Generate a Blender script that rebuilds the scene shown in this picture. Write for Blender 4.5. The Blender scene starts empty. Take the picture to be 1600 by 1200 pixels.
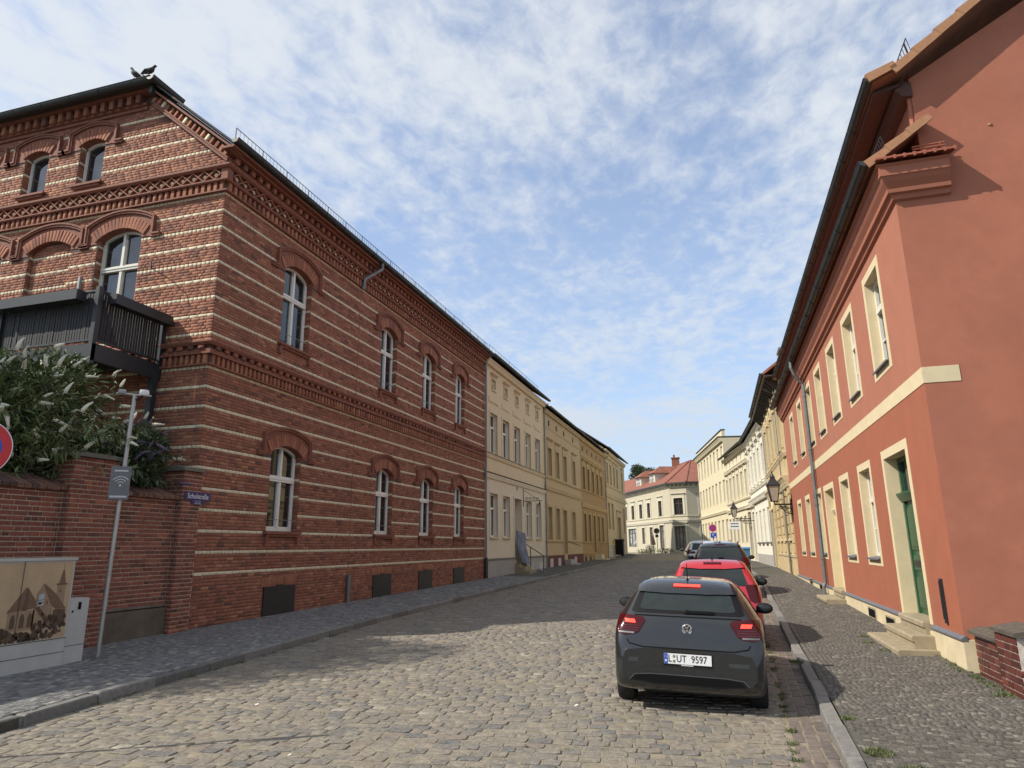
import bpy, math, random
import numpy as np
from mathutils import Vector, Matrix, geometry
from mathutils.bvhtree import BVHTree
SC = bpy.context.scene
COL = SC.collection
R = math.radians
rnd = random.Random(7)
rng = np.random.default_rng(7)

# ---------------------------------------------------------------- camera
FPX, PITCH, YAW, ROLL, EYE = 1053.1, R(13.579), R(16.623), R(-0.534), 1.75
FW = Vector((-math.sin(YAW) * math.cos(PITCH), math.cos(YAW) * math.cos(PITCH), math.sin(PITCH)))
R0 = Vector((math.cos(YAW), math.sin(YAW), 0))
U0 = R0.cross(FW)
RT = R0 * math.cos(ROLL) + U0 * math.sin(ROLL)
UP = -R0 * math.sin(ROLL) + U0 * math.cos(ROLL)
CAMP = Vector((0, 0, EYE))
cam = bpy.data.cameras.new('camera')
cam.sensor_width = 36
cam.lens = FPX / 1600 * 36
cam.clip_start = 0.05
cam.clip_end = 6000
camo = bpy.data.objects.new('camera', cam)
camo.matrix_world = Matrix(((RT.x, UP.x, -FW.x, 0), (RT.y, UP.y, -FW.y, 0), (RT.z, UP.z, -FW.z, EYE), (0, 0, 0, 1)))
COL.objects.link(camo)
SC.camera = camo

# ---------------------------------------------------------------- light
SUN_TO = Vector((0.97, 0.53, -1.0))          # the way the sunlight travels
SUN_STRENGTH, SKY_STRENGTH, EXPOSURE = 3.3, 0.15, 0.72
CLOUD_RGB = (3.35, 3.5, 3.65)
sl = bpy.data.lights.new('sun', 'SUN')
sl.energy = SUN_STRENGTH
sl.angle = R(0.55)
sl.color = (1.0, 0.93, 0.82)
so = bpy.data.objects.new('sun', sl)
so.rotation_euler = SUN_TO.to_track_quat('-Z', 'Y').to_euler()
so.location = (-20, -10, 40)
COL.objects.link(so)
W = bpy.data.worlds.new('World')
SC.world = W
W.use_nodes = True
nt = W.node_tree
nt.nodes.clear()
N = nt.nodes.new
Lk = nt.links.new


def mth(nt, op, a, b=None, c=None, clamp=False):
    n = nt.nodes.new('ShaderNodeMath')
    n.operation = op
    n.use_clamp = clamp
    for i, v in enumerate((a, b, c)):
        if v is None:
            continue
        if hasattr(v, 'links'):
            nt.links.new(v, n.inputs[i])
        else:
            n.inputs[i].default_value = v
    return n.outputs[0]


sky = N('ShaderNodeTexSky')
sky.sky_type = 'NISHITA'
sky.sun_disc = False
sky.sun_elevation = math.asin(1.0 / SUN_TO.length)
sky.sun_rotation = math.atan2(-SUN_TO.x, -SUN_TO.y)
sky.air_density = 0.85
sky.dust_density = 0.6
sky.ozone_density = 2.2
tc = N('ShaderNodeTexCoord')
sx = N('ShaderNodeSeparateXYZ')
Lk(tc.outputs['Generated'], sx.inputs[0])
zc = mth(nt, 'MAXIMUM', sx.outputs[2], 0.0)
zd = mth(nt, 'ADD', zc, 0.11)
cx = mth(nt, 'DIVIDE', sx.outputs[0], zd)
cy = mth(nt, 'DIVIDE', sx.outputs[1], zd)
cb = N('ShaderNodeCombineXYZ')
Lk(cx, cb.inputs[0])
Lk(cy, cb.inputs[1])


def wnoise(scale, detail, rough, dist, rot=0, st=(1, 1, 1), loc=(0, 0, 0)):
    mp = N('ShaderNodeMapping')
    mp.inputs['Rotation'].default_value = (0, 0, rot)
    mp.inputs['Scale'].default_value = st
    mp.inputs['Location'].default_value = loc
    Lk(cb.outputs[0], mp.inputs[0])
    n = N('ShaderNodeTexNoise')
    n.inputs['Scale'].default_value = scale
    n.inputs['Detail'].default_value = detail
    n.inputs['Roughness'].default_value = rough
    n.inputs['Distortion'].default_value = dist
    Lk(mp.outputs[0], n.inputs['Vector'])
    return n.outputs['Fac']


n_big = wnoise(0.75, 4, .55, .4, loc=(10.55, -9.80, 0))
n_mid = wnoise(4.2, 8, .62, .2, rot=R(40), st=(1, 0.7, 1))
n_fine = wnoise(17.0, 5, .6, .3, rot=R(25), st=(1, 0.75, 1))
cov = mth(nt, 'ADD', mth(nt, 'MULTIPLY', n_big, .95), mth(nt, 'ADD', mth(nt, 'MULTIPLY', n_mid, .66), mth(nt, 'MULTIPLY', n_fine, .48)))
mr = N('ShaderNodeMapRange')
mr.interpolation_type = 'SMOOTHSTEP'
mr.inputs['From Min'].default_value = 0.83
mr.inputs['From Max'].default_value = 1.21
mr.inputs['To Min'].default_value = 0.19
mr.inputs['To Max'].default_value = 0.88
Lk(cov, mr.inputs['Value'])
# thin veil that thickens towards the horizon, as a layer of cloud seen edge-on does
msk = mr.outputs[0]
mx = N('ShaderNodeMix')
mx.data_type = 'RGBA'
Lk(msk, mx.inputs['Factor'])
Lk(sky.outputs[0], mx.inputs['A'])
mx.inputs['B'].default_value = CLOUD_RGB + (1,)
veil = mth(nt, 'MULTIPLY', mth(nt, 'POWER', mth(nt, 'SUBTRACT', 1.0, zc), 3.5), 0.80)
mv = N('ShaderNodeMix')
mv.data_type = 'RGBA'
Lk(veil, mv.inputs['Factor'])
Lk(mx.outputs['Result'], mv.inputs['A'])
mv.inputs['B'].default_value = (1.95, 2.4, 2.95, 1)
bg = N('ShaderNodeBackground')
bg.inputs['Strength'].default_value = SKY_STRENGTH
Lk(mv.outputs['Result'], bg.inputs['Color'])
wo = N('ShaderNodeOutputWorld')
Lk(bg.outputs[0], wo.inputs['Surface'])
SC.view_settings.view_transform = 'Standard'
SC.view_settings.look = 'None'
SC.view_settings.exposure = EXPOSURE
SC.view_settings.gamma = 1
SC.view_settings.use_curve_mapping = False
SC.render.engine = 'CYCLES'
SC.cycles.max_bounces = 6
SC.cycles.diffuse_bounces = 3
SC.cycles.glossy_bounces = 3
SC.cycles.transparent_max_bounces = 6


# ---------------------------------------------------------------- materials
def mat(name, col, rough=.85, var=.12, scale=6., bump=0., bscale=40., metal=0., spec=.5, tone=None, stain=0., stain_col=None, coat=0., wave=None, emit=None):
    m = bpy.data.materials.new(name)
    m.use_nodes = True
    t = m.node_tree
    b = t.nodes['Principled BSDF']
    b.inputs['Roughness'].default_value = rough
    b.inputs['Metallic'].default_value = metal
    b.inputs['Specular IOR Level'].default_value = spec
    if coat:
        b.inputs['Coat Weight'].default_value = coat
        b.inputs['Coat Roughness'].default_value = .04
    tcn = t.nodes.new('ShaderNodeTexCoord')
    v = tcn.outputs['Object']
    if tone:
        v = t.nodes.new('ShaderNodeNewGeometry').outputs['Position']
    c = None
    if tone:
        at = t.nodes.new('ShaderNodeAttribute')
        at.attribute_name = 'tone'
        rp = t.nodes.new('ShaderNodeValToRGB')
        e = rp.color_ramp.elements
        for i, (p, cc) in enumerate(tone):
            el = e[i] if i < 2 else e.new(p)
            el.position = p
            el.color = tuple(cc) + (1,)
        t.links.new(at.outputs['Fac'], rp.inputs[0])
        c = rp.outputs[0]
    if var or stain:
        nz = t.nodes.new('ShaderNodeTexNoise')
        nz.inputs['Scale'].default_value = scale
        nz.inputs['Detail'].default_value = 6
        nz.inputs['Roughness'].default_value = .65
        t.links.new(v, nz.inputs['Vector'])
        mrn = t.nodes.new('ShaderNodeMapRange')
        mrn.inputs['From Min'].default_value = .3
        mrn.inputs['From Max'].default_value = .7
        mrn.inputs['To Min'].default_value = 1 - var
        mrn.inputs['To Max'].default_value = 1 + var
        t.links.new(nz.outputs['Fac'], mrn.inputs['Value'])
        mm = t.nodes.new('ShaderNodeMix')
        mm.data_type = 'RGBA'
        mm.blend_type = 'MULTIPLY'
        mm.inputs['Factor'].default_value = 1
        if c:
            t.links.new(c, mm.inputs['A'])
        else:
            mm.inputs['A'].default_value = tuple(col) + (1,)
        t.links.new(mrn.outputs[0], mm.inputs['B'])
        c = mm.outputs['Result']
    if stain:
        n2 = t.nodes.new('ShaderNodeTexNoise')
        n2.inputs['Scale'].default_value = .7
        n2.inputs['Detail'].default_value = 8
        n2.inputs['Roughness'].default_value = .7
        t.links.new(v, n2.inputs['Vector'])
        m2 = t.nodes.new('ShaderNodeMapRange')
        m2.inputs['From Min'].default_value = .48
        m2.inputs['From Max'].default_value = .72
        m2.inputs['To Max'].default_value = stain
        t.links.new(n2.outputs['Fac'], m2.inputs['Value'])
        m3 = t.nodes.new('ShaderNodeMix')
        m3.data_type = 'RGBA'
        t.links.new(m2.outputs[0], m3.inputs['Factor'])
        t.links.new(c, m3.inputs['A'])
        m3.inputs['B'].default_value = tuple(stain_col or [x * .55 for x in col]) + (1,)
        c = m3.outputs['Result']
    if c:
        t.links.new(c, b.inputs['Base Color'])
    else:
        b.inputs['Base Color'].default_value = tuple(col) + (1,)
    h = None
    if bump:
        n3 = t.nodes.new('ShaderNodeTexNoise')
        n3.inputs['Scale'].default_value = bscale
        n3.inputs['Detail'].default_value = 5
        n3.inputs['Roughness'].default_value = .6
        t.links.new(v, n3.inputs['Vector'])
        h = n3.outputs['Fac']
    if wave:
        wv = t.nodes.new('ShaderNodeTexWave')
        wv.bands_direction = wave[0]
        wv.inputs['Scale'].default_value = wave[1]
        wv.inputs['Distortion'].default_value = wave[2]
        t.links.new(v, wv.inputs['Vector'])
        h = wv.outputs['Fac'] if h is None else mth(t, 'ADD', wv.outputs['Fac'], h)
    if h is not None:
        bp = t.nodes.new('ShaderNodeBump')
        bp.inputs['Strength'].default_value = bump or .5
        bp.inputs['Distance'].default_value = .01
        t.links.new(h, bp.inputs['Height'])
        t.links.new(bp.outputs[0], b.inputs['Normal'])
    if emit:
        b.inputs['Emission Color'].default_value = tuple(col) + (1,)
        b.inputs['Emission Strength'].default_value = emit
    return m


BR = [(0., (.145, .062, .043)), (.25, (.23, .084, .05)), (.55, (.305, .113, .062)), (.8, (.355, .142, .077)), (1., (.41, .19, .10))]
M = dict(
    brick=mat('red brick', (.3, .1, .06), .85, .22, 30, .3, 90, tone=BR, stain=.35, stain_col=(.12, .055, .038)),
    yellow=mat('yellow brick', (.6, .5, .33), .8, .14, 25, .2, 90, tone=[(0., (.52, .43, .28)), (.5, (.67, .57, .39)), (1., (.75, .65, .48))]),
    mortar=mat('dark mortar', (.10, .075, .06), .95, .2, 20),
    mould=mat('moulded brick', (.215, .079, .048), .8, .25, 9, .3, 30),
    gbrick=mat('old brick', (.2, .07, .05), .9, .28, 22, .35, 70, tone=[(0., (.11, .048, .036)), (.3, (.18, .062, .042)), (.7, (.25, .082, .05)), (1., (.33, .125, .072))]),
    gmortar=mat('lime mortar', (.50, .39, .30), .95, .25, 8, stain=.5, stain_col=(.12, .06, .045)),
    glazed=mat('glazed brick', (.15, .04, .03), .45, .2, 20, tone=[(0., (.055, .018, .016)), (.5, (.10, .028, .022)), (1., (.155, .045, .03))]),
    lmortar=mat('light mortar', (.52, .45, .38), .9, .2, 20),
    concrete=mat('grey render plinth', (.125, .098, .072), .95, .3, 3, .5, 14, stain=.5, stain_col=(.05, .055, .04)),
    stonecap=mat('cap stone', (.15, .14, .115), .9, .3, 12, .4, 40),
    capbrown=mat('brown cap tile', (.085, .07, .052), .9, .35, 10, .4, 30),
    tileborder=mat('coping brick', (.13, .065, .05), .9, .35, 10, .4, 30, tone=[(0., (.07, .04, .035)), (.5, (.12, .06, .045)), (1., (.19, .1, .07))]),
    cobble=mat('granite cobble', (.2, .18, .15), .68, .40, 22, .6, 38, tone=[(0., (.125, .12, .112)), (.15, (.155, .143, .125)), (.35, (.18, .161, .132)), (.5, (.198, .174, .138)), (.7, (.212, .184, .14)), (.85, (.19, .156, .126)), (.95, (.24, .21, .16)), (1., (.32, .29, .235))], stain=.4, stain_col=(.14, .125, .10)),
    mosaic=mat('mosaic stone', (.2, .2, .2), .7, .3, 40, .5, 90, tone=[(0., (.085, .085, .087)), (.4, (.15, .148, .144)), (.75, (.205, .2, .188)), (1., (.33, .32, .29))]),
    mosaic2=mat('worn mosaic stone', (.2, .2, .2), .75, .3, 40, .5, 90, tone=[(0., (.062, .056, .048)), (.4, (.092, .083, .069)), (.75, (.12, .108, .088)), (1., (.19, .172, .14))]),
    sand=mat('sandy joint', (.225, .19, .135), .95, .3, 6, .4, 60, stain=.55, stain_col=(.15, .14, .07)),
    dirt=mat('pavement joint', (.075, .07, .055), .95, .3, 8, .3, 60, stain=.4, stain_col=(.05, .055, .03)),
    kerb=mat('granite kerb', (.2, .19, .17), .75, .25, 14, .5, 70, tone=[(0., (.12, .115, .105)), (1., (.215, .205, .185))]),
    gutterstone=mat('clinker', (.2, .15, .12), .8, .3, 14, .4, 50, tone=[(0., (.11, .09, .078)), (.5, (.145, .115, .096)), (1., (.18, .145, .12))]),
    ground=mat('bare ground', (.09, .085, .07), .95, .3, .5),
    white=mat('white window paint', (.74, .73, .68), .4, .05, 20),
    cream_frame=mat('cream window paint', (.66, .64, .56), .45, .06, 20),
    brown_frame=mat('brown window frame', (.06, .042, .032), .5, .15, 20),
    zinc=mat('weathered zinc', (.20, .21, .21), .5, .2, 5, metal=.5),
    zincdark=mat('dark zinc gutter', (.045, .052, .052), .5, .25, 4, metal=.3),
    iron=mat('black iron', (.018, .019, .021), .5, .2, 15),
    anthracite=mat('anthracite steel', (.022, .025, .029), .45, .15, 8),
    slat=mat('dark slat', (.016, .017, .019), .6, .3, 12, wave=('X', 3, 2.)),
    hatch=mat('black hatch plate', (.014, .014, .015), .55, .2, 10),
    roofdark=mat('dark roofing', (.055, .05, .045), .85, .25, 5, .3, 20),
    roofred=mat('red roof tiles', (.225, .08, .048), .8, .28, 1.2, .6, 6, wave=('Z', 3.2, .6), stain=.55, stain_col=(.13, .055, .04)),
    roofred2=mat('old red tiles', (.30, .12, .07), .85, .3, 2., .5, 6),
    orange=mat('terracotta', (.37, .19, .095), .8, .2, 10, .2, 40),
    redtile=mat('red ledge tile', (.33, .10, .06), .75, .2, 10),
    redwall=mat('red render lower', (.325, .104, .054), .9, .08, 2.0, .35, 120, stain=.3, stain_col=(.25, .09, .06)),
    redwall2=mat('red render upper', (.365, .138, .083), .9, .08, 2.0, .35, 120, stain=.25, stain_col=(.33, .13, .09)),
    redgable=mat('red render gable', (.375, .135, .080), .9, .12, 1.1, .5, 110, stain=.4, stain_col=(.27, .112, .082)),
    sandtrim=mat('sand trim', (.62, .52, .33), .85, .07, 4, .15, 80),
    sandplinth=mat('sand plinth', (.58, .49, .32), .9, .12, 3, .2, 80, stain=.3, stain_col=(.36, .29, .18)),
    flash=mat('slate flashing', (.12, .125, .135), .5, .15, 8),
    greendoor=mat('green door paint', (.028, .085, .042), .4, .15, 10),
    step=mat('worn stone step', (.30, .25, .165), .85, .22, 6, .4, 30, stain=.35, stain_col=(.24, .19, .12)),
    glass=mat('window glass', (.018, .021, .024), .03, 0, spec=.9),
    glass2=mat('curtained glass', (.20, .20, .185), .06, .5, 1.5, spec=.8),
    curtain=mat('white curtain', (.62, .62, .58), .8, .1, 12, wave=('X', 6, 1)),
    cream2=mat('cream plaster', (.66, .53, .345), .9, .06, 2, .15, 90, stain=.2, stain_col=(.47, .385, .26)),
    cream2b=mat('pale plaster', (.68, .585, .445), .9, .05, 2, .15, 90, stain=.18, stain_col=(.52, .44, .34)),
    greyplinth=mat('grey plinth', (.36, .34, .31), .9, .12, 3, stain=.3, stain_col=(.24, .22, .2)),
    yellow3=mat('yellow plaster', (.50, .37, .205), .9, .08, 2, .15, 90, stain=.25, stain_col=(.42, .31, .16)),
    maroon=mat('maroon plinth', (.12, .022, .022), .8, .15, 5),
    ochre4=mat('ochre plaster', (.38, .245, .11), .9, .1, 2, .15, 90, stain=.3, stain_col=(.29, .19, .08)),
    ochre4t=mat('ochre trim', (.47, .33, .155), .9, .08, 2),
    cream5=mat('beige plaster', (.56, .44, .26), .9, .08, 2, stain=.25, stain_col=(.44, .34, .2)),
    sandB=mat('sandstone plaster', (.50, .39, .215), .9, .14, 3, .3, 40, stain=.35, stain_col=(.34, .25, .13)),
    sandBt=mat('sandstone trim', (.57, .47, .29), .9, .12, 5),
    whiteC=mat('white facade', (.70, .67, .57), .85, .05, 3),
    creamD=mat('cream facade', (.66, .60, .45), .85, .06, 3),
    creamE=mat('pale yellow facade', (.64, .575, .40), .85, .05, 2),
    whiteF=mat('off white facade', (.47, .43, .32), .85, .06, 2),
    trimF=mat('white trim', (.56, .525, .42), .8, .05, 3),
    yellowG=mat('yellow facade', (.62, .44, .17), .85, .06, 2),
    galv=mat('galvanised steel', (.42, .42, .40), .45, .12, 10, metal=.6),
    plastic=mat('grey plastic', (.34, .34, .34), .4, .1, 10),
    signgrey=mat('grey sign face', (.14, .135, .14), .35, .06, 10),
    signwhite=mat('sign white', (.74, .74, .74), .4, .04, 10),
    signblue=mat('sign blue', (.010, .06, .42), .35, .05, 10),
    enamel=mat('blue enamel', (.012, .022, .13), .3, .12, 10),
    signred=mat('sign red', (.50, .012, .015), .35, .05, 10),
    signback=mat('sign back', (.05, .045, .05), .5, .1, 10),
    yellowsign=mat('yellow board', (.55, .38, .03), .5, .1, 10),
    textgrey=mat('pale print', (.55, .55, .55), .6, 0),
    black=mat('black print', (.006, .006, .006), .7, 0, spec=.1),
    cab=mat('pale grey cabinet', (.44, .44, .415), .55, .08, 4, stain=.25, stain_col=(.34, .33, .30)),
    cabedge=mat('cabinet joint', (.05, .05, .045), .7, 0),
    p_sky=mat('sepia paper', (.44, .325, .20), .5, .10, 3),
    p_dark=mat('sepia dark', (.04, .028, .02), .5, .35, 14),
    p_roof=mat('sepia roof', (.16, .098, .062), .5, .15, 10),
    p_wall=mat('sepia wall', (.29, .20, .128), .5, .15, 10),
    p_mid=mat('sepia mid', (.105, .066, .043), .5, .2, 10),
    p_blue=mat('pale sticker', (.36, .40, .43), .5, .1, 10),
    leaf=mat('buddleia leaf', (.05, .075, .035), .5, .3, 3, tone=[(0., (.05, .078, .026)), (.6, (.12, .165, .055)), (1., (.24, .26, .125))]),
    leaf2=mat('dark buddleia leaf', (.035, .055, .03), .55, .3, 3, tone=[(0., (.03, .05, .02)), (.6, (.06, .095, .04)), (1., (.12, .15, .08))]),
    flower=mat('white panicle', (.66, .64, .52), .8, .2, 60, .6, 90),
    flowerp=mat('purple panicle', (.125, .09, .15), .8, .2, 60, .6, 90),
    bark=mat('bark', (.09, .07, .05), .9, .3, 10, .5, 20),
    treeleaf=mat('tree leaf', (.05, .08, .03), .6, .3, .6, tone=[(0., (.03, .05, .02)), (.6, (.06, .09, .035)), (1., (.10, .13, .05))]),
    grass=mat('weed blades', (.10, .14, .03), .7, .2, 20, tone=[(0., (.05, .075, .02)), (.6, (.085, .11, .03)), (1., (.17, .16, .07))]),
    soffitred=mat('dark red soffit', (.085, .038, .03), .8, .15, 6),
    pigeon=mat('pigeon plumage', (.032, .032, .036), .7, .3, 18),
    paint_grey=mat('dark grey car paint', (.012, .013, .014), .32, .03, 3, spec=.4, coat=1.),
    paint_red=mat('red car paint', (.42, .012, .02), .25, .02, 3, coat=1.),
    paint_black=mat('black car paint', (.012, .012, .013), .22, .02, 3, coat=1.),
    paint_silver=mat('silver car paint', (.45, .455, .46), .3, .02, 3, metal=.5, coat=1.),
    paint_white=mat('pale silver car paint', (.55, .56, .57), .3, .02, 3, metal=.3, coat=1.),
    carglass=mat('car glass', (.022, .028, .027), .02, .3, 2, spec=.45),
    tyre=mat('tyre rubber', (.012, .012, .012), .85, .15, 30),
    rim=mat('alloy rim', (.35, .35, .36), .35, .05, 10, metal=.8),
    trimgrey=mat('dark grey trim', (.06, .06, .062), .4, .05, 10),
    trimblack=mat('black car trim', (.007, .007, .008), .6, .1, 20, spec=.2),
    lampred=mat('red lamp glass', (.055, .002, .003), .15, .1, 20, spec=.3, coat=.25),
    lampglow=mat('lit brake lamp', (1., .05, .03), .3, 0, emit=1.1),
    lampdark=mat('dark lamp glass', (.05, .003, .004), .12, 0, coat=1.),
    chrome=mat('chrome', (.72, .72, .73), .15, 0, metal=1.),
    plate=mat('plate white', (.74, .75, .74), .35, .03, 10),
    plateblue=mat('plate blue', (.012, .06, .42), .35, 0),
    seal=mat('plate seal', (.42, .42, .33), .5, .3, 60),
    lampglass=mat('lantern glass', (.42, .38, .29), .25, .15, 6),
    tarp=mat('blue grey tarp', (.15, .17, .24), .6, .15, 5, .4, 12),
    bluebin=mat('blue bin', (.06, .20, .38), .5, .1, 5),
    poster=mat('shop poster', (.50, .52, .48), .5, .6, 3),
    hedge=mat('planter leaf', (.05, .08, .03), .7, .3, 6, tone=[(0., (.03, .05, .02)), (1., (.08, .12, .04))]),
    parasol=mat('brown parasol cloth', (.26, .17, .115), .8, .15, 6),
    litter=mat('paper scrap', (.6, .58, .5), .8, .1, 20),
    plank=mat('pale plank', (.55, .53, .5), .8, .1, 10),
)


# ---------------------------------------------------------------- mesh helpers
class MB:
    def __init__(s):
        s.v, s.f, s.mi, s.t = [], [], [], []

    def add(s, vs, fs, m=0, tone=.5):
        o = len(s.v)
        s.v += [tuple(p) for p in vs]
        for f in fs:
            s.f.append(tuple(i + o for i in f))
            s.mi.append(m)
            s.t.append(tone)

    def box(s, x0, x1, y0, y1, z0, z1, m=0, tone=.5):
        s.add([(x0, y0, z0), (x1, y0, z0), (x1, y1, z0), (x0, y1, z0), (x0, y0, z1), (x1, y0, z1), (x1, y1, z1), (x0, y1, z1)],
              [(3, 2, 1, 0), (4, 5, 6, 7), (0, 1, 5, 4), (1, 2, 6, 5), (2, 3, 7, 6), (3, 0, 4, 7)], m, tone)

    def prism(s, poly, a0, a1, axis, m=0, tone=.5):
        n = len(poly)
        mk = {'x': lambda p, a: (a, p[0], p[1]), 'y': lambda p, a: (p[0], a, p[1]), 'z': lambda p, a: (p[0], p[1], a)}[axis]
        vs = [mk(p, a0) for p in poly] + [mk(p, a1) for p in poly]
        s.add(vs, [tuple(range(n))[::-1], tuple(range(n, 2 * n))] + [(i, (i + 1) % n, n + (i + 1) % n, n + i) for i in range(n)], m, tone)

    def tube(s, pts, r, n=8, m=0, cap=True, tone=.5):
        pts = [Vector(p) for p in pts]
        rs = r if isinstance(r, (list, tuple)) else [r] * len(pts)
        vs = []
        a = None
        for i, p in enumerate(pts):
            d = (pts[min(i + 1, len(pts) - 1)] - pts[max(i - 1, 0)]).normalized()
            if a is None:
                a = d.cross(Vector((0, 0, 1)))
                if a.length < .1:
                    a = d.cross(Vector((0, 1, 0)))
            a = (a - d * a.dot(d)).normalized()
            b = d.cross(a)
            for k in range(n):
                q = 2 * math.pi * k / n
                vs.append(p + (a * math.cos(q) + b * math.sin(q)) * rs[i])
        fs = [(i * n + k, i * n + (k + 1) % n, (i + 1) * n + (k + 1) % n, (i + 1) * n + k) for i in range(len(pts) - 1) for k in range(n)]
        if cap:
            fs += [tuple(range(n))[::-1], tuple(range((len(pts) - 1) * n, len(pts) * n))]
        s.add(vs, fs, m, tone)

    def bar(s, p, q, w, h, m=0, up=(0, 0, 1), tone=.5):
        p, q, up = Vector(p), Vector(q), Vector(up)
        d = (q - p).normalized()
        a = d.cross(up)
        if a.length < .01:
            a = d.cross(Vector((1, 0, 0)))
        a = a.normalized() * w / 2
        b = a.cross(d).normalized() * h / 2
        s.add([p - a - b, p + a - b, p + a + b, p - a + b, q - a - b, q + a - b, q + a + b, q - a + b],
              [(3, 2, 1, 0), (4, 5, 6, 7), (0, 1, 5, 4), (1, 2, 6, 5), (2, 3, 7, 6), (3, 0, 4, 7)], m, tone)

    def lathe(s, prof, c=(0, 0, 0), n=16, m=0):
        vs = [(c[0] + r * math.cos(2 * math.pi * k / n), c[1] + r * math.sin(2 * math.pi * k / n), c[2] + z) for r, z in prof for k in range(n)]
        s.add(vs, [(i * n + k, i * n + (k + 1) % n, (i + 1) * n + (k + 1) % n, (i + 1) * n + k) for i in range(len(prof) - 1) for k in range(n)], m)

    def ell(s, c, r, n=10, m=0, rot=None):
        vs = []
        for i in range(n // 2 + 1):
            t = math.pi * i / (n // 2)
            for k in range(n):
                q = 2 * math.pi * k / n
                p = Vector((r[0] * math.sin(t) * math.cos(q), r[1] * math.sin(t) * math.sin(q), r[2] * math.cos(t)))
                vs.append((rot @ p if rot else p) + Vector(c))
        s.add(vs, [(i * n + k, (i + 1) * n + k, (i + 1) * n + (k + 1) % n, i * n + (k + 1) % n) for i in range(n // 2) for k in range(n)], m)

    def mesh(s, name, mats, smooth=False, tone=False):
        me = bpy.data.meshes.new(name)
        me.from_pydata(s.v, [], s.f)
        for k in mats:
            me.materials.append(M[k])
        me.polygons.foreach_set('material_index', s.mi)
        if smooth:
            me.polygons.foreach_set('use_smooth', [True] * len(s.f))
            try:
                me.set_sharp_from_angle(angle=R(40))
            except Exception:
                pass
        if tone:
            me.attributes.new('tone', 'FLOAT', 'FACE').data.foreach_set('value', s.t)
        me.update()
        return me

    def build(s, name, mats, parent=None, loc=None, smooth=False, tone=False):
        if isinstance(mats, str):
            mats = [mats]
        return put(name, s.mesh(name, mats, smooth, tone), parent, loc)


def put(name, me, parent=None, loc=None):
    o = bpy.data.objects.new(name, me)
    COL.objects.link(o)
    if parent:
        o.parent = parent
    if loc:
        o.location = loc
    return o


def tag(o, label=None, cat=None, group=None, kind=None):
    if label:
        o['label'] = label
    if cat:
        o['category'] = cat
    if group:
        o['group'] = group
    if kind:
        o['kind'] = kind
    return o


def thing(name, label, cat, loc=(0, 0, 0), rz=0, group=None):
    o = bpy.data.objects.new(name, None)
    o.empty_display_size = .2
    COL.objects.link(o)
    o.location = loc
    o.rotation_euler = (0, 0, rz)
    return tag(o, label, cat, group)


def copy_tree(o, parent=None):
    c = o.copy()
    COL.objects.link(c)
    if parent:
        c.parent = parent
    for ch in list(o.children):
        copy_tree(ch, c)
    return c


def text(s, size, m, parent, mw, name='lettering', align='CENTER', ext=.001, sx=1.):
    cu = bpy.data.curves.new(name, 'FONT')
    cu.body = s
    cu.size = size
    cu.align_x = align
    cu.align_y = 'CENTER'
    cu.extrude = ext
    cu.resolution_u = 3
    tmp = bpy.data.objects.new('tmp', cu)
    COL.objects.link(tmp)
    dg = bpy.context.evaluated_depsgraph_get()
    me = bpy.data.meshes.new_from_object(tmp.evaluated_get(dg))
    bpy.data.objects.remove(tmp)
    me.materials.clear()
    me.materials.append(M[m])
    o = put(name, me, parent)
    o.matrix_local = mw @ Matrix.Diagonal((sx, 1, 1, 1))
    return o


def axes(o, u, v):
    u, v = Vector(u).normalized(), Vector(v).normalized()
    w = u.cross(v)
    return Matrix(((u.x, v.x, w.x, o[0]), (u.y, v.y, w.y, o[1]), (u.z, v.z, w.z, o[2]), (0, 0, 0, 1)))


# ---- many small solid pieces (bricks, cobbles): 300 largest in view as objects, the rest one mesh
def block_proto(seed, bev, dome, n8):
    g = random.Random(seed)
    j = lambda k: g.uniform(-k, k)
    vs = []
    if not n8:
        for (a, c) in ((-.5, -.5), (.5, -.5), (.5, .5), (-.5, .5)):
            vs.append((a, 0, c))
        for (a, c) in ((-.5, -.5), (.5, -.5), (.5, .5), (-.5, .5)):
            vs.append((a + j(.008), 1 - dome, c + j(.012)))
        for (a, c) in ((-.5, -.5), (.5, -.5), (.5, .5), (-.5, .5)):
            vs.append((a * (1 - bev) + j(.006), 1, c * (1 - bev * 2.2) + j(.01)))
        fs = [(i, (i + 1) % 4, 4 + (i + 1) % 4, 4 + i) for i in range(4)] + [(4 + i, 4 + (i + 1) % 4, 8 + (i + 1) % 4, 8 + i) for i in range(4)] + [(8, 9, 10, 11)]
    else:
        o = [(-.5, -.39), (-.42, -.5), (.42, -.5), (.5, -.39), (.5, .39), (.42, .5), (-.42, .5), (-.5, .39)]
        o = [(a + j(.05), c + j(.05)) for a, c in o]
        vs = [(a, 0, c) for a, c in o] + [(a, 1 - dome + j(.02), c) for a, c in o] + [(a * (1 - bev), 1 + j(.03), c * (1 - bev)) for a, c in o]
        fs = [(i, (i + 1) % 8, 8 + (i + 1) % 8, 8 + i) for i in range(8)] + [(8 + i, 8 + (i + 1) % 8, 16 + (i + 1) % 8, 16 + i) for i in range(8)]
        fs += [(16, 17, 22, 23), (17, 18, 21, 22), (18, 19, 20, 21)]
    return np.array(vs, float), np.array([f[::-1] for f in fs])


PROTO = {'brick': [block_proto(i, .02, .06, False) for i in range(6)],
         'cobble': [block_proto(20 + i, .05, .06, True) for i in range(8)],
         'mosaic': [block_proto(40 + i, .07, .08, False) for i in range(6)]}
CP = np.array(CAMP)
RTn, UPn, FWn = np.array(RT), np.array(UP), np.array(FW)


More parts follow.
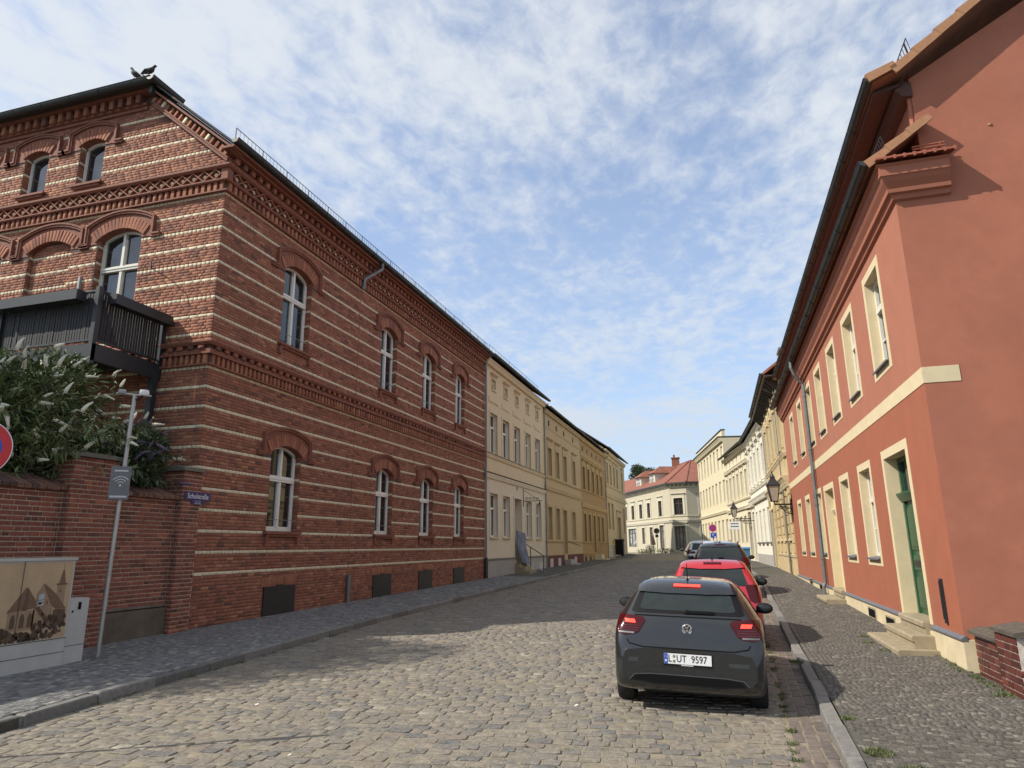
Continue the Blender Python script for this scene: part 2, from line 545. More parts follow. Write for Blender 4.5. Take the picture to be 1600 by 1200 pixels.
def project(P):
    d = np.asarray(P, float) - CP
    z = d @ FWn
    return 800 + FPX * (d @ RTn) / np.maximum(z, 1e-3), 600 - FPX * (d @ UPn) / np.maximum(z, 1e-3), z


class Pieces:
    def __init__(s, proto):
        s.proto = proto
        s.rows = []

    def add(s, c, u, n, w, size, tone, m=0):
        s.rows.append((tuple(c), tuple(u), tuple(n), tuple(w), tuple(size), tone, m))

    def emit(s, parent, name, stuff, mats, off=(0, 0, 0), limit=300, skip=(), min_px=5):
        C = np.array([r[0] for r in s.rows])
        U = np.array([r[1] for r in s.rows])
        Nn = np.array([r[2] for r in s.rows])
        Wd = np.array([r[3] for r in s.rows])
        S = np.array([r[4] for r in s.rows])
        T = np.array([r[5] for r in s.rows])
        Mi = np.array([r[6] for r in s.rows])
        K = len(C)
        var = rng.integers(0, len(PROTO[s.proto]), K)
        px, py, z = project(C + Nn * S[:, 1:2])
        d = CP - C
        dist = np.linalg.norm(d, axis=1)
        area = (d * Nn).sum(1) / dist ** 3 * S[:, 0] * S[:, 2]
        ok = (z > .3) & (px > 4) & (px < 1596) & (py > 4) & (py < 1196)
        for a, b, c2, d2 in skip:
            ok &= ~((px > a) & (px < c2) & (py > b) & (py < d2))
        area = np.where(ok, area, -1)
        order = np.argsort(-area)
        pick = [i for i in order[:limit] if area[i] > 0]
        A = np.stack([U * S[:, 0:1], Nn * S[:, 1:2], Wd * S[:, 2:3]], 2)   # columns
        Cl = C - np.array(off)
        cache = {}
        for i in pick:
            tb = int(min(7, T[i] * 8))
            key = (var[i], Mi[i], tb)
            me = cache.get(key)
            if me is None:
                vs, fs = PROTO[s.proto][var[i]]
                me = bpy.data.meshes.new(name)
                me.from_pydata(vs.tolist(), [], fs.tolist())
                me.materials.append(M[mats[Mi[i]]])
                me.attributes.new('tone', 'FLOAT', 'FACE').data.foreach_set('value', [(tb + .5) / 8] * len(fs))
                cache[key] = me
            o = bpy.data.objects.new(name, me)
            COL.objects.link(o)
            o.parent = parent
            a = A[i]
            o.matrix_local = Matrix([[a[r, 0], a[r, 1], a[r, 2], Cl[i, r]] for r in range(3)] + [[0, 0, 0, 1]])
        rest = np.ones(K, bool)
        rest[pick] = False
        V, F, FT, FM, base = [], [], [], [], 0
        for v in range(len(PROTO[s.proto])):
            idx = np.where(rest & (var == v))[0]
            if not len(idx):
                continue
            vs, fs = PROTO[s.proto][v]
            pos = np.einsum('kij,vj->kvi', A[idx], vs) + Cl[idx][:, None, :]
            V.append(pos.reshape(-1, 3))
            ff = fs[None] + (np.arange(len(idx)) * len(vs))[:, None, None] + base
            F.append(ff.reshape(-1, 4))
            FT.append(np.repeat(T[idx], len(fs)))
            FM.append(np.repeat(Mi[idx], len(fs)))
            base += len(idx) * len(vs)
        if not V:
            return
        V, F, FT, FM = np.concatenate(V), np.concatenate(F), np.concatenate(FT), np.concatenate(FM)
        me = bpy.data.meshes.new(stuff)
        me.vertices.add(len(V))
        me.vertices.foreach_set('co', V.ravel().astype(np.float32))
        me.loops.add(F.size)
        me.loops.foreach_set('vertex_index', F.ravel().astype(np.int32))
        me.polygons.add(len(F))
        me.polygons.foreach_set('loop_start', (np.arange(len(F)) * 4).astype(np.int32))
        me.polygons.foreach_set('material_index', FM.astype(np.int32))
        for k in mats:
            me.materials.append(M[k])
        me.attributes.new('tone', 'FLOAT', 'FACE').data.foreach_set('value', FT.astype(np.float32))
        me.update(calc_edges=True)
        o = put(stuff, me, parent)
        o['kind'] = 'stuff'


def lerp_tab(tab):
    xs, ys = [t[0] for t in tab], [t[1] for t in tab]
    return lambda y: float(np.interp(y, xs, ys)) if np.ndim(y) == 0 else np.interp(y, xs, ys)


# ---------------------------------------------------------------- ground levels (the street climbs gently)
zL = lambda y: .10 + .0092 * (y - 12.4)
zR = lambda y: .12 + .0155 * (min(y, 30) - 10.9) + .0075 * max(0, y - 30)
kL = lerp_tab([(-30, -7.4), (6, -7.45), (8, -7.66), (12, -7.95), (16, -8.2), (22, -8.35), (40, -8.5), (70, -8.75), (80, -9.1), (86, -10.0), (92, -12.2), (97, -16), (100, -24)])
kR = lerp_tab([(-30, .85), (6, .85), (11, .98), (16, 1.08), (21, 1.2), (30, 1.42), (36, 1.45), (44, 1.2), (52, .7), (60, -.2), (66, -1.2), (80, -3.6), (88, -3.2), (100, 6)])
fR = lerp_tab([(-30, 3.0), (31, 3.0), (42, 2.95), (53, 2.4), (64, .9), (80, -1.8), (82, -2.), (100, 9)])
zkL = lambda y: zL(y) - .035
zkR = lambda y: zR(y) - .06
zroadL = lambda y: zkL(y) - .125
zroadR = lambda y: zkR(y) - .09 - .025 * float(np.interp(y, [18, 24], [1, 0]))


def zroad(x, y):
    a, b = kL(y), kR(y)
    t = min(1.3, max(-.3, (x - a) / (b - a)))
    return zroadL(y) * (1 - t) + zroadR(y) * t + .10 * max(0, t * (1 - t)) * (1 if y > 14 else .4)


def zpl(x, y):
    t = min(1, max(0, (x + 11) / (kL(y) + 11))) if y < 80 else .5
    return zL(y) * (1 - t) + zkL(y) * t


def zpr(x, y):
    t = min(1, max(0, (x - kR(y)) / max(.3, fR(y) - kR(y))))
    return zkR(y) * (1 - t) + zR(y) * t


def sheet(name, f_x0, f_x1, zf, ys, nx, m, dz=0.):
    b = MB()
    vs = []
    for y in ys:
        x0, x1 = f_x0(y), f_x1(y)
        for i in range(nx + 1):
            x = x0 + (x1 - x0) * i / nx
            vs.append((x, y, zf(x, y) + dz))
    k = nx + 1
    b.add(vs, [(j * k + i, j * k + i + 1, (j + 1) * k + i + 1, (j + 1) * k + i) for j in range(len(ys) - 1) for i in range(nx)])
    return tag(b.build(name, m), kind='structure')


gb = MB()
gys = [-400, -60, 0, 30, 60, 95, 140, 2500]
gb.add([(x, y, (zL(min(100, max(-40, y))) - .45)) for y in gys for x in (-2500, -60, 40, 2500)],
       [(j * 4 + i, j * 4 + i + 1, (j + 1) * 4 + i + 1, (j + 1) * 4 + i) for j in range(len(gys) - 1) for i in range(3)])
tag(gb.build('ground', 'ground'), kind='structure')
YS = list(np.arange(-12, 103.1, 1.0))
road = sheet('road', lambda y: kL(y) if y < 84 else -28, lambda y: kR(y) - .36 if y < 84 else 12, zroad, YS, 12, 'sand', -.0025)
pavL = sheet('pavement', lambda y: -11.05 if y < 86 else -30, lambda y: kL(y) - .14, zpl, [y for y in YS if y <= 99], 6, 'dirt', -.003)
pavR = sheet('pavement', lambda y: kR(y) + .14, lambda y: max(fR(y) + .05, kR(y) + .4) if y > 10.5 else 12., zpr, [y for y in YS if y <= 86], 5, 'dirt', -.003)
gut = sheet('gutter', lambda y: kR(y) - .36, lambda y: kR(y), lambda x, y: zroadR(y), [y for y in YS if y <= 84], 2, 'sand', -.002)

CARBOX = [(958, 860, 1196, 1105)]
# cobbles: rows across the street
P = Pieces('cobble')
y = 2.2
while y < 62:
    near = y < 30
    rd = rnd.uniform(.13, .17) if near else rnd.uniform(.16, .2)
    x = kL(y) + .02 + rnd.uniform(0, .1)
    xe = kR(y) - .38
    skew = .10
    while x < xe - .05:
        ln = rnd.uniform(.14, .25) if near else rnd.uniform(.18, .29)
        ln = min(ln, xe - x)
        xc, yc = x + ln / 2, y + rd / 2 + skew * (x + 4) + rnd.uniform(-.01, .01)
        z = zroad(xc, yc) + rnd.uniform(-.0015, .0015)
        g = rnd.gauss(0, .008)
        h = rnd.gauss(0, .008)
        u = Vector((1, skew + rnd.gauss(0, .025), g)).normalized()
        w = Vector((-skew + rnd.gauss(0, .025), 1, h)).normalized()
        n = u.cross(w).normalized()
        gap = rnd.uniform(.008, .016)
        t = min(.94, max(.05, rnd.gauss(.5, .22)))
        if rnd.random() < .05:
            t = rnd.choice((.02, .05, .98))
        P.add((xc, yc, z - .05), u, n, w, (ln - gap, .053 + rnd.uniform(-.005, .007), rd - gap), t)
        x += ln
    y += rd
P.emit(road, 'cobblestone', 'cobblestones', ['cobble'], skip=CARBOX)


def mosaic(xa, xb, y0, y1, zf, parent, sz, skip=(), m='mosaic'):
    P = Pieces('mosaic')
    y = y0
    while y < y1:
        s = sz if y < 18 else sz * 1.7
        x = xa(y) + rnd.uniform(0, s * .5)
        xe = xb(y)
        while x < xe - s * .4:
            ln = s * rnd.uniform(.85, 1.25)
            xc, yc = x + ln / 2, y + s / 2 + .08 * math.sin(xc * 1.3) if x > xa(y) + 1 else y + s / 2
            xc = x + ln / 2
            a = rnd.gauss(0, .045)
            u = Vector((math.cos(a), math.sin(a), rnd.gauss(0, .012)))
            w = Vector((-math.sin(a), math.cos(a), rnd.gauss(0, .012)))
            P.add((xc, yc, zf(xc, yc) - .03), u, u.cross(w).normalized(), w, (ln - .008, .033 + rnd.uniform(-.0015, .0015), s - .008), min(1, max(0, rnd.gauss(.45, .25))))
            x += ln
        y += s
    P.emit(parent, 'paving_stone', 'paving_stones', [m], skip=skip)


xc = 0
mosaic(lambda y: -11.0, lambda y: kL(y) - .15, 5.2, 34, zpl, pavL, .078, [(0, 860, 140, 1060)])
mosaic(lambda y: kR(y) + .15, lambda y: 3.0, 4.6, 34, zpr, pavR, .062, m='mosaic2')
P = Pieces('brick')
for r_ in range(3):
    y = 3.0 + r_ * .08
    while y < 42:
        xcg = kR(y) - .30 + r_ * .12
        ln_ = rnd.uniform(.28, .55)
        P.add((xcg, y + ln_ / 2, zroadR(y) - .03), (0, 1, 0), (0, 0, 1), (1, 0, 0), (ln_ - .008, .036 + rnd.uniform(-.002, .002), .103), min(1, max(0, rnd.gauss(.5, .2))))
        y += ln_
P.emit(gut, 'paving_brick', 'paving_bricks', ['gutterstone'], skip=CARBOX)
# kerbs: each stone an object
for side, kf, zf, zr_, yend in ((-1, kL, zkL, zroadL, 96), (1, kR, zkR, zroadR, 84)):
    kroot = MB()
    for y in np.arange(-12, yend, 1.):
        kroot.add([(kf(y) + side * .01, y, zr_(y) - .1), (kf(y + 1) + side * .01, y + 1, zr_(y + 1) - .1), (kf(y + 1) + side * .13, y + 1, zr_(y + 1) - .1), (kf(y) + side * .13, y, zr_(y) - .1),
                   (kf(y) + side * .01, y, zf(y) - .02), (kf(y + 1) + side * .01, y + 1, zf(y + 1) - .02), (kf(y + 1) + side * .13, y + 1, zf(y + 1) - .02), (kf(y) + side * .13, y, zf(y) - .02)],
                  [(4, 5, 6, 7), (0, 1, 5, 4), (3, 2, 6, 7)])
    kb = tag(kroot.build('kerb', 'dirt'), kind='structure')
    P = Pieces('mosaic')
    y = 2.0
    while y < yend - 1:
        ln = rnd.uniform(.85, 1.25)
        a, b = Vector((kf(y), y, zf(y))), Vector((kf(y + ln), y + ln, zf(y + ln)))
        u = (b - a).normalized()
        w = Vector((side, 0, 0)) - u * u.x * side
        w.normalize()
        n = Vector((0, 0, 1)) - u * u.z
        n.normalize()
        c = (a + b) / 2 + w * .07 - Vector((0, 0, .2)) + Vector((rnd.gauss(0, .006), 0, rnd.gauss(0, .004)))
        if side > 0:
            P.add(c, -u, n, w, ((b - a).length - .012, .2, .145), rnd.random())
        else:
            P.add(c, u, n, w, ((b - a).length - .012, .2, .145), rnd.random())
        y += ln
    P.emit(kb, 'kerbstone', 'kerbstones', ['kerb'])


# ---------------------------------------------------------------- brick corner house
BX, BY, BYE, BXW = -11.0, 12.37, 31.95, -22.0
ZB = 0.0
bh = thing('brick_house', 'red brick corner house with cream brick stripes and a dark iron balcony', 'house', (BX, BY, ZB))
BO = (BX, BY, ZB)


def arc_z(x, w, sp, rise):
    rr = (w * w / 4 + rise * rise) / (2 * rise)
    return sp + math.sqrt(max(0, rr * rr - x * x)) - (rr - rise)


# openings: (u0, u1, sill, spring, rise, kind)  u = distance from the corner along each face
S_WIN = []
for a, b in ((14.93, 16.25), (20.66, 21.9), (24.25, 25.5), (27.86, 29.02)):
    S_WIN.append((a - BY, b - BY, 2.2, 4.24, .19, 'low'))
    S_WIN.append((a - BY, b - BY, 7.2, 9.36, .20, 'up'))
G_WIN = [(2.45, 3.85, 7.2, 9.56, .22, 'up'), (4.75, 6.2, 7.2, 9.54, .22, 'niche'), (7.2, 8.6, 7.2, 9.56, .22, 'up'),
         (4.1, 4.95, 11.33, 12.52, .13, 'attic'), (6.08, 6.95, 11.33, 12.52, .13, 'attic'), (8.06, 8.92, 11.33, 12.52, .13, 'attic')]
HATCH = [(15.0, 16.3, .05, .80), (20.68, 21.95, .12, .86), (24.28, 25.5, .17, .87), (27.86, 29.1, .2, .86)]
HATCH = [(a - BY, b - BY, c, d) for a, b, c, d in HATCH]


def hood_half(w, z, sp, rise):
    """half width of the window hood at height z (0 = none)"""
    a = w / 2 + .36
    zt = sp + .40
    if z < sp - .16:
        return 0
    if z < sp - .05:
        return a + .24
    if z <= zt:
        return a + .04
    rr = rise + .06
    RR = (a * a + rr * rr) / (2 * rr)
    q = RR * RR - (z - zt + RR - rr) ** 2
    return math.sqrt(q) if q > 0 and z < zt + rr else 0


def excl_for(wins, hatches):
    def ex(z):
        out = []
        for u0, u1, s, sp, rise, kind in wins:
            c, w = (u0 + u1) / 2, u1 - u0
            if s - .14 < z <= s:
                out.append((u0 - .12, u1 + .12))
            elif s < z <= sp:
                out.append((u0, u1))
            h = hood_half(w, z, sp, rise)
            if h:
                out.append((c - h, c + h))
        for u0, u1, a, b in hatches:
            if z < b:
                out.append((u0, u1))
            elif z < b + .26:
                out.append((u0 - .12, u1 + .12))
        return sorted(out)
    return ex


def brick_rows(P, org, u, n, length, zr, zmax, course, ystart, yper, ex, umax=None, skipz=(), bl=.25, jt=.011, sy=0, umin=None):
    u, n = Vector(u), Vector(n)
    w = Vector((0, 0, 1))
    r = 0
    z = zr
    while z < zmax - .02:
        zc_ = z + course / 2
        if not any(a < zc_ < b for a, b in skipz):
            yel = yper and (r - ystart) % yper == 0 and r >= ystart
            head = ((r - ystart) // yper + sy) % 2 if yel else r % 2
            p = umin(zc_) if umin else 0.
            L = min(length, umax(zc_)) if umax else length
            first = True
            ivs = ex(zc_)
            tone0 = rnd.gauss(.48, .05)
            while p < L - .02:
                if yel:
                    ln = bl / 2 if head else bl
                else:
                    ln = bl / 2 if rnd.random() < (.5 if head else .12) else bl
                if first and not head:
                    ln *= .75
                first = False
                q = min(p + ln, L)
                segs = [(p, q)]
                for a, b in ivs:
                    ns = []
                    for s0, s1 in segs:
                        if b <= s0 or a >= s1:
                            ns.append((s0, s1))
                        else:
                            if a > s0:
                                ns.append((s0, a))
                            if b < s1:
                                ns.append((b, s1))
                    segs = ns
                for s0, s1 in segs:
                    if s1 - s0 > .035:
                        c = Vector(org) + u * ((s0 + s1) / 2) + w * zc_ - n * .03
                        t = rnd.gauss(.5, .10) if yel else rnd.gauss(tone0, .19)
                        if not yel and rnd.random() < .04:
                            t = rnd.choice((.02, .95))
                        P.add(c, u, n, w, (s1 - s0 - jt, .03 + rnd.uniform(-.001, .0015), course - jt), min(1, max(0, t)), 1 if yel else 0)
                p = q
        r += 1
        z += course


PB = Pieces('brick')
UY, UXm, NX, NY = (0, 1, 0), (-1, 0, 0), (1, 0, 0), (0, -1, 0)
RAKE0, RAKES, RAKEX = 11.12, .835, 2.62       # rake line height over the corner, slope, where the upper wall starts
rake = lambda uu: RAKE0 + RAKES * min(uu, RAKEX)
exS, exG = excl_for(S_WIN, HATCH), excl_for(G_WIN, [])
SK = [(5.91, 6.52), (10.33, 11.075)]
for ex, org, u, n, L, sy in ((exS, (BX, BY, 0), UY, NX, BYE - BY, 0), (exG, (BX, BY, 0), UXm, NY, 10.6, 1)):
    brick_rows(PB, org, u, n, L, -.2, 5.93, .0772, 18, 6, ex, skipz=SK, sy=sy)
    brick_rows(PB, org, u, n, L, 6.495, 10.34, .075, 2, 6, ex, skipz=SK, sy=sy)
# gable above the frieze
brick_rows(PB, (BX, BY, 0), UXm, NY, 10.6, 11.075, 13.3, .075, 0, 6, exG, umin=lambda z: max(0, (z - RAKE0 + .02) / RAKES))
# bricks in the reveals (far side of each opening on the street face, left and right on the gable)
for wins, org, u, n in ((S_WIN, (BX, BY, 0), Vector(UY), Vector(NX)), (G_WIN, (BX, BY, 0), Vector(UXm), Vector(NY))):
    for u0, u1, s, sp, rise, kind in wins:
        for uu, sg in ((u0, 1), (u1, -1)):
            z = s
            k = 0
            while z < sp:
                yel = ((z - 6.645) % .45 < .07) if s > 6 and s < 11 else (((z - 11.075) % .45 < .07) if s > 11 else ((z - 1.19) % .463 < .07))
                c = Vector(org) + u * (uu - sg * .022) + Vector((0, 0, z + .0375)) - n * .095
                PB.add(c, -n, u * sg, (0, 0, 1), (.165, .03, .064), min(1, max(0, rnd.gauss(.45, .2))), 1 if yel else 0)
                z += .075
                k += 1
# arches over windows and hatches (rubbed bricks set on edge)
for wins, org, u, n in ((S_WIN, (BX, BY, 0), Vector(UY), Vector(NX)), (G_WIN, (BX, BY, 0), Vector(UXm), Vector(NY))):
    for u0, u1, s, sp, rise, kind in wins:
        c0, w_ = (u0 + u1) / 2, u1 - u0
        RR = (w_ * w_ / 4 + rise * rise) / (2 * rise)
        zc_ = sp + rise - RR
        th = math.asin(w_ / 2 / RR)
        nb = max(9, int(w_ / .082))
        for i in range(nb):
            a = -th * 1.12 + 2 * th * 1.12 * (i + .5) / nb
            d = Vector(u) * math.sin(a) + Vector((0, 0, math.cos(a)))
            tt = Vector(u) * math.cos(a) - Vector((0, 0, math.sin(a)))
            hh = .30
            c = Vector(org) + u * c0 + Vector((0, 0, zc_)) + d * (RR + .005 + hh / 2) + n * .012
            PB.add(c, tt, n, d, (2 * th * 1.12 * (RR + .1) / nb - .012, .03, hh), min(1, max(0, rnd.gauss(.5, .2))), 0)
for u0, u1, a, b in HATCH:
    nb = 15
    for i in range(nb):
        uu = u0 - .1 + (u1 - u0 + .2) * (i + .5) / nb
        PB.add((BX - .028, BY + uu, b + .135), (0, 1, 0), (1, 0, 0), (0, 0, 1), ((u1 - u0 + .2) / nb - .014, .032, .25), min(1, max(0, rnd.gauss(.72, .15))), 0)


# profiles swept round the corner: path far end of the street face -> corner -> west end of the gable
def sweep(b, prof, m=0, yend=BYE, xend=BXW, street=True, gable=True):
    pts = []
    for d, z in prof:
        row = []
        if street:
            row.append((d, yend - BY, z))
        row.append((d, -d, z))
        if gable:
            row.append((xend - BX, -d, z))
        pts.append(row)
    k = len(prof)
    nrow = len(pts[0])
    vs = [p for row in pts for p in row]
    fs = [(i * nrow + j, i * nrow + j + 1, ((i + 1) % k) * nrow + j + 1, ((i + 1) % k) * nrow + j) for i in range(k) for j in range(nrow - 1)]
    fs += [tuple(i * nrow for i in range(k)), tuple(i * nrow + nrow - 1 for i in range(k))[::-1]]
    b.add(vs, fs, m)


def wall_face(b, org, u, length, z0, z1, holes, depth, m=0, top=None):
    """backing wall with openings; u horizontal axis, inward = depth vector"""
    org, u, dv = Vector(org), Vector(u), Vector(depth)
    xs = sorted(set([0, length] + [h[0] for h in holes] + [h[1] for h in holes]))
    zs = sorted(set([z0, z1] + [h[2] for h in holes] + [h[3] for h in holes]))
    P_ = lambda x, z: org + u * x + Vector((0, 0, z))
    for i in range(len(xs) - 1):
        for j in range(len(zs) - 1):
            xm, zm = (xs[i] + xs[i + 1]) / 2, (zs[j] + zs[j + 1]) / 2
            if any(h[0] < xm < h[1] and h[2] < zm < h[3] for h in holes):
                continue
            q = [(xs[i], zs[j]), (xs[i + 1], zs[j]), (xs[i + 1], zs[j + 1]), (xs[i], zs[j + 1])]
            if top:
                if zs[j] > top(xm) + 1e-4:
                    continue
            b.add([P_(*p) for p in q], [(0, 1, 2, 3)], m)
    for h in holes:
        x0, x1, a, c = h[:4]
        rm = h[4] if len(h) > 4 else m
        for p, q in (((x0, a), (x0, c)), ((x1, c), (x1, a)), ((x0, c), (x1, c)), ((x1, a), (x0, a))):
            b.add([P_(*p), P_(*q), P_(*q) + dv, P_(*p) + dv], [(0, 1, 2, 3)], rm)


wb = MB()
MD = .0035     # joints lie this far behind the brick faces
wall_face(wb, (-MD, 0, 0), UY, BYE - BY, -.4, 11.3, [(u0, u1, s, sp + rise) for u0, u1, s, sp, rise, k in S_WIN], (-.6, 0, 0))
wall_face(wb, (0, MD, 0), UXm, BX - BXW, -.4, RAKE0, [(u0, u1, s, sp + rise) for u0, u1, s, sp, rise, k in G_WIN if s < 11], (0, .6, 0))
# gable top: polygon with attic openings
hol = [(u0, u1, s, sp + rise) for u0, u1, s, sp, rise, k in G_WIN if s > 11]
wall_face(wb, (-RAKEX - .4, MD, 0), UXm, BX - BXW - RAKEX - .4, RAKE0, 13.75, [(a - RAKEX - .4, b - RAKEX - .4, c, d) for a, b, c, d in hol], (0, .6, 0))
wb.add([(0, MD, RAKE0), (-RAKEX - .4, MD, RAKE0), (-RAKEX - .4, MD, rake(9) + .12), (-RAKEX, MD, rake(9) + .12)], [(0, 1, 2, 3)])
wb.add([(-11, 12, -.4), (-11, 12, 11.4), (-.6, 19.58, 11.4), (-.6, 19.58, -.4)], [(0, 1, 2, 3)])
a0, a1 = Vector((0, MD + .001, RAKE0)), Vector((-RAKEX - .5, MD + .001, RAKE0 + RAKES * (RAKEX + .5)))
up_ = Vector((RAKES, 0, 1)).normalized() * .42
wb.add([a0 - up_ * .3, a1 - up_ * .3, a1 + up_, a0 + up_], [(0, 1, 2, 3)])
wall = wb.build('wall', 'mortar', bh)
dent = MB()
for z0, z1, pitch, wd in ((5.92, 6.16, .165, .085), (10.335, 10.585, .185, .095)):
    for org, u, n, L in (((BX, BY, 0), Vector(UY), Vector(NX), BYE - BY), ((BX, BY, 0), Vector(UXm), Vector(NY), 10.6)):
        k = int(L / pitch)
        for i in range(k):
            c = Vector(org) + u * (i + .5) * pitch + Vector((0, 0, (z0 + z1) / 2)) - n * .01
            PB.add(c, u, n, (0, 0, 1), (wd, .075, z1 - z0 - .012), min(1, max(0, rnd.gauss(.6, .2))), 0)
# small corbels above the lower dentils and under both eaves
for org, u, n, L in (((BX, BY, 0), Vector(UY), Vector(NX), BYE - BY), ((BX, BY, 0), Vector(UXm), Vector(NY), 10.6)):
    for i in range(int(L / .3)):
        c = Vector(org) + u * (.2 + i * .3) + Vector((0, 0, 6.33)) + n * .02
        PB.add(c, u, n, (0, 0, 1), (.14, .065, .09), min(1, max(0, rnd.gauss(.4, .2))), 0)
for i in range(int((BYE - BY) / .3)):
    PB.add((BX, BY + .15 + i * .3, 11.19), UY, NX, (0, 0, 1), (.13, .17, .16), min(1, max(0, rnd.gauss(.45, .2))), 0)
for i in range(26):
    PB.add((BX - RAKEX - .35 - i * .3, BY, 13.46), UXm, NY, (0, 0, 1), (.14, .2, .26), min(1, max(0, rnd.gauss(.45, .2))), 0)
rd = Vector((-1, 0, RAKES)).normalized()
rn = Vector((RAKES, 0, 1)).normalized()
for i in range(17):
    c = Vector((BX, BY, RAKE0)) + rd * (.15 + i * .2) + rn * .16
    PB.add(c, rd, NY, rn, (.1, .13, .22), min(1, max(0, rnd.gauss(.62, .25))), 1 if i % 5 == 4 else 0)
PB.emit(wall, 'brick', 'bricks', ['brick', 'yellow'], off=BO, skip=[(0, 530, 290, 790)])

for nm, prof in (('string_course', [(-.02, 5.895), (.085, 5.895), (.085, 5.93), (-.02, 5.93)]),
                 ('string_course', [(-.02, 6.16), (.10, 6.16), (.10, 6.20), (.05, 6.21), (.05, 6.285), (-.02, 6.285)]),
                 ('string_course', [(-.02, 6.38), (.09, 6.38), (.13, 6.44), (.13, 6.475), (.02, 6.53), (-.02, 6.53)]),
                 ('cornice', [(-.02, 10.31), (.095, 10.31), (.095, 10.345), (-.02, 10.345)]),
                 ('cornice', [(-.02, 10.575), (.10, 10.575), (.12, 10.605), (.07, 10.63), (.07, 10.675), (-.02, 10.675)]),
                 ('cornice', [(-.02, 10.955), (.07, 10.955), (.12, 11.0), (.12, 11.05), (-.02, 11.065)])):
    b = MB()
    sweep(b, prof)
    b.build(nm, 'mould', bh)
# lattice frieze: one tile per diamond
tb = MB()
for p, q in (((-.17, -.135), (.17, .135)), ((-.17, .135), (.17, -.135))):
    pass
pw, ph = .165, .138
for (a, c), (e, f) in (((-pw, 0), (0, ph)), ((0, ph), (pw, 0)), ((pw, 0), (0, -ph)), ((0, -ph), (-pw, 0))):
    tb.bar((a, -.03, c), (e, -.03, f), .06, .026, 0, up=(-(f - c), 0, (e - a)))
tb.add([(-.075, .0, 0), (0, 0, -.066), (.075, 0, 0), (0, 0, .066), (0, -.05, 0)], [(0, 1, 4), (1, 2, 4), (2, 3, 4), (3, 0, 4)], 1)
tme = tb.mesh('frieze_tile', ['brick', 'yellow'], tone=True)
for i in range(int((BX - BXW - .25) / .335)):
    o = put('frieze_tile', tme, bh, (-.33 - i * .335, -.0, 10.815))
for i in range(int((BYE - BY - .3) / .335)):
    o = put('frieze_tile', tme, bh, (0, .33 + i * .335, 10.815))
    o.rotation_euler = (0, 0, R(90))
# corner pier of the frieze and rake mouldings
b = MB()
b.box(-.15, .045, -.045, .15, 10.68, 11.3)
b.build('corner_pier', 'mould', bh)
b = MB()
p0 = Vector((0.05, -.05, RAKE0 - .02))
b.bar(p0 - rn * .0, p0 + rd * 3.35, .16, .06, 0, up=rn)
b.bar(p0 + rn * .06, p0 + rd * 3.38 + rn * .06, .22, .04, 0, up=rn)
b.bar(p0 + rn * .30 + Vector((.05, 0, 0)), p0 + rd * 3.5 + rn * .30, .42, .05, 0, up=rn)
b.build('rake_moulding', 'mould', bh)
b = MB()
b.box(-11, -RAKEX - .15, -.10, .02, 13.30, 13.38)
b.box(-11, -RAKEX - .15, -.05, .02, 13.2, 13.30)
b.box(-11, -2.5, -.26, .02, 13.60, 13.68)
b.build('eave_moulding', 'mould', bh)
b = MB()
sweep(b, [(-.02, 11.06), (.10, 11.06), (.10, 11.11), (-.02, 11.11)], gable=False)
sweep(b, [(-.02, 11.27), (.24, 11.27), (.24, 11.33), (-.02, 11.33)], gable=False)
b.build('eave_moulding', 'mould', bh)
# roofs
b = MB()
b.prism([(.36, 11.40), (.36, 11.46), (-11, 11.9), (-11, 11.84)], .3, BYE - BY, 'y')
b.prism([(.36, 11.40), (.36, 11.46), (-RAKEX - .2, 11.46 + RAKES * (RAKEX + .56)), (-RAKEX - .2, 11.40 + RAKES * (RAKEX + .56))], -.30, .42, 'y')
b.prism([(-2.3, 13.7), (-2.3, 13.76), (-11, 13.76), (-11, 13.7)], -.40, .42, 'y')
b.add([(-.3, .41, 11.3), (-RAKEX - .12, .41, 13.69), (-11, .41, 13.69), (-11, .41, 11.3)], [(0, 1, 2, 3)])
b.build('roof', 'roofdark', bh)


def gutter_mesh(p, q, r, nm, parent, up=(0, 0, 1), m='zincdark'):
    b = MB()
    p, q = Vector(p), Vector(q)
    d = (q - p).normalized()
    a = d.cross(Vector((0, 0, 1))).normalized()
    k = 9
    vs = []
    for pt in (p, q):
        for i in range(k):
            t = math.pi * i / (k - 1)
            vs.append(pt + a * math.cos(t) * r - Vector((0, 0, 1)) * math.sin(t) * r)
    b.add(vs, [(i, i + 1, k + i + 1, k + i) for i in range(k - 1)] + [tuple(range(k)), tuple(range(k, 2 * k))])
    L = (q - p).length
    for i in range(1, int(L / 1.0)):
        c = p + d * i * 1.0
        b.tube([c + a * math.cos(math.pi * j / 6) * (r + .006) - Vector((0, 0, math.sin(math.pi * j / 6) * (r + .006))) for j in range(7)], .01, 4, 0)
    b.tube([p + a * r, q + a * r], .014, 6)
    return b.build(nm, m, parent, smooth=False)


gutter_mesh((.42, -.34, 11.5), (.42, BYE - BY, 11.5), .10, 'gutter', bh)
gutter_mesh((-11, -.45, 13.74), (-2.26, -.45, 13.74), .115, 'gutter', bh)
gutter_mesh((-2.26, -.56, 13.74), (-2.26, .55, 13.74), .115, 'gutter', bh)
b = MB()
b.box(-2.46, -2.36, -.35, .5, 13.42, 13.73)
b.build('fascia', 'zincdark', bh)
b = MB()
b.box(.0, .36, -.28, BYE - BY, 11.335, 11.395)
b.build('soffit', 'mould', bh)


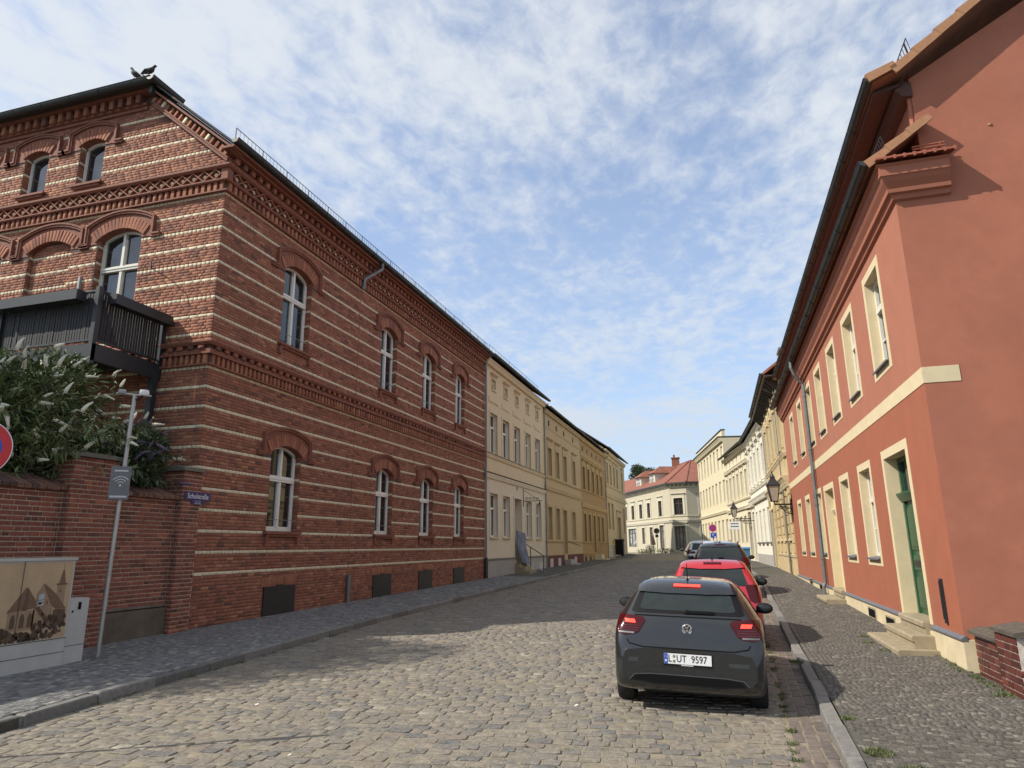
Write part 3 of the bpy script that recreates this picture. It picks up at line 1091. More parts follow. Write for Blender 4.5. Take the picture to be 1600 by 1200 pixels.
def snow_guard(p, q, nm, parent, h=.24, step=.14, lean=(0, 0, 0)):
    b = MB()
    p, q, lv = Vector(p), Vector(q), Vector(lean) + Vector((0, 0, h))
    for f in (0.02, 1.):
        b.bar(p + lv * f, q + lv * f, .014, .014)
    L = (q - p).length
    d = (q - p).normalized()
    k = int(L / step)
    for i in range(k + 1):
        c = p + d * L * i / k
        wd = .022 if i % 7 == 0 else .008
        b.bar(c, c + lv, wd, wd, up=(1, 0, 0))
    return b.build(nm, 'iron', parent)


snow_guard((.22, -.1, 11.50), (.22, BYE - BY - .2, 11.50), 'snow_guard', bh, .48, .15)
snow_guard((-10.9, -.34, 13.76), (-3.6, -.34, 13.76), 'snow_guard', bh, .15, .12)


def ribbon(b, path, hw, y0, y1, shift=0., m=0):
    """a moulding of constant width along a path in (x, z), mitred at its corners"""
    k = len(path)
    vs = []
    for i in range(k):
        t0 = Vector(path[i]) - Vector(path[max(0, i - 1)])
        t1 = Vector(path[min(k - 1, i + 1)]) - Vector(path[i])
        n0 = Vector((-t0.y, t0.x)).normalized() if t0.length > 1e-6 else None
        n1 = Vector((-t1.y, t1.x)).normalized() if t1.length > 1e-6 else None
        n = (n0 or n1) + (n1 or n0)
        n.normalize()
        n = n / max(.5, n.dot(n1 or n0))
        p = Vector(path[i])
        for d, y in ((hw - shift, y0), (hw - shift, y1), (-hw - shift, y1), (-hw - shift, y0)):
            q = p + n * d
            vs.append((q.x, y, q.y))
    b.add(vs, [(i * 4 + j, i * 4 + (j + 1) % 4, (i + 1) * 4 + (j + 1) % 4, (i + 1) * 4 + j) for i in range(k - 1) for j in range(4)] + [(0, 1, 2, 3), tuple((k - 1) * 4 + j for j in (3, 2, 1, 0))], m)


# window hoods
for wins, org, rz in ((S_WIN, (0, 0, 0), R(90)), (G_WIN, (0, 0, 0), R(180))):
    for u0, u1, s, sp, rise, kind in wins:
        w_ = u1 - u0
        a = w_ / 2 + .36
        zt = sp + .40
        rr = rise + .06
        RR = (a * a + rr * rr) / (2 * rr)
        arc = [(a * math.sin(t) / math.sin(math.asin(a / RR)) if False else RR * math.sin(math.asin(a / RR) * t), zt - (RR - rr) + RR * math.cos(math.asin(a / RR) * t)) for t in [-1 + i * .2 for i in range(11)]]
        inn = [(x, arc_z(x, w_, sp, rise)) for x in [-w_ / 2 + w_ * i / 10 for i in range(11)]]
        outl = [(-a, sp - .10)] + arc + [(a, sp - .10)]
        inl = [(-w_ / 2, sp - .10)] + inn + [(w_ / 2, sp - .10)]
        b = MB()
        k = len(outl)
        for yv in (-.012, ):
            vs = [(x, -.012, z) for x, z in outl] + [(x, -.012, z) for x, z in inl] + [(x, .18, z) for x, z in inl] + [(x, .02, z) for x, z in outl]
            b.add(vs, [(i, i + 1, k + i + 1, k + i) for i in range(k - 1)] + [(k + i, k + i + 1, 2 * k + i + 1, 2 * k + i) for i in range(k - 1)] + [(3 * k + i, 3 * k + i + 1, i + 1, i) for i in range(k - 1)], 0)
        # raised label moulding
        path = [(-a - .25, sp - .10), (-a, sp - .10)] + arc + [(a, sp - .10), (a + .25, sp - .10)]
        ribbon(b, path, .052, -.06, .0)
        ribbon(b, path, .022, -.085, -.055, -.024)
        hood_mesh = b
        b = MB()
        b.box(-w_ / 2 - .1, w_ / 2 + .1, -.10, .2, s - .075, s - .012)
        b.box(-w_ / 2 - .03, w_ / 2 + .03, -.06, .1, s - .14, s - .075)
        if s < 11:
            for sx_ in (-1, 1):
                b.box(sx_ * (w_ / 2 + .02) - .05, sx_ * (w_ / 2 + .02) + .05, -.07, .1, s - .32, s - .14)
        so_ = b.build('window_sill', 'mould', bh)
        o = hood_mesh.build('window_hood', 'mould', bh)
        cc = (u0 + u1) / 2
        o.location = (0, cc, 0) if rz == R(90) else (-cc, 0, 0)
        o.rotation_euler = (0, 0, R(90) if rz == R(90) else 0)
        so_.location, so_.rotation_euler = o.location, o.rotation_euler
        # arched window: frame with mullion and transom, panes behind
        if kind == 'niche':
            nb_ = MB()
            nb_.box(-w_ / 2, w_ / 2, .11, .14, s, sp + rise)
            o2 = nb_.build('niche_back', 'mortar', bh, o.location)
            PN = Pieces('brick')
            brick_rows(PN, (0, 0, 0), (1, 0, 0), (0, -1, 0), w_, 6.495, sp + rise - .05, .075, 2, 6, lambda z: [], sy=1)
            PN.rows = [((r[0][0] - w_ / 2, r[0][1] + .105, r[0][2]),) + r[1:] for r in PN.rows if r[0][2] > s + .02]
            PN.emit(o2, 'brick', 'bricks', ['brick', 'yellow'], limit=0)
            continue
        rev = .17
        f = MB()
        fw = .062
        tz = s + (sp - s) * .66

        y0, y1 = rev, rev + .08
        f.box(-w_ / 2, -w_ / 2 + fw, y0, y1, s, sp)
        f.box(w_ / 2 - fw, w_ / 2, y0, y1, s, sp)
        f.box(-w_ / 2 + fw, w_ / 2 - fw, y0, y1, s, s + fw + .02)
        ribbon(f, [(x, z - fw / 2) for x, z in inn], fw / 2, y0, y1)
        if kind != 'attic':
            f.box(-w_ / 2 + fw, w_ / 2 - fw, y0 - .035, y1, tz - .06, tz + .06)
            f.box(-w_ / 2 + fw, w_ / 2 - fw, y0 - .05, y0 - .02, tz + .0, tz + .03)
            f.box(-.04, .04, y0 - .02, y1, s + fw + .02, sp + rise - fw)
            for x0 in (-w_ / 2 + fw, .04):
                x1 = -.04 if x0 < 0 else w_ / 2 - fw
                for za, zb_ in ((s + fw + .02, tz - .06), (tz + .06, sp + rise - fw if False else sp)):
                    f.box(x0, x0 + .03, y0 + .01, y1, za, zb_)
                    f.box(x1 - .03, x1, y0 + .01, y1, za, zb_)
                    f.box(x0 + .03, x1 - .03, y0 + .01, y1, za, za + .04)
        wo_ = f.build('window', 'white' if kind != 'up' or wins is S_WIN else 'cream_frame', bh)
        wo_.location = o.location
        wo_.rotation_euler = o.rotation_euler
        g = MB()
        n_ = len(inn)
        g.add([(x, rev + .055, s) for x, z in inn] + [(x, rev + .055, z) for x, z in inn], [(i, i + 1, n_ + i + 1, n_ + i) for i in range(n_ - 1)])
        g.build('pane', 'glass', wo_)
        if kind != 'attic' and wins is S_WIN:
            g = MB()
            for x0 in (-w_ / 2 + .08,):
                pass
            g.box(-w_ / 2 + .07, w_ / 2 - .07, -.015, .0, s + .28, s + .295)
            g.build('safety_bar', 'zinc', wo_)
# cellar hatches
for u0, u1, a, c in HATCH:
    b = MB()
    b.box(u0 - .01, u1 + .01, .0, .05, a - .1, c)
    b.box(u0 - .03, u1 + .03, -.01, .03, c, c + .03)
    b.box(u0 + (u1 - u0) * .4, u0 + (u1 - u0) * .6, -.005, .03, c + .03, c + .06)
    o = b.build('cellar_hatch', 'hatch', bh)
    o.rotation_euler = (0, 0, R(90))
    o.location = (.035, 0, 0)
b = MB()
b.tube([(.08, 6.64, 0.0), (.08, 6.64, .95)], .062, 10)
b.lathe([(.072, 0), (.072, .08)], (.08, 6.64, .5), 10)
b.lathe([(.072, 0), (.072, .06)], (.08, 6.64, .9), 10)
b.tube([(.08, 6.64, .12), (.2, 6.64, .02)], .06, 8)
b.build('downpipe_stub', 'zinc', bh)
b = MB()
b.tube([(.42, 7.35, 11.42), (.42, 7.35, 11.2), (.12, 6.72, 10.62), (.1, 6.68, 10.25)], .055, 10)
b.lathe([(.065, 0), (.065, .06)], (.42, 7.35, 11.3), 10)
b.build('downpipe_stub', 'zinc', bh)
b = MB()
b.box(.0, .006, 6.69, 6.71, .95, 10.2)
b.build('joint_cover', 'mould', bh)
b = MB()
b.tube([(.09, BYE - BY - .06, 0.35), (.09, BYE - BY - .06, 11.2), (.42, BYE - BY - .06, 11.42)], .05, 8)
b.build('downpipe', 'zinc', bh)
b = MB()
b.tube([(.10, BYE - BY - .06, 0.2), (.10, BYE - BY - .06, 1.1), (.08, BYE - BY - .06, 1.25)], .09, 8)
b.build('standpipe', 'zincdark', bh)
# wall lamp and hook on the gable
b = MB()
b.box(-4.28, -4.22, -.06, 0, 8.15, 8.6)
b.tube([(-4.25, -.03, 8.2), (-4.2, -.16, 8.02)], .035, 8)
b.build('wall_lamp', 'plastic', bh)
b = MB()
b.tube([(-2.0, 0, 8.55), (-1.8, -.25, 8.62), (-1.6, -.42, 8.5), (-1.55, -.45, 8.3)], .014, 6)
b.build('wall_hook', 'iron', bh)
# balcony
BLX0, BLX1, BLY, BLZ0, BLZ1 = -9.5, -1.33, -1.9, 6.02, 7.22
b = MB()
b.box(BLX0, BLX1 - .08, BLY + .08, .0, BLZ0 - .06, BLZ0 + .02)
b.box(BLX0, BLX1, BLY, BLY + .08, BLZ0 - .38, BLZ0 - .02)
b.box(BLX1 - .08, BLX1, BLY + .081, -.002, BLZ0 - .38, BLZ0 - .02)
b.box(BLX0, BLX1 - .081, -.9, -.82, BLZ0 - .3, BLZ0 - .06)
b.build('balcony_floor', 'anthracite', bh)
b = MB()
for x in (BLX1 - .05, -4.1, -6.9, -9.4):
    b.box(x - .05, x + .05, BLY - .01, BLY + .09, BLZ0 - .45, BLZ1 + .06)
b.box(BLX1 - .09, BLX1 + .01, -.12, -.002, BLZ0 - .2, BLZ1 + .05)
b.build('balcony_post', 'anthracite', bh)
for x, y in ((BLX1 - .06, -.16), (BLX1 - 5, BLY + .1)):
    b = MB()
    b.box(x - .07, x + .07, y - .07, y + .07, 0, BLZ0 - .38)
    b.build('support_post', 'anthracite', bh)
b = MB()
b.box(BLX0, BLX1 - .1, BLY + .02, BLY + .07, BLZ1 - .04, BLZ1)
b.box(BLX1 - .07, BLX1 - .02, BLY + .1, -.13, BLZ1 - .04, BLZ1)
b.box(BLX0, BLX1 - .1, BLY + .02, BLY + .07, BLZ0 + .05, BLZ0 + .09)
b.box(BLX1 - .07, BLX1 - .02, BLY + .1, -.13, BLZ0 + .05, BLZ0 + .09)
b.build('railing', 'anthracite', bh)
sm = MB()
sm.box(-.03, .03, -.011, .011, BLZ0 + .09, BLZ1 - .04)
sme = sm.mesh('balcony_slat', ['slat'])
x = BLX0 + .05
while x < BLX1 - .12:
    o = put('balcony_slat', sme, bh, (x, BLY + .05 + rnd.uniform(-.008, .008), 0))
    x += .075
y = BLY + .13
while y < -.16:
    o = put('balcony_slat', sme, bh, (BLX1 - .045 + rnd.uniform(-.008, .008), y, 0))
    o.rotation_euler = (0, 0, R(90))
    y += .072
for x0, x1, y0, y1 in ((-4.05, BLX1 - .32, BLY - .26, BLY - .02), (-6.9, -4.16, BLY - .26, BLY - .02), (-9.5, -7.0, BLY - .26, BLY - .02), (BLX1 + .02, BLX1 + .24, BLY + .22, -.06)):
    b = MB()
    b.box(x0, x1, y0, y1, BLZ1 - .28, BLZ1 - .06)
    b.box(x0 + .02, x1 - .02, y0 + .02, y1 - .02, BLZ1 - .06, BLZ1 - .05)
    b.build('planter_box', 'anthracite', bh)

# pigeons on the gutter
def pigeon(x, flip, label, tilt):
    b = MB()
    s = 1.15
    pts = [(-.20, 0, .075), (-.12, 0, .095), (-.05, 0, .115), (.02, 0, .13), (.075, 0, .15), (.105, 0, .19), (.125, 0, .225), (.15, 0, .235), (.17, 0, .228), (.192, 0, .222)]
    rs = [.014, .030, .058, .068, .058, .036, .029, .031, .02, .004]
    if tilt:
        pts = [(a * .8, 0, c + a * .35) for a, _, c in pts]
    b.tube([(p[0] * s, 0, p[2] * s) for p in pts], [r * s for r in rs], 10)
    root = b.build('pigeon', 'pigeon', smooth=True)
    root.location = (BX - x, BY - .52, 13.775 if not tilt else 13.77)
    root.rotation_euler = (0, 0, R(flip))
    tag(root, label, 'bird')
    for sy_ in (-.03, .03):
        l = MB()
        l.tube([(.0, sy_, .11), (.01, sy_, -.0)], .007, 5)
        l.tube([(.0, sy_, .003), (.05, sy_, .003)], .006, 4)
        l.build('leg', 'orange', root)
    for sy_ in (-1, 1):
        l = MB()
        l.tube([(.06 * s, sy_ * .05, .14 * s + (.02 if tilt else 0)), (-.05 * s, sy_ * .062, .125 * s - (.01 if tilt else 0)), (-.17 * s, sy_ * .02, .09 * s - (.055 if tilt else 0))], [.02, .034, .006], 6)
        l.build('wing', 'pigeon', root, smooth=True)


pigeon(2.36, 8, 'dark pigeon standing upright at the end of the gutter', False)
pigeon(2.78, 196, 'dark pigeon crouching and leaning on the gutter', True)
# street name plate on the pier beside the corner
st = thing('street_sign', 'blue enamel street name plate with white letters on the brick pier', 'sign', (-10.835, 12.26, 2.88))
b = MB()
b.prism([(-.385, -.085), (.385, -.085), (.385, .085), (-.385, .085)], 0, .012, 'x')
pl = b.build('name_plate', 'enamel', st)
text('Schulstraße', .155, 'signwhite', st, axes((.0145, 0, -.005), (0, 1, 0), (0, 0, 1)), sx=.88)
b = MB()
b.prism([(-.18, -.175), (.18, -.175), (.18, -.087), (-.18, -.087)], 0, .012, 'x')
b.build('number_plate', 'enamel', st)
text('15-12', .07, 'textgrey', st, axes((.0145, 0, -.118), (0, 1, 0), (0, 0, 1)))
b = MB()
b.prism([(-.1, -.163), (.1, -.163), (.1, -.154), (-.1, -.154)], .0122, .0145, 'x')
b.build('arrow_line', 'textgrey', st)


# ---------------------------------------------------------------- garden wall with piers
gw = thing('garden_wall', 'old brick garden wall with piers and a tiled coping below the bushes', 'wall', (-11.0, 8, 0))
GO = (-11.0, 8.0, 0)
b = MB()
zt = 2.80
b.box(-.36, -.012, -8, 4.36, -.4, zt)
b.box(-.36, .148, 1.212, 2.16, -.4, 3.38)
b.box(-.36, .148, 3.832, 4.36, -.4, 3.38)
core = b.build('masonry', 'gmortar', gw)
P = Pieces('brick')
noex = lambda z: []
brick_rows(P, (-11.0, 2.0, 0), UY, NX, 7.19, .0, 2.80, .083, 0, 0, noex, bl=.262, jt=.019)
brick_rows(P, (-11.0, 10.17, 0), UY, NX, 1.64, .67, 2.80, .083, 0, 0, noex, bl=.262, jt=.019)
for y0, L in ((9.2, .96), (11.82, .54)):
    brick_rows(P, (-10.84, y0, 0), UY, NX, L, .0, 3.40, .083, 0, 0, noex, bl=.262, jt=.019)
    brick_rows(P, (-11.36, y0, 0), NX, NY, .52, .0, 3.40, .083, 0, 0, noex, bl=.262, jt=.019)
P.emit(core, 'brick', 'bricks', ['gbrick'], off=GO, skip=[(0, 868, 134, 1060)])
b = MB()
b.box(-.3, .04, 2.17, 3.81, -.3, .64)
b.prism([(.04, .62), (.04, .64), (0, .69), (-.05, .69), (-.05, .62)], 2.17, 3.81, 'y')
b.build('plinth', 'concrete', gw)
cm = MB()
cm.prism([(.10, -.02), (.11, .045), (-.34, .24), (-.38, .17)], -.058, .058, 'y')
cms = [cm.mesh('coping_brick', ['tileborder'], tone=True) for i in range(1)]
cmv = []
for i in range(6):
    c2 = cms[0].copy()
    c2.attributes['tone'].data.foreach_set('value', [rnd.random()] * len(c2.polygons))
    cmv.append(c2)
for y0, y1 in ((-4., 1.18), (2.18, 3.80)):
    k = int((y1 - y0) / .128)
    for i in range(k):
        o = put('coping_brick', rnd.choice(cmv), gw, (rnd.uniform(-.01, .01), y0 + (i + .5) * (y1 - y0) / k, zt + rnd.uniform(-.006, .006)))
for y0, y1 in ((1.14, 2.22), (3.76, 4.37)):
    b = MB()
    b.prism([(.21, 3.40), (.21, 3.46), (-.1, 3.53), (-.42, 3.46), (-.42, 3.40)], y0, y1, 'y')
    b.build('pier_cap', 'stonecap', gw)

# ---------------------------------------------------------------- cabinets with the church print
cx_ = -9.80
ca = thing('utility_cabinet', 'grey utility cabinet printed with a sepia picture of a church', 'cabinet', (cx_, 6.9, .05))
b = MB()
b.box(-.42, 0, -.55, 1.68, -.2, 1.56)
b.box(-.42, .004, -.56, 1.685, .0, .004)
b.build('body', 'cab', ca)
b = MB()
b.box(-.44, .025, -.57, 1.70, 1.56, 1.60)
b.build('lid', 'cab', ca)
b = MB()
b.box(.001, .004, -.55, 1.68, .196, .204)
b.box(.001, .004, -.55, 1.68, .398, .408)
b.box(.0095, .0115, .84, .848, .42, 1.56)
b.build('door_joint', 'cabedge', ca)
# print, in cabinet coordinates (y from the near end 0 to 1.66, z)
def layer(polys, m, d, nm='print'):
    b = MB()
    for pl_ in polys:
        b.prism(pl_, d - .0015, d, 'x')
    return b.build(nm, m, ca)


pr = layer([[(-.52, .42), (1.65, .42), (1.65, 1.53), (-.52, 1.53)]], 'p_sky', .003, 'picture')
layer([[(.70, .58), (1.10, .58), (1.10, .86), (.70, .84)], [(1.06, .62), (1.38, .62), (1.38, .88), (1.18, 1.21), (1.10, 1.08)], [(1.42, .95), (1.56, .90), (1.56, 1.20), (1.42, 1.20)]], 'p_wall', .005, 'picture')
layer([[(.67, .84), (1.12, .88), (1.09, 1.0), (.95, 1.18), (.92, 1.18)], [(1.18, 1.225), (1.22, 1.215), (1.42, 1.06), (1.61, .84), (1.44, .84), (1.36, .90)],
       [(1.44, 1.22), (1.55, 1.22), (1.53, 1.29), (1.46, 1.29)], [(1.452, 1.29), (1.538, 1.29), (1.53, 1.31), (1.46, 1.31)], [(1.47, 1.31), (1.52, 1.31), (1.53, 1.335), (1.515, 1.365), (1.475, 1.365), (1.46, 1.335)], [(1.478, 1.365), (1.512, 1.365), (1.518, 1.385), (1.495, 1.43), (1.472, 1.385)], [(1.492, 1.42), (1.498, 1.42), (1.496, 1.52), (1.494, 1.52)]], 'p_roof', .007, 'picture')
arcs = []
for c in (.78, .92, 1.04):
    arcs.append([(c - .035, .62), (c + .035, .62), (c + .035, .75), (c + .015, .81), (c - .015, .81), (c - .035, .75)])
layer(arcs + [[(1.10, .88), (1.26, .70), (1.34, .70), (1.16, .90)], [(1.40, .60), (1.62, .60), (1.60, .835), (1.40, .835)], [(1.40, 1.195), (1.58, 1.195), (1.58, 1.215), (1.40, 1.215)], [(.90, .855), (.97, .86), (.99, 1.0), (.95, 1.17)], [(1.27, .93), (1.29, .93), (1.29, .97), (1.27, .97)], [(1.47, 1.08), (1.49, 1.08), (1.49, 1.12), (1.47, 1.12)], [(1.22, .76), (1.24, .76), (1.24, .80), (1.22, .80)]], 'p_mid', .0085, 'picture')
fol = []
g_ = random.Random(3)
for i in range(420):
    c0 = g_.uniform(-.5, 1.62)
    zz = g_.uniform(.44, .62 + .09 * math.sin(c0 * 5) + (.08 if c0 > 1.1 else 0))
    r0 = g_.uniform(.015, .05)
    r0 = min(r0, 1.645 - c0, c0 + .515, zz - .42)
    if r0 > .01:
        ph_ = g_.random() * 6
        fol.append([(c0 + r0 * math.cos(ph_ + k * 1.0472) * g_.uniform(.6, 1.1), zz + r0 * math.sin(ph_ + k * 1.0472)) for k in range(6)])
b = MB()
for i, pl_ in enumerate(fol):
    d = .0095 + (i % 14) * .00016
    b.add([(d, p, q) for p, q in pl_], [tuple(range(6))], i % 3 == 0 and 1 or 0)
b.build('picture_foliage', ['p_dark', 'p_mid'], ca)
layer([[(1.13, .90), (1.22, .91), (1.22, 1.08), (1.13, 1.07)]], 'p_blue', .0125, 'picture')
layer([[(1.14, .925), (1.18, .93), (1.21, .965), (1.17, .955), (1.145, .965)], [(1.13, .985), (1.22, .99), (1.22, .995), (1.13, .99)]], 'black', .0135, 'picture')
cb2 = thing('junction_box', 'small pale grey junction box beside the printed cabinet', 'cabinet', (cx_ - .02, 8.62, .05))
b = MB()
b.box(-.3, 0, -.02, .32, -.2, .97)
b.build('body', 'cab', cb2)
b = MB()
b.box(.0005, .003, -.02, .32, .262, .27)
b.build('door_joint', 'cabedge', cb2)
b = MB()
b.box(.0005, .012, .13, .175, .80, .91)
b.box(.0005, .012, .03, .05, .76, .79)
b.build('lock', 'black', cb2)

# ---------------------------------------------------------------- poles at the left
wp = thing('wifi_pole', 'slim steel pole with a grey hotspot panel and small antennas', 'pole', (-9.91, 9.31, .05), R(38))
b = MB()
b.tube([(0, 0, -.2), (.07, 0, 4.42)], .034, 12)
b.build('pole', 'galv', wp)
b = MB()
b.box(-.135, .175, -.075, -.06, 2.55, 3.12)
b.build('panel', 'signgrey', wp)
b = MB()
b.box(-.11, .15, -.078, -.0755, 2.585, 2.615)
b.build('panel_print', 'textgrey', wp)
b = MB()
for r_ in (.05, .095, .14):
    pts = [(.03 + r_ * math.sin(t), -.0785, 2.80 + r_ * math.cos(t)) for t in [-.95 + 1.9 * i / 10 for i in range(11)]]
    b.tube(pts, .009, 4)
b.build('hotspot_symbol', 'textgrey', wp)
b = MB()
b.ell((.03, -.077, 2.79), (.018, .005, .022), 8)
b.build('symbol_dot', 'textgrey', wp)
b = MB()
b.box(-.08, .13, -.078, -.0755, 3.03, 3.055)
b.build('panel_print', 'textgrey', wp)
b = MB()
b.box(-.05, .18, -.06, -.035, 2.62, 2.66)
b.box(-.05, .18, -.06, -.035, 2.98, 3.02)
b.build('bracket', 'galv', wp)
b = MB()
b.tube([(-.22, 0, 4.42), (.34, -.02, 4.40)], .018, 8)
b.build('cross_arm', 'galv', wp)
for x, r_, h in ((.22, .085, .05), (-.13, .07, .035)):
    b = MB()
    b.lathe([(0, -h), (r_ * .8, -h), (r_, -h * .2), (r_ * .85, h), (0, h * 1.3)], (x, -.02, 4.45), 14)
    b.build('antenna', 'signwhite' if x > 0 else 'plastic', wp, smooth=True)
b = MB()
b.tube([(.05, 0, 4.4), (.12, -.02, 4.30), (.2, -.02, 4.4)], .012, 6)
b.build('cable', 'black', wp)
ns = thing('no_stopping_sign', 'round blue no stopping sign with red rim at the picture edge', 'sign', (-7.45, 4.93, .0))
d_ = Vector((.62, -.78, 0)).normalized()
side_ = Vector((.78, .62, 0)).normalized()


def disc(mb, c, nrm, r, n=40, m=0, r_in=0, d=0.):
    nrm = Vector(nrm).normalized()
    a = nrm.cross(Vector((0, 0, 1))).normalized()
    w = Vector((0, 0, 1))
    c = Vector(c) + nrm * d
    if r_in:
        vs = [c + (a * math.cos(2 * math.pi * i / n) + w * math.sin(2 * math.pi * i / n)) * rr for rr in (r_in, r) for i in range(n)]
        mb.add(vs, [(i, (i + 1) % n, n + (i + 1) % n, n + i) for i in range(n)], m)
    else:
        mb.add([c + (a * math.cos(2 * math.pi * i / n) + w * math.sin(2 * math.pi * i / n)) * r for i in range(n)], [tuple(range(n))], m)


def no_stop(parent, c, nrm, r):
    nrm = Vector(nrm).normalized()
    b = MB()
    b.tube([Vector(c) - nrm * .004, Vector(c)], r, 40)
    b.build('sign_back', 'signback', parent)
    b = MB()
    disc(b, c, nrm, r * .985, m=0, d=.0015)
    disc(b, c, nrm, r * .96, m=1, d=.003, r_in=r * .68)
    a = nrm.cross(Vector((0, 0, 1))).normalized()
    w = Vector((0, 0, 1))
    cc = Vector(c) + nrm * .0035
    for s_ in (1, -1):
        t = (a * s_ + w).normalized()
        q = t.cross(nrm) * r * .11
        b.add([cc - t * r * .7 - q, cc + t * r * .7 - q, cc + t * r * .7 + q, cc - t * r * .7 + q], [(0, 1, 2, 3)], 1)
    disc(b, c, nrm, r * .69, m=2, d=.0022)
    b.build('sign_face', ['signwhite', 'signred', 'signblue'], parent)


no_stop(ns, (.34, 0, 2.77), d_, .30)
b = MB()
b.tube([(.34 - d_.x * .05, -d_.y * .05, -.2), (.34 - d_.x * .05, -d_.y * .05, 3.1)], .03, 10)
b.build('pole', 'galv', ns)

# ---------------------------------------------------------------- butterfly bushes
def leaf_bush(root, nm, centers, nleaf, m, size, seed, up=.4, droop=.0):
    g = np.random.default_rng(seed)
    V, F, T = [], [], []
    for (c, r), n in zip(centers, nleaf):
        for i in range(n):
            d = g.normal(size=3)
            d /= np.linalg.norm(d)
            rad = g.random() ** .45
            p = np.array(c) + d * np.array(r) * rad
            a = d * .7 + g.normal(size=3) * .5 + np.array([0, 0, up - droop])
            a /= np.linalg.norm(a)
            bb = np.cross(a, g.normal(size=3))
            bb /= np.linalg.norm(bb) + 1e-9
            L = size * g.uniform(.6, 1.3)
            wd = L * .13
            o = len(V)
            q = np.cross(a, bb)
            V += [p, p + a * L * .5 + bb * wd, p + a * L - np.array([0, 0, L * .25]), p + a * L * .5 - bb * wd]
            F.append((o, o + 1, o + 2, o + 3))
            T.append(float(min(1, max(0, g.normal(.5, .25)))))
    me = bpy.data.meshes.new(nm)
    me.from_pydata([tuple(v) for v in V], [], F)
    me.materials.append(M[m])
    me.attributes.new('tone', 'FLOAT', 'FACE').data.foreach_set('value', T)
    o = put(nm, me, root)
    o['kind'] = 'stuff'
    return o


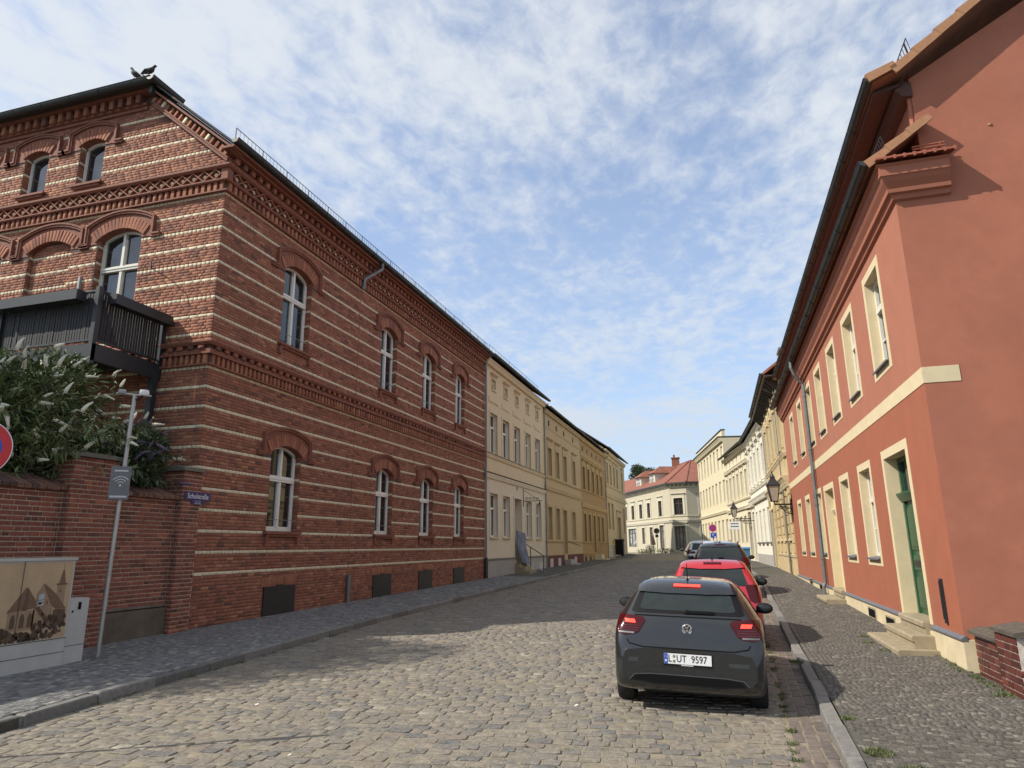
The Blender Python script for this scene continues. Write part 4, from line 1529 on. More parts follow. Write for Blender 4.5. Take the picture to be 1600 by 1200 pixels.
def bush(label, loc, nst, rad, hmin, hmax, m, size, seed, fm, pfl, yr=1., xr=1., dens=26, fs=(.8, 1.2), side_twigs=5, xmax=9., zc=3.1, balls=(), nfs=.0065):
    """arching canes from one base; paired leaves along the canes and side twigs, a flower spike at most tips"""
    root = thing('butterfly_bush', label, 'bush', loc)
    g = random.Random(seed)
    fb = []
    for v in range(5):
        b = MB()
        gg = random.Random(v + seed)
        bend = gg.uniform(.0, .12)
        L = .27
        pts = [(bend * t * t, 0, L * t - .06 * t * t) for t in (0, .15, .4, .7, .9, 1.)]
        b.tube(pts, [.010, .026, .027, .020, .011, .003], 7)
        for k in range(75):
            t = gg.random()
            q = gg.random() * 6.28
            rr = .032 * (1 - t * .8)
            c = Vector((bend * t * t + rr * math.cos(q), rr * math.sin(q), L * t - .06 * t * t))
            b.ell(c, (.010, .010, .010), 4)
        fb.append(b.mesh('flower_spike', [fm]))
    V, F, T = [], [], []
    br = MB()
    tips = []

    def leaf(p, d, L, tn):
        if p.x > xmax and p.z < zc:
            return
        n = Vector((g.gauss(0, .5), g.gauss(0, .5), 1)).normalized()
        wv = d.cross(n).normalized() * L * .11
        dr_ = Vector((0, 0, -L * g.uniform(.1, .45)))
        o = len(V)
        V.extend([p, p + d * L * .35 + wv + dr_ * .1, p + d * L * .75 + wv * .7 + dr_ * .5, p + d * L + dr_, p + d * L * .75 - wv * .7 + dr_ * .5, p + d * L * .35 - wv + dr_ * .1])
        F.append((o, o + 1, o + 2, o + 3, o + 4, o + 5))
        T.append(min(1, max(0, tn + g.gauss(0, .18))))

    def cane(p0, d0, L, r0, lv):
        pts = [Vector(p0)]
        d = Vector(d0).normalized()
        k = 9 if lv == 0 else 5
        for i in range(k):
            d = (d + Vector((g.gauss(0, .05), g.gauss(0, .05), -.035 * (i + 1) / k * (4 if lv else 1.3)))).normalized()
            pts.append(pts[-1] + d * L / k)
        br.tube(pts, [r0 * (1 - .85 * i / k) for i in range(k + 1)], 5)
        s0 = .38 if lv == 0 else .1
        nl = int(dens * (1 if lv == 0 else .55))
        for i in range(nl):
            t = s0 + (1 - s0) * (i + g.random()) / nl
            q = t * k
            j = min(k - 1, int(q))
            p = pts[j].lerp(pts[j + 1], q - j)
            dd = (pts[j + 1] - pts[j]).normalized()
            sd = dd.cross(Vector((g.gauss(0, 1), g.gauss(0, 1), g.gauss(0, 1)))).normalized()
            tn = g.gauss(.5, .15)
            for sg in (1, -1):
                leaf(p, (sd * sg + dd * .6).normalized(), size * g.uniform(.7, 1.2) * (1.15 - .5 * t), tn)
        if lv == 0:
            for i in range(side_twigs):
                t = g.uniform(.4, .92)
                q = t * k
                j = min(k - 1, int(q))
                p = pts[j].lerp(pts[j + 1], q - j)
                dd = (pts[j + 1] - pts[j]).normalized()
                sd = dd.cross(Vector((g.gauss(0, 1), g.gauss(0, 1), g.gauss(0, 1)))).normalized()
                cane(p, dd * .6 + sd, L * g.uniform(.16, .3), r0 * .4, 1)
        if g.random() < (pfl if lv == 0 else pfl * .4):
            tips.append((pts[-1], (pts[-1] - pts[-2]).normalized()))
    for i in range(nst):
        a = 2 * math.pi * (i + g.random() * .8) / nst
        lean = g.uniform(.1, 1.) ** .7
        h = g.uniform(hmin, hmax) * (1 - .15 * lean)
        d = Vector((math.cos(a) * lean * rad / hmax * xr * 1.5, math.sin(a) * lean * rad / hmax * yr * 1.5, 1))
        cane((g.uniform(-.15, .15), g.uniform(-.25, .25), 0), d, h * d.length * .9, .022, 0)
    br.build('branch', 'bark', root)
    gn = np.random.default_rng(seed)
    for c_, r_, n_ in balls:
        for i in range(n_):
            dv = gn.normal(size=3)
            dv /= np.linalg.norm(dv)
            p = Vector(c_) + Vector(dv * np.array(r_) * gn.random() ** .4)
            leaf(p, (Vector(dv) + Vector((g.gauss(0, .5), g.gauss(0, .5), .35 + g.gauss(0, .5)))).normalized(), size * g.uniform(.7, 1.25), g.gauss(.45, .15))
    me = bpy.data.meshes.new('foliage')
    me.from_pydata([tuple(v) for v in V], [], F)
    me.materials.append(M[m])
    me.attributes.new('tone', 'FLOAT', 'FACE').data.foreach_set('value', T)
    put('foliage', me, root)['kind'] = 'stuff'
    for c_, r_, n_ in balls:
        for i in range(int(n_ * nfs)):
            dv = Vector((g.uniform(-.5, 1), g.uniform(-1, .6), g.uniform(-.25, 1))).normalized()
            p = Vector(c_) + Vector((dv.x * r_[0], dv.y * r_[1], dv.z * r_[2])) * g.uniform(.92, 1.06)
            tips.append((p, (dv + Vector((g.gauss(0, .35), g.gauss(0, .35), g.gauss(.05, .5)))).normalized()))
    for p, d in tips:
        if p.x > xmax and p.z < zc:
            continue
        o = put('flower_spike', g.choice(fb), root, p)
        o.rotation_mode = 'QUATERNION'
        o.rotation_quaternion = (d + Vector((g.gauss(0, .15), g.gauss(0, .15), 0))).normalized().to_track_quat('Z', 'Y')
        s_ = g.uniform(*fs)
        o.scale = (s_, s_, s_)
    return root


bush('tall white flowering butterfly bush rising behind the garden wall', (-12.35, 9.1, .1), 92, 1.75, 4.3, 6.3, 'leaf', .20, 11, 'flower', .8, yr=1.25, xr=.75, dens=34, side_twigs=7, xmax=1.2,
     balls=[((.25, -.5, 4.05), (1.0, 1.3, 1.05), 3000), ((.15, .5, 4.65), (.85, .95, .8), 1900), ((.2, -1.9, 3.6), (.8, 1.0, .8), 1300), ((.35, .9, 3.4), (.6, .6, .6), 900)])
bush('low purple flowering butterfly bush between the wall piers', (-11.75, 10.95, .1), 60, 1.0, 3.0, 4.25, 'leaf2', .17, 5, 'flowerp', .45, yr=.95, xr=.6, dens=30, side_twigs=7, xmax=.62, zc=3.0,
     balls=[((.2, -.1, 3.3), (.6, .85, .5), 2400), ((.15, .25, 3.75), (.5, .75, .45), 1800)])
root = [o for o in bpy.data.objects if o.get('label', '').startswith('low purple')][0]
fwm = next(o for o in bpy.data.objects if o.name.startswith('flower_spike') and o.data.materials[0] == M['flower']).data
for p, q in (((.45, -.55, 3.3), (.3, -.3, -.9)), ((.55, -.15, 3.2), (.2, -.2, -1)), ((.3, -.62, 3.75), (.3, -.6, .5)), ((.25, -.7, 3.1), (.4, -.4, -.6)), ((.35, .5, 3.6), (.4, -.1, -.5))):
    o = put('flower_spike', fwm, root, p)
    o.rotation_mode = 'QUATERNION'
    o.rotation_quaternion = Vector(q).normalized().to_track_quat('Z', 'Y')


# ---------------------------------------------------------------- plastered houses: shared builder
WCACHE = {}


def window_set(w, h, style, fm, gm, reveal, sur=None, sill=None):
    """meshes of a window: frame, pane, surround, sill; local x 0..w, z 0..h, -y outwards"""
    key = (round(w, 2), round(h, 2), style, fm, gm, reveal, str(sur), str(sill))
    if key in WCACHE:
        return WCACHE[key]
    f = MB()
    y0, y1, fw = reveal - .06, reveal + .02, .085
    out = {}
    if style != 'blind':
        f.box(0, fw, y0, y1, 0, h)
        f.box(w - fw, w, y0, y1, 0, h)
        f.box(fw, w - fw, y0, y1, 0, fw)
        f.box(fw, w - fw, y0, y1, h - fw, h)
        if style == 'cross':
            tz = h * .66
            f.box(fw, w - fw, y0 - .03, y1, tz - .05, tz + .05)
            f.box(w / 2 - .05, w / 2 + .05, y0 - .015, y1, fw, h - fw)
            f.box(fw, w / 2 - .05, y0 + .015, y1, h * .33 - .012, h * .33 + .012)
            f.box(w / 2 + .05, w - fw, y0 + .015, y1, h * .33 - .012, h * .33 + .012)
        elif style == 'tee':
            tz = h * .66
            f.box(fw, w - fw, y0 - .02, y1, tz - .05, tz + .05)
            f.box(w / 2 - .04, w / 2 + .04, y0 - .01, y1, fw, tz - .05)
        elif style == 'shop':
            for k in (1, 2):
                f.box(w * k / 3 - .03, w * k / 3 + .03, y0, y1, fw, h - fw)
            f.box(fw, w - fw, y0 - .01, y1, h * .75 - .03, h * .75 + .03)
        elif style == 'door':
            f.box(fw, w - fw, y0 - .04, y1, h * .74, h * .74 + .1)
            f.box(w / 2 - .03, w / 2 + .03, y0 - .01, y1, fw, h * .74)
            for sx_ in (0, 1):
                xa = fw + .08 + sx_ * (w / 2 - fw)
                xb = w / 2 - .1 + sx_ * (w / 2 - fw - .02)
                f.box(fw if not sx_ else w / 2 + .03, w / 2 - .03 if not sx_ else w - fw, y0 + .02, y1, fw, h * .74)
                f.box(xa, xb, y0 + .0, y0 + .02, h * .08, h * .3)
                f.box(xa, xb, y0 + .0, y0 + .02, h * .36, h * .68)
        out['frame'] = f.mesh('window', [fm])
        g = MB()
        g.add([(fw, reveal - .01, fw), (w - fw, reveal - .01, fw), (w - fw, reveal - .01, h - fw), (fw, reveal - .01, h - fw)], [(0, 1, 2, 3)])
        out['pane'] = g.mesh('pane', [gm])
    if sur:
        m, sw, pr, hood = sur
        s = MB()
        s.box(-sw, 0, -pr, .02, -.0, h + sw)
        s.box(w, w + sw, -pr, .02, -.0, h + sw)
        s.box(0, w, -pr, .02, h, h + sw)
        if hood:
            s.box(-sw - .02, w + sw + .02, -pr * .8, .02, h + sw + .02, h + sw + hood * .5)
            s.box(-sw - .08, w + sw + .08, -pr - .08, .02, h + sw + hood * .5, h + sw + hood * .5 + .06)
            s.box(-sw - .13, w + sw + .13, -pr - .14, .02, h + sw + hood * .5 + .06, h + sw + hood * .5 + .12)
        out['surround'] = s.mesh('surround', [m])
    if sill:
        m, pr, hh = sill
        s = MB()
        s.prism([(reveal - .05, .012), (-pr, -.02), (-pr, -.02 - hh), (.0, -.03 - hh), (.0, -.02), (reveal - .05, -.012)], -.06, w + .06, 'x')
        out['sill'] = s.mesh('sill', [m])
    WCACHE[key] = out
    return out


def put_window(house, x0, x1, z0, z1, style='tee', fm='white', gm='glass', reveal=.24, sur=None, sill=None, name='window'):
    ws = window_set(x1 - x0, z1 - z0, style, fm, gm, reveal, sur, sill)
    o = None
    if gm == 'glass' and rnd.random() < .3 and fm != 'trim':
        ws = window_set(x1 - x0, z1 - z0, style, fm, 'glass2', reveal, sur, sill)
    if 'frame' in ws:
        o = put(name, ws['frame'], house, (x0, 0, z0))
        put('pane', ws['pane'], o)
    for k in ('surround', 'sill'):
        if k in ws:
            put(k, ws[k], o or house, (0, 0, 0) if o else (x0, 0, z0))
    return o


def house_frame(name, label, P0, P1, zb=0., cat='house'):
    d = Vector((P1[0] - P0[0], P1[1] - P0[1], 0))
    return thing(name, label, cat, (P0[0], P0[1], zb), math.atan2(d.y, d.x)), d.length


def shell(house, L, H, depth, holes, m, rm=None, split=None, zb=-1.):
    """outer walls; holes (x0,x1,z0,z1); split=(z, m2): another colour above z"""
    b = MB()
    mats = [m]
    if rm:
        mats.append(rm)
    if split:
        mats.append(split[1])
    hh = [h[:4] + ((1 if rm else 0),) for h in holes]
    if split:
        lo = [h for h in hh if h[2] < split[0]]
        hi = [h for h in hh if h[2] >= split[0]]
        wall_face(b, (0, 0, 0), (1, 0, 0), L, zb, split[0], lo, (0, .5, 0), 0)
        wall_face(b, (0, 0, 0), (1, 0, 0), L, split[0], H, hi, (0, .5, 0), len(mats) - 1)
    else:
        wall_face(b, (0, 0, 0), (1, 0, 0), L, zb, H, hh, (0, .5, 0), 0)
    b.add([(0, 0, zb), (0, depth, zb), (0, depth, H), (0, 0, H)], [(0, 1, 2, 3)], len(mats) - 1 if split else 0)
    b.add([(L, 0, zb), (L, depth, zb), (L, depth, H), (L, 0, H)], [(0, 1, 2, 3)], len(mats) - 1 if split else 0)
    b.add([(0, depth, zb), (L, depth, zb), (L, depth, H), (0, depth, H)], [(0, 1, 2, 3)])
    return b.build('wall', mats, house)


def belt(house, L, z0, z1, pr, m, nm='belt', prof=None, x0=0., x1=None):
    b = MB()
    x1 = L if x1 is None else x1
    if prof:
        b.prism([(y, z) for y, z in prof], x0, x1, 'x')
    else:
        b.prism([(.03, z0), (-pr * .55, z0), (-pr * .8, (z0 + z1) / 2), (-pr, z1 - (z1 - z0) * .25), (-pr, z1 - .01), (.03, z1)], x0, x1, 'x')
    return b.build(nm, m, house)


def roof(house, L, H, over, slope, depth, m, wm, gut=True, th=.12, x0=0., x1=None, gm='zincdark'):
    x1 = L if x1 is None else x1
    b = MB()
    rz = H + (depth / 2 + over) * slope
    b.prism([(-over, H + .02), (-over, H + .02 + th), (depth / 2, rz + th), (depth + over, H + .02 + th), (depth + over, H + .02), (depth / 2, rz)], x0, x1, 'x')
    o = b.build('roof', m, house)
    g = MB()
    g.add([(x0 + .01, 0, H), (x0 + .01, depth, H), (x0 + .01, depth / 2, H + depth / 2 * slope)], [(0, 1, 2)])
    g.add([(x1 - .01, 0, H), (x1 - .01, depth, H), (x1 - .01, depth / 2, H + depth / 2 * slope)], [(0, 1, 2)])
    g.build('gable', wm, house)
    if gut:
        gutter_mesh((x0, -over - .06, H + .10), (x1, -over - .06, H + .10), .085, 'gutter', house, m=gm)
    return o


def downpipe(house, x, z0, z1, y=-.08, off=0, m='zinc', r=.045):
    b = MB()
    b.tube([(x, y, z0), (x, y, z1 - .3), (x, -off if off else y, z1)], r, 8)
    for z in np.arange(z0 + .6, z1 - .5, 1.8):
        b.tube([(x, y, z), (x, y, z + .05)], r + .012, 8)
    return b.build('downpipe', m, house)


# ---------------------------------------------------------------- red house on the right
XR = 3.0
YN, YF = 10.8, 31.0
rh, L = house_frame('red_house', 'long red rendered house with sand coloured window surrounds and green door', (XR, YF), (XR, YN))
hy = lambda a, b, c, d: (YF - b, YF - a, c, d)
UWS = [hy(a, b, 4.80, 6.53) for a, b in ((12.47, 13.5), (14.98, 16.02), (17.42, 18.42), (19.85, 20.85), (22.12, 23.12), (24.65, 25.65), (27.35, 28.35))]
LWS = [hy(a, b, 1.46, 3.25) for a, b in ((15.18, 16.25), (17.66, 18.7), (22.25, 23.25), (25.02, 26.05), (27.6, 28.65))]
DRS = [hy(12.32, 13.86, .56, 3.25), hy(19.95, 21.45, .56, 3.22)]
b = MB()
wall_face(b, (0, 0, 0), (1, 0, 0), L, .5, 4.0, [h + (3,) for h in LWS + DRS], (0, .34, 0), 0)
wall_face(b, (0, 0, 0), (1, 0, 0), L, 4.0, 7.5, [h + (3,) for h in UWS], (0, .34, 0), 1)
GX = 9.
b.add([(L, 0, .42), (L, GX, .3), (L, GX, 14), (L, .45, 14), (L, .45, 7.4), (L, 0, 7.4)], [(0, 1, 2, 3, 4, 5)], 2)
b.add([(0, 0, .5), (0, GX, .5), (0, GX, 9), (0, .45, 9), (0, .45, 7.4), (0, 0, 7.4)], [(0, 1, 2, 3, 4, 5)], 2)
b.add([(0, .45, 7.3), (L, .45, 7.3), (L, .45, 9.1), (0, .45, 9.1)], [(0, 1, 2, 3)], 1)
b.v = [(x, y, min(z, 8.95 + (y - .45) * .77 + .02) if z > 13 else z) for x, y, z in b.v]
b.build('wall', ['redwall', 'redwall2', 'redgable', 'sandtrim'], rh)
b = MB()
b.box(0, DRS[1][0] - .16, -.03, .2, -.6, .50)
b.box(DRS[1][1] + .16, DRS[0][0] - .16, -.03, .2, -.6, .50)
b.box(DRS[0][1] + .16, L + .05, -.03, .2, -.6, .50)
b.box(DRS[1][0] - .16, DRS[1][1] + .16, -.022, .2, -.6, .40)
b.box(DRS[0][0] - .16, DRS[0][1] + .16, -.022, .2, -.6, .44)
b.box(L + .0, L + .055, .201, .5, -.6, .49)
b.build('plinth', 'sandplinth', rh)
b = MB()
for x0, x1 in ((0, DRS[1][0] - .15), (DRS[1][1] + .15, DRS[0][0] - .15), (DRS[0][1] + .15, L + .06)):
    b.prism([(-.055, .49), (-.055, .512), (.0, .55), (.02, .55), (.02, .49)], x0, x1, 'x')
b.build('flashing', 'flash', rh)
for w_, sur_w in [(w_, .145) for w_ in UWS + LWS]:
    ws = put_window(rh, *w_, style='cross', fm='cream_frame', reveal=.21)
    s = MB()
    ww, hh = w_[1] - w_[0], w_[3] - w_[2]
    for x0, x1, z0, z1 in ((-.145, 0, -.145, hh + .145), (ww, ww + .145, -.145, hh + .145), (0, ww, hh, hh + .145), (0, ww, -.145, 0)):
        s.box(x0, x1, -.006, .0, z0, z1)
    s.build('surround', 'sandtrim', ws)
    s = MB()
    s.prism([(.14, .035), (-.07, .0), (-.07, -.03), (-.05, -.03), (-.05, -.012), (.14, .012)], .0, ww, 'x')
    s.build('sill', 'flash', ws)
for i, d in enumerate(DRS):
    ww, hh = d[1] - d[0], d[3] - d[2]
    dr = thing('door', None, None, (d[0], 0, d[2]))
    dr.parent = rh
    f = MB()
    y0 = .21
    tz = hh * .74 if i == 0 else hh * .78
    f.box(0, .09, y0, .4, 0, hh)
    f.box(ww - .09, ww, y0, .4, 0, hh)
    f.box(.09, ww - .09, y0, .4, hh - .08, hh)
    f.prism([(.4, tz - .08), (y0 - .02, tz - .08), (y0 - .06, tz - .02), (y0 - .09, tz + .04), (y0 - .09, tz + .07), (y0 - .03, tz + .09), (.4, tz + .09)], .0, ww, 'x')
    f.box(ww / 2 - .025, ww / 2 + .025, y0, .4, tz + .09, hh - .08)
    f.box(.09, ww - .09, y0 + .04, .4, 0, tz - .08)
    f.box(ww / 2 - .035, ww / 2 + .035, y0 + .01, y0 + .041, 0, tz - .08)
    for sx_ in (0, 1):
        xa, xb = (.15, ww / 2 - .09) if not sx_ else (ww / 2 + .09, ww - .15)
        for za, zb_ in ((.12, .62), (.74, .98), (1.08, tz - .2)):
            f.box(xa, xb, y0 + .015, y0 + .039, za, zb_)
            f.box(xa + .05, xb - .05, y0 + .0, y0 + .014, za + .05, zb_ - .05)
    f.build('door_leaf', 'greendoor' if i == 0 else 'sandtrim', dr)
    g = MB()
    g.box(.09, ww - .09, y0 + .05, y0 + .06, tz + .09, hh - .08)
    g.build('fanlight', 'glass', dr)
    g = MB()
    g.tube([(ww / 2 + .07, y0 + .02, 1.02), (ww / 2 + .07, y0 - .05, 1.02), (ww / 2 + .2, y0 - .05, 1.02)], .012, 6)
    g.build('handle', 'chrome', dr)
    if i == 0:
        g = MB()
        g.box(.2, ww - .75, y0 - .004, y0 + .012, .8, .9)
        g.build('letter_slot', 'iron', dr)
    s = MB()
    for x0, x1, z0, z1 in ((-.155, 0, -.02, hh + .155), (ww, ww + .155, -.02, hh + .155), (0, ww, hh, hh + .155)):
        s.box(x0, x1, -.007, .0, z0, z1)
    s.build('surround', 'sandtrim', dr)
b = MB()
b.box(0, L + .007, -.009, 0, 4.0, 4.235)
b.box(L, L + .008, 0, .47, 4.0, 4.235)
b.build('belt', 'sandtrim', rh)
# entrance steps
for nm, x0, x1, y0, y1, z0, z1 in (('step', DRS[0][0] - .30, DRS[0][1] + .42, -.58, -.03, -.4, .20), ('step', DRS[0][0] - .05, DRS[0][1] + .25, -.33, -.02, .2, .385), ('step', DRS[0][0] + .002, DRS[0][1] - .002, -.10, .33, .39, .568),
                              ('step', DRS[1][0] - .1, DRS[1][1] + .25, -.50, -.03, -.3, .36), ('step', DRS[1][0] + .002, DRS[1][1] - .002, -.08, .33, .38, .568)):
    b = MB()
    b.prism([(y1, z0), (y0 + .02, z0), (y0 + .02, z1 - .09), (y0 - .01, z1 - .08), (y0 - .01, z1 - .02), (y0 + .015, z1), (y1, z1)], x0, x1, 'x')
    b.build(nm, 'step', rh)
for ya, yb in ((16.2, 16.9), (14.55, 15.25), (23.8, 24.5), (26.3, 27.)):
    b = MB()
    x0, x1 = YF - yb, YF - ya
    za = zR(ya) + .02
    for k in range(4):
        b.box(x0, x1, -.045, -.034, za + k * .05, za + k * .05 + .02)
    b.box(x0 - .02, x1 + .02, -.04, -.031, za - .01, za + .21)
    b.build('vent', 'iron' if False else 'step', rh)
    b = MB()
    b.box(x0 + .02, x1 - .02, -.0465, -.0455, za + .02, za + .18)
    b.build('vent_opening', 'black', rh)
# cornice swept round the corner, pent roof, upper wall, eaves
cpr = [(0, 6.88), (.05, 6.9), (.07, 6.97), (.12, 6.99), (.13, 7.05), (.10, 7.06), (.17, 7.16), (.20, 7.22), (.22, 7.24), (.22, 7.38), (.26, 7.42), (0, 7.46)]
b = MB()
rows = [[(0, -d, z), (L + d, -d, z), (L + d, .74, z)] for d, z in cpr]
vs = [p for r_ in rows for p in r_]
k = len(cpr)
b.add(vs, [(i * 3 + j, i * 3 + j + 1, ((i + 1) % k) * 3 + j + 1, ((i + 1) % k) * 3 + j) for i in range(k) for j in range(2)] + [tuple(i * 3 for i in range(k)), tuple(i * 3 + 2 for i in range(k))[::-1]])
b.build('cornice', 'redwall2', rh)
b = MB()
b.prism([(-.34, 7.47), (-.34, 7.53), (.50, 8.12), (.50, 8.06)], 0, L + .14, 'x')
b.build('pent_roof', 'roofred2', rh)
gutter_mesh((0, -.40, 7.54), (L + .22, -.40, 7.54), .085, 'gutter', rh)
vm = MB()
vm.prism([(-.21, .02), (.21, .0), (.21, .04), (-.21, .07)], -.02, .20, 'x')
vm.prism([(-.21, .02), (.21, .0), (.21, -.07), (-.21, -.065)], .165, .2, 'x')
vme = vm.mesh('verge_tile', ['orange'])
for i in range(3):
    o = put('verge_tile', vme, rh, (L + .03, -.22 + i * .32, 7.58 + i * .225))
    o.rotation_euler = (math.atan(.70), 0, 0)
    o.scale = (1, .92, 1)
b = MB()
b.prism([(-.12, 8.88), (-.12, 8.95), (.30, 9.12), (.30, 9.05)], 0, L + .22, 'x')
b.prism([(.30, 9.05), (.30, 9.12), (5.0, 12.74), (5.0, 12.67)], 0, L + .22, 'x')
b.prism([(5.0, 12.67), (5.0, 12.74), (9.5, 9.3), (9.5, 9.23)], 0, L + .22, 'x')
b.build('roof', 'roofred2', rh)
b = MB()
b.prism([(-.08, 8.80), (-.08, 8.87), (.46, 8.98), (.46, 8.92)], 0, L - .03, 'x')
b.prism([(.32, 8.66), (.22, 8.8), (.46, 8.9), (.46, 8.64)], 0, L + .04, 'x')
b.build('soffit', 'soffitred', rh)
for i in range(16):
    o = put('verge_tile', vme, rh, (L + .10, .0 + i * .345, 9.02 + max(0, (i - .6)) * .345 * .77))
    o.rotation_euler = (math.atan(.77 if i else .45), 0, 0)
    o.scale = (1, 1.06, 1.1)
gutter_mesh((0, -.16, 8.97), (L + .24, -.16, 8.97), .085, 'gutter', rh)
snow_guard((L - 6, .55, 9.35), (L + .05, .55, 9.35), 'snow_guard', rh, .34, .12, (0, -.06, 0))
snow_guard((L - 6, -.05, 7.76), (L + .10, -.05, 7.76), 'snow_guard', rh, .22, .1, (0, -.05, 0))
b = MB()
b.tube([(L - .05, .43, 8.7), (L - .05, .41, 8.0)], .035, 8)
b.build('downpipe', 'redwall2', rh)
# red tiles on the return of the cornice
lm = MB()
lm.prism([(-.30, .0), (.05, .085), (.05, .105), (-.30, .03)], -.07, .065, 'x')
lm.prism([(-.30, -.02), (.05, .085), (.05, .125), (-.30, .045)], .04, .075, 'x')
lme = lm.mesh('ledge_tile', ['redtile'])
for i in range(8):
    o = put('ledge_tile', lme, rh, (L + .03, -.20 + i * .135, 7.47))
    o.rotation_euler = (0, 0, R(90))
b = MB()
b.tube([(L + .12, .3, 7.66), (L + .12, .75, 7.66)], .012, 6)
b.tube([(L + .12, .3, 7.70), (L + .12, .75, 7.71)], .012, 6)
b.tube([(L + .01, .68, 7.62), (L + .13, .68, 7.7)], .014, 6)
b.build('conduit', 'redgable', rh)
# downpipe between the windows
b = MB()
xp = YF - 22.75
b.tube([(xp + .1, -.40, 7.46), (xp + .1, -.40, 7.25), (xp + .08, -.33, 7.05), (xp, -.10, 6.72), (xp, -.085, 6.5), (xp, -.085, .62), (xp, -.14, .52), (xp, -.14, .1)], .055, 10)
for z in (6.3, 4.6, 2.9, 1.3):
    b.tube([(xp, -.085, z), (xp, -.085, z + .04)], .07, 10)
b.build('downpipe', 'zinc', rh)
b = MB()
b.box(YF - 11.45, YF - 11.37, -.03, 0, .64, 1.25)
b.box(YF - 11.43, YF - 11.39, -.045, -.03, .7, 1.22)
b.build('lightning_conductor', 'iron', rh)
b = MB()
b.ell((L + .004, 1.42, 7.95), (.02, .03, .03), 6)
b.build('wall_bolt', 'orange', rh)

# low clinker wall in front of the gable
lw = thing('low_brick_wall', 'low dark clinker wall with pale joints beside the red house', 'wall', (3.07, 10.70, 0))
b = MB()
b.box(.012, .30, -1.0, -.06, -.6, .60)
b.box(-.048, .46, -1.62, -1.0, -.6, .74)
core = b.build('masonry', 'lmortar', lw)
P = Pieces('brick')
brick_rows(P, (3.07, 10.64, 0), (0, -1, 0), (-1, 0, 0), .94, -.35, .60, .083, 0, 0, noex, bl=.26, jt=.014)
brick_rows(P, (3.01, 9.70, 0), (0, -1, 0), (-1, 0, 0), .62, -.35, .74, .083, 0, 0, noex, bl=.26, jt=.014)
brick_rows(P, (3.01, 9.08, 0), (1, 0, 0), (0, -1, 0), .52, -.35, .74, .083, 0, 0, noex, bl=.26, jt=.014)
P.emit(core, 'brick', 'bricks', ['glazed'], off=(3.07, 10.70, 0))
b = MB()
b.prism([(-.06, .60), (-.06, .635), (.1, .69), (.34, .64), (.34, .60)], -1.0, -.03, 'y')
b.build('cap', 'capbrown', lw)
b = MB()
b.prism([(-.09, .74), (-.09, .78), (.2, .84), (.52, .78), (.52, .74)], -1.68, -.94, 'y')
b.build('pier_cap', 'capbrown', lw)


# ---------------------------------------------------------------- row on the shaded side
def left_house(name, label, y0, y1):
    return house_frame(name, label, (-11.0, y0), (-11.0, y1))


h2, L = left_house('row_house', 'cream three storey house with white windows and tarp covered entrance', 31.96, 44.3)
f = lambda a, b, c, d: (a - 31.96, b - 31.96, c, d)
cols = [(32.75, 33.95), (34.9, 36.15), (37.15, 38.35), (39.55, 40.75), (41.9, 43.1)]
up = [f(a, b, 6.5, 8.6) for a, b in cols]
lo = [f(a, b, 2.24, 4.42) for i, (a, b) in enumerate(cols) if i != 2]
at = [f((a + b) / 2 - .32, (a + b) / 2 + .32, 9.93, 10.47) for a, b in cols]
dr = [f(37.05, 38.5, 1.0, 4.42)]
shell(h2, L, 11.35, 10, up + lo + at + dr, 'cream2b', 'cream2b', (5.3, 'cream2'))
for w_ in up:
    put_window(h2, *w_, style='tee', reveal=.22, sur=('cream2', .13, .03, .0))
for w_ in lo:
    put_window(h2, *w_, style='tee', reveal=.22, sur=('cream2b', .13, .03, .0), sill=('sandplinth', .09, .06))
for w_ in at:
    put_window(h2, *w_, style='tee', fm='sandtrim', reveal=.15, sur=('cream2', .07, .035, .22), sill=('cream2', .07, .07))
put_window(h2, *dr[0], style='door', fm='white', reveal=.45, sur=('cream2b', .13, .03, 0), name='door')
for a, b_ in cols:
    b = MB()
    c = (a + b_) / 2 - 31.96
    b.box(c - .82, c + .82, -.03, 0, 9.16, 9.45)
    b.box(c - .75, c + .75, -.045, -.03, 9.21, 9.40)
    b.build('wall_panel', 'cream2', h2)
belt(h2, L, 6.22, 6.41, .10, 'cream2')
belt(h2, L, 6.411, 6.435, .13, 'zincdark', 'flashing')
belt(h2, L, 5.16, 5.40, .12, 'cream2b')
belt(h2, L, 5.41, 5.45, .16, 'zincdark', 'flashing')
belt(h2, L, 11.05, 11.36, .26, 'cream2', 'cornice')
b = MB()
b.box(0, dr[0][0] - .14, -.05, .1, -.5, 1.12)
b.box(dr[0][1] + .14, L, -.05, .1, -.5, 1.12)
b.build('plinth', 'greyplinth', h2)
b = MB()
for x0, x1 in ((0, dr[0][0] - .14), (dr[0][1] + .14, L)):
    b.prism([(-.09, 1.12), (-.09, 1.15), (0, 1.19), (0, 1.12)], x0, x1, 'x')
b.build('flashing', 'stonecap', h2)
for a in (40.0, 42.2):
    b = MB()
    b.box(a - 31.96, a - 31.96 + 1.0, -.06, 0, .35, .78)
    b.build('cellar_hatch', 'cab', h2)
roof(h2, L, 11.42, .42, .7, 10, 'roofdark', 'cream2')
snow_guard((.4, -.1, 11.85), (L - 1.6, -.1, 11.85), 'snow_guard', h2, .30, .5)
downpipe(h2, L - .06, .35, 11.3, off=.4)
b = MB()
for k in range(4):
    b.box(dr[0][0] - .02, dr[0][1] + .02, -.30 * (4 - k) + .02, -.02, -.2 if k == 0 else .30 + k * .18 - .18, .30 + k * .18)
b.build('steps', 'step', h2)
b = MB()
xr_ = dr[0][1] + .1
